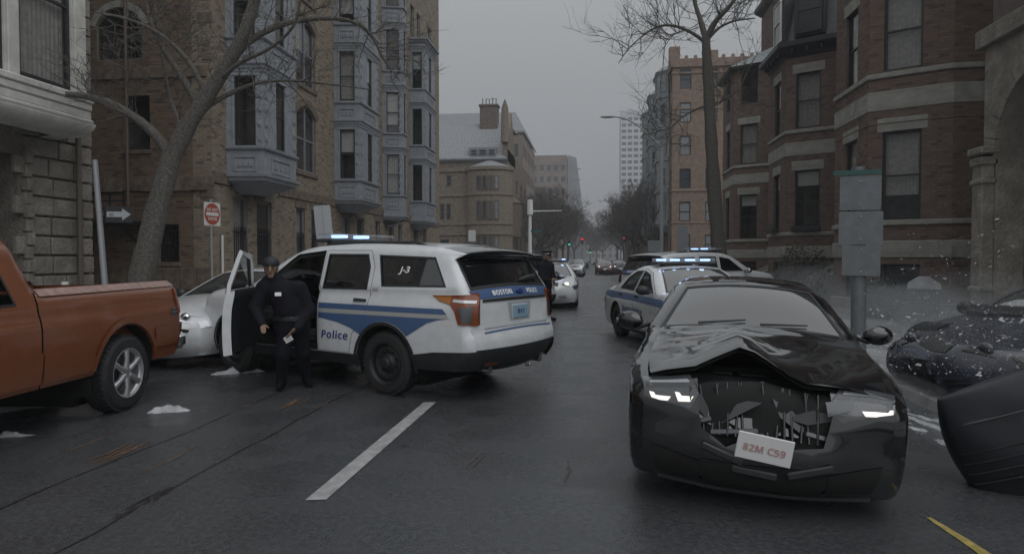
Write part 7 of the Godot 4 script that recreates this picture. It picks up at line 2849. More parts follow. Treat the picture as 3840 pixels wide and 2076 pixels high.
# ---------------------------------------------------------------- people
func figure(b: MB, bones: Array, cell: float, k: float) -> void:
	# bones: [a, b, ra, rb, colour]; joined with a smooth minimum and meshed as surface nets
	var lo := Vector3(1e9, 1e9, 1e9)
	var hi := -lo
	for e in bones:
		var r := maxf(e[2], e[3]) + 2.0 * cell + k
		lo = lo.min(e[0] - Vector3.ONE * r).min(e[1] - Vector3.ONE * r)
		hi = hi.max(e[0] + Vector3.ONE * r).max(e[1] + Vector3.ONE * r)
	var n := Vector3i(((hi - lo) / cell).ceil()) + Vector3i.ONE
	var f := PackedFloat32Array()
	f.resize(n.x * n.y * n.z)
	f.fill(1.0)
	for e in bones:
		var r := maxf(e[2], e[3]) + 2.0 * cell + k
		var i0 := Vector3i(((e[0].min(e[1]) - Vector3.ONE * r - lo) / cell).floor()).clampi(0, 100000)
		var i1 := Vector3i(((e[0].max(e[1]) + Vector3.ONE * r - lo) / cell).ceil()).clamp(Vector3i.ZERO, n - Vector3i.ONE)
		var A: Vector3 = e[0]
		var ab: Vector3 = e[1] - A
		var l2 := maxf(ab.length_squared(), 1e-8)
		var ra: float = e[2]
		var rb: float = e[3]
		for x in range(i0.x, i1.x + 1):
			for y in range(i0.y, i1.y + 1):
				var o := (x * n.y + y) * n.z
				for z in range(i0.z, i1.z + 1):
					var p := lo + Vector3(x, y, z) * cell - A
					var h := clampf(p.dot(ab) / l2, 0.0, 1.0)
					var d := (p - ab * h).length() - lerpf(ra, rb, h)
					var c := f[o + z]
					var m := maxf(k - absf(c - d), 0.0) / k
					f[o + z] = minf(c, d) - m * m * k * 0.25
	var id := {}
	var start := b.v.size()
	for x in n.x - 1:
		for y in n.y - 1:
			for z in n.z - 1:
				var o := (x * n.y + y) * n.z + z
				var c := [f[o], f[o + 1], f[o + n.z], f[o + n.z + 1], f[o + n.y * n.z], f[o + n.y * n.z + 1], f[o + n.y * n.z + n.z], f[o + n.y * n.z + n.z + 1]]
				var inn := 0
				for q in c:
					if q < 0.0:
						inn += 1
				if inn == 0 or inn == 8:
					continue
				var s := Vector3.ZERO
				var cnt := 0
				for e in [[0, 1], [2, 3], [4, 5], [6, 7], [0, 2], [1, 3], [4, 6], [5, 7], [0, 4], [1, 5], [2, 6], [3, 7]]:
					if (c[e[0]] < 0.0) != (c[e[1]] < 0.0):
						var t: float = c[e[0]] / (c[e[0]] - c[e[1]])
						var pa := Vector3(e[0] >> 2 & 1, e[0] >> 1 & 1, e[0] & 1)
						var pb := Vector3(e[1] >> 2 & 1, e[1] >> 1 & 1, e[1] & 1)
						s += pa.lerp(pb, t)
						cnt += 1
				var p := lo + (Vector3(x, y, z) + s / cnt) * cell
				var best := 1e9
				for e in bones:
					var ab: Vector3 = e[1] - e[0]
					var h := clampf((p - e[0]).dot(ab) / maxf(ab.length_squared(), 1e-8), 0.0, 1.0)
					var d: float = (p - e[0] - ab * h).length() - lerpf(e[2], e[3], h)
					if d < best:
						best = d
						b.col = e[4]
				id[o] = b.vert(p, Vector3.ZERO)
	b.col = Color(1, 1, 1)
	var SX := n.y * n.z
	var SY := n.z
	var first := b.ix.size()
	for o in id:
		for ax in 3:
			var st: int = [SX, SY, 1][ax]
			var u: int = [SY, 1, SX][ax]
			var w: int = [1, SX, SY][ax]
			if (f[o] < 0.0) == (f[o + st] < 0.0):
				continue
			if not (id.has(o - u) and id.has(o - w) and id.has(o - u - w)):
				continue
			var a: int = id[o]
			var b1: int = id[o - u]
			var c1: int = id[o - u - w]
			var d1: int = id[o - w]
			if f[o] < 0.0:
				b.tri(a, b1, c1)
				b.tri(a, c1, d1)
			else:
				b.tri(a, c1, b1)
				b.tri(a, d1, c1)
	for i in range(first, b.ix.size(), 3):
		var p0 := b.v[b.ix[i]]
		var nn := (b.v[b.ix[i + 2]] - p0).cross(b.v[b.ix[i + 1]] - p0)
		for j in 3:
			b.n[b.ix[i + j]] += nn
	for i in range(start, b.v.size()):
		b.n[i] = b.n[i].normalized()

func hand_bones(w: Vector3, d: Vector3, palm_n: Vector3, side: Vector3, curl: float, skin: Color) -> Array:
	# wrist, direction to the knuckles, normal out of the palm, direction to the thumb
	var o := []
	var k := w + d * 0.085
	o.append([w, w + d * 0.03, 0.028, 0.03, skin])
	for s in [-1.0, -0.35, 0.3, 0.9]:
		o.append([w + d * 0.03 + side * 0.012 * s, k + side * 0.027 * s, 0.017, 0.0145, skin])
	var len_ := [0.075, 0.09, 0.095, 0.085]
	var i := 0
	for s in [-1.0, -0.35, 0.3, 0.9]:
		var p: Vector3 = k + side * 0.027 * s
		var dir := d
		var l: float = len_[i]
		for j in 3:
			dir = (dir + palm_n * curl * 0.55).normalized()
			var q: Vector3 = p + dir * l * [0.45, 0.32, 0.23][j]
			o.append([p, q, 0.0098 - 0.0008 * j, 0.009 - 0.0008 * j, skin])
			p = q
		i += 1
	var tp := w + d * 0.03 + side * 0.024
	var td := (d * 0.7 + side * 0.7 + palm_n * 0.25).normalized()
	o.append([tp, tp + td * 0.04, 0.014, 0.0115, skin])
	o.append([tp + td * 0.04, tp + td * 0.04 + (td + d * 0.4 + palm_n * 0.3).normalized() * 0.035, 0.0112, 0.0095, skin])
	return o

func head_bones(c: Vector3, f: Vector3, skin: Color, hair: Color) -> Array:
	# c: middle of the head, f: where the face looks
	var r := Vector3.UP.cross(f).normalized()
	var up := Vector3.UP
	var o := []
	o.append([c + up * 0.035 - f * 0.02, c + up * 0.03 + f * 0.012, 0.088, 0.085, skin])
	o.append([c + up * 0.055 - f * 0.035, c - up * 0.03 - f * 0.045, 0.085, 0.07, hair])
	o.append([c - up * 0.03 + f * 0.02, c - up * 0.085 + f * 0.045, 0.066, 0.038, skin])
	o.append([c - up * 0.085 + f * 0.045, c - up * 0.09 + f * 0.055, 0.034, 0.03, skin])
	o.append([c + up * 0.02 + f * 0.09, c - up * 0.022 + f * 0.112, 0.011, 0.016, skin])
	for s in [-1.0, 1.0]:
		o.append([c + r * s * 0.082 - f * 0.01 + up * 0.01, c + r * s * 0.084 - f * 0.012 - up * 0.025, 0.016, 0.012, skin])
		o.append([c + r * s * 0.032 + f * 0.088 + up * 0.022, c + r * s * 0.034 + f * 0.088 + up * 0.022, 0.0095, 0.0095, Color(.09, .07, .06)])
		o.append([c + r * s * 0.018 + f * 0.094 + up * 0.042, c + r * s * 0.046 + f * 0.086 + up * 0.04, 0.008, 0.007, hair])
	o.append([c - r * 0.02 + f * 0.098 - up * 0.052, c + r * 0.02 + f * 0.098 - up * 0.052, 0.008, 0.008, skin * Color(.72, .55, .52)])
	return o

func peaked_cap(t: Node3D, c: Vector3, f: Vector3) -> void:
	var n := Node3D.new()
	n.name = "peaked_cap"
	t.add_child(n, true)
	var b := MB.new()
	var bas := Basis(Vector3.UP.cross(f).normalized(), Vector3.UP, f)
	var tr := Transform3D(bas * Basis(Vector3.RIGHT, -0.12), c)
	b.lathe(tr, [Vector2(0.108, 0.06), Vector2(0.11, 0.10), Vector2(0.145, 0.135), Vector2(0.14, 0.15), Vector2(0.1, 0.165), Vector2(0.0, 0.17)], 24)
	put("crown", b, M.uniform_navy, n)
	b = MB.new()
	b.lathe(tr, [Vector2(0.111, 0.058), Vector2(0.113, 0.085)], 24)
	put("cap_band", b, M.chrome, n)
	b = MB.new()
	var ps := []
	for i in 9:
		var a := -1.1 + 2.2 * i / 8
		ps.append([tr * Vector3(sin(a) * 0.108, 0.06, cos(a) * 0.108), tr * Vector3(sin(a) * 0.125, 0.035, cos(a) * 0.17)])
	for i in 8:
		b.quad(ps[i][0], ps[i][1], ps[i + 1][1], ps[i + 1][0])
	put("peak", b, M.paint_black, n)

func build_people() -> void:
	var navy := Color(.008, .009, .0125)
	var dark := Color(.006, .0065, .008)
	var skin := Color(.21, .135, .10)
	var hair := Color(.02, .016, .013)
	var boot := Color(.006, .006, .006)
	# the one at the open door
	var t := thing("person", "person in black cap and jacket stepping out at the open SUV door", "person", Vector3(-3.76, 0, -7.95), deg_to_rad(25))
	var V := func(x, y, z): return Vector3(x, y, z)
	var bn := [
		[V.call(.08, .92, 0), V.call(.02, 1.1, .02), .185, .185, navy], [V.call(.02, 1.1, .02), V.call(-.07, 1.33, .04), .185, .17, navy],
		[V.call(-.27, 1.38, .03), V.call(.14, 1.36, .03), .10, .10, navy], [V.call(-.1, 1.42, .04), V.call(-.17, 1.52, .06), .085, .078, navy],
		[V.call(.0, .86, 0), V.call(.17, .86, 0), .165, .165, navy],
		[V.call(.0, .86, 0), V.call(-.05, .48, .14), .118, .095, dark], [V.call(-.05, .48, .14), V.call(-.07, .1, .02), .095, .072, dark],
		[V.call(.18, .86, 0), V.call(.23, .48, .0), .118, .095, dark], [V.call(.23, .48, .0), V.call(.28, .1, -.14), .095, .072, dark],
		[V.call(-.07, .06, -.03), V.call(-.1, .05, .17), .055, .046, boot], [V.call(.28, .06, -.16), V.call(.32, .05, .04), .055, .046, boot],
		[V.call(.2, 1.35, .03), V.call(.31, 1.06, .05), .098, .084, navy], [V.call(.31, 1.06, .05), V.call(.15, .84, .24), .082, .06, navy],
		[V.call(-.3, 1.36, .03), V.call(-.41, 1.1, .08), .098, .082, navy], [V.call(-.41, 1.1, .08), V.call(-.31, .91, .26), .08, .06, navy],
		[V.call(.0, 1.05, .1), V.call(-.03, 1.28, .12), .11, .10, navy], [V.call(-.25, 1.47, .05), V.call(-.08, 1.48, .05), .06, .06, navy]]
	var b := MB.new()
	figure(b, bn, 0.018, 0.05)
	var hc: Vector3 = V.call(-.19, 1.62, .09)
	figure(b, head_bones(hc, Vector3(-.1, -.05, 1).normalized(), skin, hair), 0.0075, 0.018)
	var hd := (V.call(.13, .83, .24) - V.call(.26, 1.06, .05) as Vector3).normalized()
	figure(b, hand_bones(V.call(.13, .83, .24), (hd + Vector3(-.5, .1, 0)).normalized(), Vector3(0, -.6, -.8).normalized(), Vector3(.3, .6, .6).normalized(), 0.5, skin), 0.0055, 0.008)
	figure(b, hand_bones(V.call(-.3, .90, .26), Vector3(.1, -.35, .9).normalized(), Vector3(0, -.9, -.35).normalized(), Vector3(.9, .2, .1).normalized(), 0.5, skin), 0.0055, 0.008)
	put("body", b, M.figure, t)
	t.scale = Vector3(0.87, 0.91, 0.9)
	b = MB.new()
	b.lathe(Transform3D(Basis(Vector3.RIGHT, -0.1), hc), [Vector2(0.102, 0.035), Vector2(0.112, 0.045), Vector2(0.114, 0.085), Vector2(0.108, 0.09), Vector2(0.1, 0.12), Vector2(0.07, 0.15), Vector2(0.03, 0.163), Vector2(0, 0.165)], 24)
	put("knit_cap", b, M.uniform_navy, t)
	b = MB.new()
	b.box(Transform3D(Basis(Vector3.UP, 0.1), V.call(-.1, 1.29, .235)), Vector3(.085, .05, .01), 0.004)
	put("name_badge", b, M.letter_white, t)
	b = MB.new()
	b.lathe(T(V.call(.075, .93, 0)) * Transform3D(Basis.from_scale(Vector3(1.18, 1, 1)), Vector3.ZERO), [Vector2(0.215, 0), Vector2(0.217, 0.03), Vector2(0.215, 0.06)], 24)
	b.box(T(V.call(.07, .96, .21)), Vector3(.06, .05, .03), .01)
	b.box(T(V.call(.24, .93, .04)), Vector3(.07, .14, .09), .02)
	put("duty_belt", b, M.black_plastic, t)
	b = MB.new()
	b.box(Transform3D(Basis(Vector3.BACK, 0.5) * Basis(Vector3.RIGHT, 0.4), V.call(.03, .70, .23)), Vector3(.11, .09, .006))
	var pp := thing("paper", "folded white paper in the hand of the person at the open door", "paper", t.position, t.rotation.y)
	put("sheet", b, M.letter_white, pp)
	pp.scale = t.scale
	# the one with the peaked cap, seen from behind the first SUV
	t = thing("person", "person in peaked cap and dark leather jacket beside the parked police SUV", "person", Vector3(-1.28, 0, -17.4), deg_to_rad(8))
	var face := Vector3(.82, -.05, .5).normalized()
	bn = [
		[V.call(0, .98, 0), V.call(0, 1.15, 0), .15, .16, navy], [V.call(0, 1.15, 0), V.call(.02, 1.38, .02), .165, .15, navy],
		[V.call(-.12, 1.42, .1), V.call(.16, 1.42, -.08), .085, .085, navy], [V.call(.02, 1.46, 0), V.call(.05, 1.55, .02), .065, .06, navy],
		[V.call(-.05, .94, .05), V.call(.07, .94, -.04), .13, .13, dark],
		[V.call(-.05, .92, .06), V.call(-.04, .5, .08), .10, .075, dark], [V.call(-.04, .5, .08), V.call(-.06, .1, .05), .075, .052, dark],
		[V.call(.08, .92, -.05), V.call(.12, .5, -.03), .10, .075, dark], [V.call(.12, .5, -.03), V.call(.1, .1, -.08), .075, .052, dark],
		[V.call(-.06, .06, .04), V.call(.1, .045, .13), .05, .042, boot], [V.call(.1, .06, -.09), V.call(.27, .045, 0), .05, .042, boot],
		[V.call(-.12, 1.41, .12), V.call(-.1, 1.1, .2), .08, .065, navy], [V.call(-.1, 1.1, .2), V.call(.14, 1.06, .26), .06, .045, navy],
		[V.call(.17, 1.41, -.09), V.call(.24, 1.1, -.08), .08, .062, navy], [V.call(.24, 1.1, -.08), V.call(.4, 1.1, .05), .06, .045, navy]]
	b = MB.new()
	figure(b, bn, 0.02, 0.05)
	var h2: Vector3 = V.call(.07, 1.65, .03)
	figure(b, head_bones(h2, face, skin, Color(.22, .2, .18)), 0.009, 0.018)
	figure(b, hand_bones(V.call(.14, 1.06, .26), Vector3(.95, .1, .1).normalized(), Vector3(0, .9, -.3).normalized(), Vector3(0, .4, -.9).normalized(), 0.6, skin), 0.0065, 0.008)
	figure(b, hand_bones(V.call(.4, 1.1, .05), Vector3(.9, .1, .2).normalized(), Vector3(0, .9, .3).normalized(), Vector3(0, .3, .9).normalized(), 0.6, skin), 0.0065, 0.008)
	put("body", b, M.figure, t)
	peaked_cap(t, h2, face)
	b = MB.new()
	b.box(Transform3D(Basis(Vector3.BACK, 0.5), V.call(.34, 1.17, .14)), Vector3(.02, .24, .3), .004)
	var cl := thing("clipboard", "dark clipboard held by the person in the peaked cap", "clipboard", t.position, t.rotation.y)
	put("board", b, M.black_plastic, cl)
	# someone crossing far off
	t = thing("person", "person in dark coat standing by the waiting cars beyond the crossing", "person", Vector3(3.6, 0, -64.6), 0.4)
	b = MB.new()
	var low := []
	for e in bn:
		low.append(e)
	figure(b, low, 0.045, 0.06)
	figure(b, [[V.call(.06, 1.6, .02), V.call(.07, 1.68, .03), .085, .095, skin], [V.call(.05, 1.72, .0), V.call(.03, 1.66, -.03), .09, .09, hair], [V.call(.14, 1.06, .26), V.call(.24, 1.06, .27), .04, .03, skin], [V.call(.4, 1.1, .05), V.call(.48, 1.1, .07), .04, .03, skin]], 0.03, 0.03)
	put("body", b, M.figure, t)

# ---------------------------------------------------------------- street furniture
func lettering(parent: Node3D, text: String, size: float, m: Material, tr: Transform3D, weight := 700) -> void:
	var tm := TextMesh.new()
	var f := SystemFont.new()
	f.font_names = PackedStringArray(["Droid Sans"])
	f.font_weight = weight
	tm.font = f
	tm.text = text
	tm.font_size = 64
	tm.pixel_size = size / 46.0
	tm.depth = 0.002
	part("lettering", tm, m, parent, tr)

func sign_plate(t: Node3D, called: String, w: float, h: float, m: Material, tr: Transform3D, round_ := 0.03) -> MeshInstance3D:
	var ps := PackedVector2Array()
	for q in [[1, 1, 0], [-1, 1, 1], [-1, -1, 2], [1, -1, 3]]:
		for i in 5:
			var a: float = PI / 2 * (q[2] + i / 4.0)
			ps.append(Vector2(q[0] * (w / 2 - round_) + cos(a) * round_, q[1] * (h / 2 - round_) + sin(a) * round_))
	var b := MB.new()
	b.prism(tr, ps, 0.004)
	return put(called, b, m, t)

func build_furniture() -> void:
	var b: MB
	# do-not-enter sign at the alley corner, turned to face down the street
	var t := thing("road_sign", "white square DO NOT ENTER sign with red disc at the alley corner", "road sign", Vector3(-9.55, 0.13, -16.1))
	b = MB.new()
	b.tube([Vector3(0, 0, 0), Vector3(-0.02, 2.95, 0)], [0.028], 8)
	put("pole", b, M.galvanised, t)
	var tr := Transform3D(Basis(Vector3.UP, 1.4), Vector3(0.015, 2.58, 0.0))
	sign_plate(t, "sign_plate", 0.58, 0.58, M.sign_white, tr)
	b = MB.new()
	b.lathe(tr * Transform3D(Basis(Vector3.RIGHT, PI / 2), Vector3(0, 0, 0.005)), [Vector2(0.27, -0.001), Vector2(0.27, 0.002), Vector2(0, 0.002)], 36)
	put("red_disc", b, M.sign_red, t)
	b = MB.new()
	b.box(tr * T(Vector3(0, 0, 0.009)), Vector3(0.43, 0.085, 0.003))
	put("white_bar", b, M.sign_white, t)
	lettering(t, "DO NOT", 0.075, M.sign_white, tr * T(Vector3(0, 0.11, 0.009)))
	lettering(t, "ENTER", 0.075, M.sign_white, tr * T(Vector3(0, -0.12, 0.009)))
	# one-way arrow on the pale alley pole
	t = thing("alley_pole", "pale leaning metal pole with a black one-way arrow sign at the alley mouth", "pole", Vector3(-9.0, 0.13, -11.5))
	b = MB.new()
	b.tube([Vector3(0.16, 0, 0.0), Vector3(0.08, 1.2, 0.02), Vector3(-0.0, 3.25, 0.1)], [0.062, 0.055, 0.048], 10)
	put("pole", b, M.galvanised, t)
	tr = Transform3D(Basis(Vector3.UP, 0.3), Vector3(0.3, 2.28, -0.1))
	sign_plate(t, "sign_plate", 0.5, 0.3, M.sign_black, tr, 0.02)
	b = MB.new()
	b.prism(tr * T(Vector3(0, 0, 0.0045)), PackedVector2Array([Vector2(-0.2, -0.05), Vector2(0.06, -0.05), Vector2(0.06, -0.11), Vector2(0.21, 0), Vector2(0.06, 0.11), Vector2(0.06, 0.05), Vector2(-0.2, 0.05)]), 0.002)
	put("white_arrow", b, M.sign_back, t)
	b = MB.new()
	b.box(T(Vector3(0.12, 2.28, -0.06)), Vector3(0.2, 0.04, 0.03))
	put("bracket", b, M.galvanised, t)
	# small stand pipe
	t = thing("standpipe", "short white standpipe on the pavement below the stone building", "pipe", Vector3(-9.3, 0.13, -11.0))
	b = MB.new()
	b.tube([Vector3.ZERO, Vector3(0, 0.98, 0)], [0.05], 10)
	b.tube([Vector3(0, 0.95, 0), Vector3(0, 1.06, 0)], [0.07, 0.06], 10)
	b.tube([Vector3(-0.1, 0.82, 0.02), Vector3(0.1, 0.82, 0.02)], [0.035], 8)
	put("pipe", b, M.white_post, t)
	# grey back of a parking sign, tilted
	t = thing("parking_sign", "tilted grey back of a tall parking sign by the tan brick wall", "road sign", Vector3(-8.0, 0.13, -19.95))
	b = MB.new()
	b.tube([Vector3(0.0, 0, 0), Vector3(-0.24, 3.1, 0.0)], [0.028], 8)
	put("pole", b, M.galvanised, t)
	tr = Transform3D(Basis(Vector3.UP, 0.35) * Basis(Vector3.BACK, 0.09), Vector3(-0.2, 2.58, 0.04))
	sign_plate(t, "sign_plate", 0.49, 1.0, M.sign_back, tr)
	b = MB.new()
	b.box(tr * T(Vector3(0, 0, 0.012)), Vector3(0.05, 0.98, 0.012))
	put("stiffener", b, M.galvanised, t)
	# stacked sign backs and green street name by the crash
	t = thing("sign_post", "grey post with three stacked blank sign backs and a green street name", "road sign", Vector3(3.98, 0.13, -11.0))
	b = MB.new()
	b.tube([Vector3(0.04, 0, 0), Vector3(0, 2.86, 0)], [0.11, 0.10], 10)
	put("post", b, M.sign_panel, t)
	for q in [[2.46, 0.56, 0.52, -0.012], [1.93, 0.60, 0.5, 0.0], [1.44, 0.52, 0.46, 0.01]]:
		tr = Transform3D(Basis(Vector3.UP, -0.24) * Basis(Vector3.BACK, -0.01), Vector3(q[3], q[0], 0.13))
		sign_plate(t, "sign_plate", q[1], q[2], M.sign_panel, tr, 0.02)
		for yy in [-0.17, 0.17]:
			b = MB.new()
			b.lathe(tr * Transform3D(Basis(Vector3.RIGHT, PI / 2), Vector3(0, yy, 0.004)), [Vector2(0.014, 0), Vector2(0.012, 0.01), Vector2(0, 0.012)], 8)
			put("bolt", b, M.galvanised, t)
		b = MB.new()
		b.box(tr * T(Vector3(0, 0.17, -0.03)), Vector3(0.26, 0.04, 0.05), 0.006)
		put("bracket", b, M.galvanised, t)
	tr = Transform3D(Basis(Vector3.UP, -0.24), Vector3(-0.06, 2.765, 0.14))
	sign_plate(t, "name_plate", 0.66, 0.07, M.sign_green, tr, 0.01)
	# waste bin
	t = thing("waste_bin", "dark litter bin with a pale snow-dusted lid before the near row house", "bin", Vector3(7.15, 0.13, -15.9), -0.4)
	b = MB.new()
	b.box(T(Vector3(0, 0.42, 0)), Vector3(0.55, 0.78, 0.5), 0.05)
	put("bin_body", b, M.black_plastic, t)
	b = MB.new()
	for i in 9:
		b.box(T(Vector3(-0.24 + i * 0.06, 0.42, 0.255)), Vector3(0.025, 0.7, 0.02))
		b.box(T(Vector3(-0.278, 0.42, -0.2 + i * 0.05)), Vector3(0.02, 0.7, 0.022))
	put("bin_slats", b, M.paint_grey, t)
	b = MB.new()
	b.prism(Transform3D(Basis(), Vector3(0, 0.81, -0.28)), PackedVector2Array([Vector2(-0.32, 0), Vector2(0.32, 0), Vector2(0.3, 0.12), Vector2(0.1, 0.26), Vector2(-0.1, 0.26), Vector2(-0.3, 0.12)]), 0.56)
	put("bin_lid", b, M.slush, t)
	# stoop rails by the mansard house
	for q in [[-26.2, "sloping stone stair cheek wall beside the dark shrub"], [-35.2, "sloping stone stair cheek wall of the corner row house"]]:
		t = thing("stoop", q[1], "steps", Vector3(7.6, 0.13, q[0]))
		for i in 6:
			b = MB.new()
			b.box(T(Vector3(0.2 + i * 0.3, 0.09 + i * 0.18, 0)), Vector3(0.34, 0.18, 1.3), 0.012)
			put("step", b, M.stone_trim, t)
		for s in [-0.78, 0.78]:
			b = MB.new()
			b.prism(Transform3D(Basis(), Vector3(0, 0, s - 0.1)), PackedVector2Array([Vector2(-0.15, 0), Vector2(2.1, 0), Vector2(2.1, 1.5), Vector2(1.8, 1.5), Vector2(-0.15, 0.45)]), 0.2)
			put("cheek_wall", b, M.stone_trim, t)
	# signal pole on the mansion corner
	t = thing("signal_pole", "white traffic signal pole with mast arm at the mansion corner", "traffic light", Vector3(-6.1, 0.13, -64.2))
	b = MB.new()
	b.tube([Vector3.ZERO, Vector3(0, 5.6, 0)], [0.2, 0.14], 10)
	b.tube([Vector3(0, 5.6, 0), Vector3(0, 7.0, 0)], [0.28, 0.27], 10)
	put("pole", b, M.white_post, t)
	b = MB.new()
	b.tube([Vector3(0, 5.9, 0), Vector3(3.0, 5.95, 0)], [0.06, 0.04], 8)
	put("mast_arm", b, M.white_post, t)
	b = MB.new()
	b.box(T(Vector3(0.65, 4.05, 0.1)), Vector3(1.1, 0.22, 0.03))
	put("name_plate", b, M.sign_green, t)
	# cobra lamp on the right
	t = thing("street_lamp", "tall street lamp with a long curved arm reaching over the road", "street lamp", Vector3(4.3, 0.13, -45.4))
	b = MB.new()
	b.tube([Vector3(0, 0, 0), Vector3(0, 4, 0), Vector3(0, 8.9, 0)], [0.13, 0.11, 0.09], 10)
	put("pole", b, M.galvanised, t)
	b = MB.new()
	var path := []
	for i in 9:
		var f := i / 8.0
		path.append(Vector3(-0.05 - 3.0 * f, 8.7 + 1.95 * sin(f * PI / 2), 0.4 * f))
	b.tube(path, [0.07, 0.06, 0.05], 8)
	put("arm", b, M.galvanised, t)
	b = MB.new()
	b.ball(Transform3D(Basis(), Vector3(-3.5, 10.66, 0.4)), Vector3(0.5, 0.09, 0.16), 8, 14)
	put("lamp_head", b, M.galvanised, t)
	# signals far down the street
	var k := 0
	for q in [[-4.4, -118.0, 4.3, false], [-2.2, -118.0, 4.6, true], [5.0, -118.0, 4.8, true], [-1.0, -150.0, 3.2, false]]:
		t = thing("traffic_signal", ["traffic signal showing green near the mansion side trees", "traffic signal showing red over the far lane", "traffic signal showing red before the copper bay side trees", "traffic signal showing green deepest down the street"][k], "traffic light", Vector3(q[0], 0, q[1]))
		b = MB.new()
		b.tube([Vector3(0, 0, 0), Vector3(0, q[2], 0)], [0.06], 6)
		put("pole", b, M.galvanised, t)
		b = MB.new()
		b.box(T(Vector3(0, q[2], 0)), Vector3(0.36, 1.0, 0.3), 0.04)
		put("signal_box", b, M.iron, t)
		b = MB.new()
		b.ball(T(Vector3(0, q[2] + (0.3 if q[3] else -0.3), 0.15)), Vector3(0.2, 0.14, 0.08), 6, 10)
		put("signal_light", b, M.signal_red_light if q[3] else M.signal_green_light, t)
		k += 1
	# notice boards and signs at the far corner
	for q in [[5.3, -62.5, 1.2, 2.0, "pinkish blank notice board at the orange building's corner"], [8.0, -64.0, 0.9, 3.4, "tall grey sign panel standing before the orange building"]]:
		t = thing("sign_board", q[4], "sign", Vector3(q[0], 0.0, q[1]))
		b = MB.new()
		for x in [-0.4, 0.4]:
			b.tube([Vector3(x * q[2], 0, 0), Vector3(x * q[2], 2.4, 0)], [0.05], 6)
		put("legs", b, M.galvanised, t)
		b = MB.new()
		b.box(T(Vector3(0, 1.2 + q[3] / 2, 0.06)), Vector3(q[2], q[3], 0.04), 0.01)
		put("board", b, M.sign_panel, t)
	t = thing("parking_sign", "small white sign standing beyond the police SUV's roof", "road sign", Vector3(-8.2, 0.13, -45.2))
	b = MB.new()
	b.tube([Vector3.ZERO, Vector3(0, 3.2, 0)], [0.03], 6)
	put("pole", b, M.galvanised, t)
	sign_plate(t, "sign_plate", 0.5, 0.75, M.sign_white, T(Vector3(0, 3.0, 0.05)))

func build_debris() -> void:
	# glass and slush thrown up by the crash, hanging in the air
	var b := MB.new()
	b.face([Vector3(-0.5, -0.12, 0), Vector3(0.35, -0.2, 0.1), Vector3(0.5, 0.1, 0), Vector3(-0.1, 0.22, 0.08)])
	b.face([Vector3(-0.1, 0.22, 0.08), Vector3(0.5, 0.1, 0), Vector3(0.35, -0.2, 0.1), Vector3(-0.05, 0, -0.1)])
	b.face([Vector3(-0.5, -0.12, 0), Vector3(-0.1, 0.22, 0.08), Vector3(-0.05, 0, -0.1)])
	b.face([Vector3(-0.5, -0.12, 0), Vector3(-0.05, 0, -0.1), Vector3(0.35, -0.2, 0.1)])
	var mesh := b.mesh()
	var mm := MultiMesh.new()
	mm.transform_format = MultiMesh.TRANSFORM_3D
	mm.mesh = mesh
	var fine := MultiMesh.new()
	fine.transform_format = MultiMesh.TRANSFORM_3D
	fine.mesh = mesh
	for pass_ in 2:
		var tr := []
		for i in (1700 if pass_ == 0 else 15000):
			var p: Vector3
			var pick := rng.randf()
			var s := rng.randf_range(0.015, 0.05) * (0.5 + rng.randf()) if pass_ == 0 else rng.randf_range(0.004, 0.013)
			if pick < 0.4:
				# over the blue car's crushed front
				p = Vector3(4.2 + rng.randfn() * 0.55, 0.45 + absf(rng.randfn()) * 0.3, -7.7 + rng.randfn() * 0.6)
			elif pick < 0.85:
				# the plume behind the black sedan, thinning upwards over the pavement
				var far := rng.randf()
				p = Vector3(2.9 + far * 3.4 + rng.randfn() * 0.4, 0.16 + absf(rng.randfn()) * (0.25 + 0.35 * far), -8.2 - rng.randf() * 5.5)
			elif pick < 0.93:
				p = Vector3(rng.randf_range(5.4, 7.0), 1.2 + absf(rng.randfn()) * 0.6, rng.randf_range(-10.5, -13.5))
			else:
				p = Vector3(rng.randf_range(2.75, 3.45), 0.03 + absf(rng.randfn()) * 0.12, rng.randf_range(-4.8, -7.5))
				s *= 0.7
			tr.append(Transform3D(Basis(Vector3(rng.randf_range(-1, 1), rng.randf_range(-1, 1), rng.randf_range(-1, 1)).normalized(), rng.randf() * TAU).scaled(Vector3.ONE * s), p))
		var m := mm if pass_ == 0 else fine
		m.instance_count = tr.size()
		for i in tr.size():
			m.set_instance_transform(i, tr[i])
		var o := MultiMeshInstance3D.new()
		o.name = "crash_debris" if pass_ == 0 else "slush_spray"
		o.multimesh = m
		o.material_override = M.slush if pass_ == 0 else M.spray
		tag(o, "bits of pale glass and ice flying beside the crashed cars" if pass_ == 0 else "fine grey slush spray hanging over the gutter and pavement", "debris" if pass_ == 0 else "spray", "", "stuff")
		add_child(o)

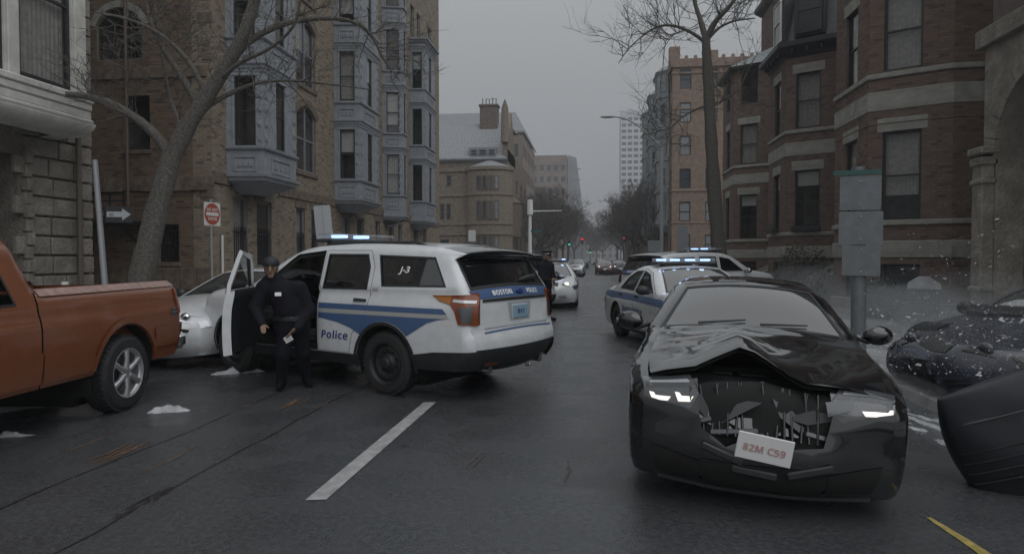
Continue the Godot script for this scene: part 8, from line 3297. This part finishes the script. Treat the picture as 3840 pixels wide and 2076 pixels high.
func build_spray_mist() -> void:
	# the cloud of fine wet spray thrown over the pavement
	var puffs := []
	for i in 13:
		puffs.append([Vector3(3.6 + rng.randf() * 2.6, 0.35 + rng.randf() * 0.75, -8.6 - rng.randf() * 5.0), Vector3(rng.randf_range(1.3, 2.6), rng.randf_range(0.7, 1.5), rng.randf_range(1.6, 3.0)), rng.randf_range(0.06, 0.12)])
	for i in 5:
		puffs.append([Vector3(4.5 + rng.randf() * 0.9, 0.55 + rng.randf() * 0.3, -7.6 - rng.randf() * 0.9), Vector3(rng.randf_range(0.7, 1.3), rng.randf_range(0.4, 0.8), rng.randf_range(0.7, 1.2)), rng.randf_range(0.12, 0.25)])
	for i in 5:
		puffs.append([Vector3(3.0 + rng.randf() * 0.4, 0.1 + rng.randf() * 0.12, -5.4 - rng.randf() * 2.2), Vector3(rng.randf_range(0.4, 0.8), rng.randf_range(0.25, 0.5), rng.randf_range(0.8, 1.6)), rng.randf_range(0.2, 0.4)])
	for q in puffs:
		var v := FogVolume.new()
		v.name = named("spray_mist")
		v.shape = RenderingServer.FOG_VOLUME_SHAPE_ELLIPSOID
		v.size = q[1]
		v.position = q[0]
		var m := FogMaterial.new()
		m.density = q[2]
		m.albedo = Color(.86, .88, .9)
		v.material = m
		tag(v, "pale cloud of wet spray thrown up beside the crashed cars", "mist", "spray clouds by the crash", "stuff")
		add_child(v)

func build_camera_and_light() -> void:
	var cam := Camera3D.new()
	cam.name = "camera"
	cam.position = Vector3(0, 1.6, 0)
	cam.basis = Basis(Vector3.UP, deg_to_rad(6.94)) * Basis(Vector3.RIGHT, deg_to_rad(-1.55))
	cam.fov = 44.15
	cam.near = 0.05
	cam.far = 3000.0
	add_child(cam)
	var e := Environment.new()
	var sky := Sky.new()
	var sm := ProceduralSkyMaterial.new()
	sm.sky_top_color = lin(.90, .965, 1.0)
	sm.sky_horizon_color = lin(.164, .168, .173)
	sm.sky_curve = 1.6
	sm.energy_multiplier = 1.75
	sm.ground_bottom_color = lin(.05, .05, .05)
	sm.ground_horizon_color = lin(.12, .12, .122)
	sm.sun_angle_max = 1.0
	sky.sky_material = sm
	e.background_mode = Environment.BG_SKY
	e.sky = sky
	e.background_energy_multiplier = 1.0
	e.tonemap_mode = Environment.TONE_MAPPER_LINEAR
	e.tonemap_exposure = 0.78
	e.sdfgi_enabled = true
	e.ssao_enabled = true
	e.ssil_enabled = true
	e.fog_enabled = true
	e.volumetric_fog_enabled = true
	e.volumetric_fog_density = 0.0
	e.fog_density = 0.0012
	e.fog_light_color = Color(.72, .73, .75)
	var w := WorldEnvironment.new()
	w.name = "environment"
	w.environment = e
	add_child(w)
	var s := DirectionalLight3D.new()
	s.name = "overcast_sun"
	s.light_color = Color(.98, .99, 1.0)
	s.light_energy = 0.5
	s.light_angular_distance = 70.0
	s.shadow_enabled = true
	s.basis = Basis(Vector3.UP, deg_to_rad(42)) * Basis(Vector3.RIGHT, deg_to_rad(-52))
	add_child(s)

func _ready() -> void:
	rng.seed = 20240
	build_camera_and_light()
	make_materials()
	build_ground()
	build_left_apartments()
	build_stone_house()
	build_row_houses()
	build_mansion()
	build_far()
	print("buildings ", Time.get_ticks_msec())
	build_vehicles()
	print("vehicles ", Time.get_ticks_msec())
	build_trees()
	build_people()
	print("people ", Time.get_ticks_msec())
	build_furniture()
	build_debris()
	build_spray_mist()
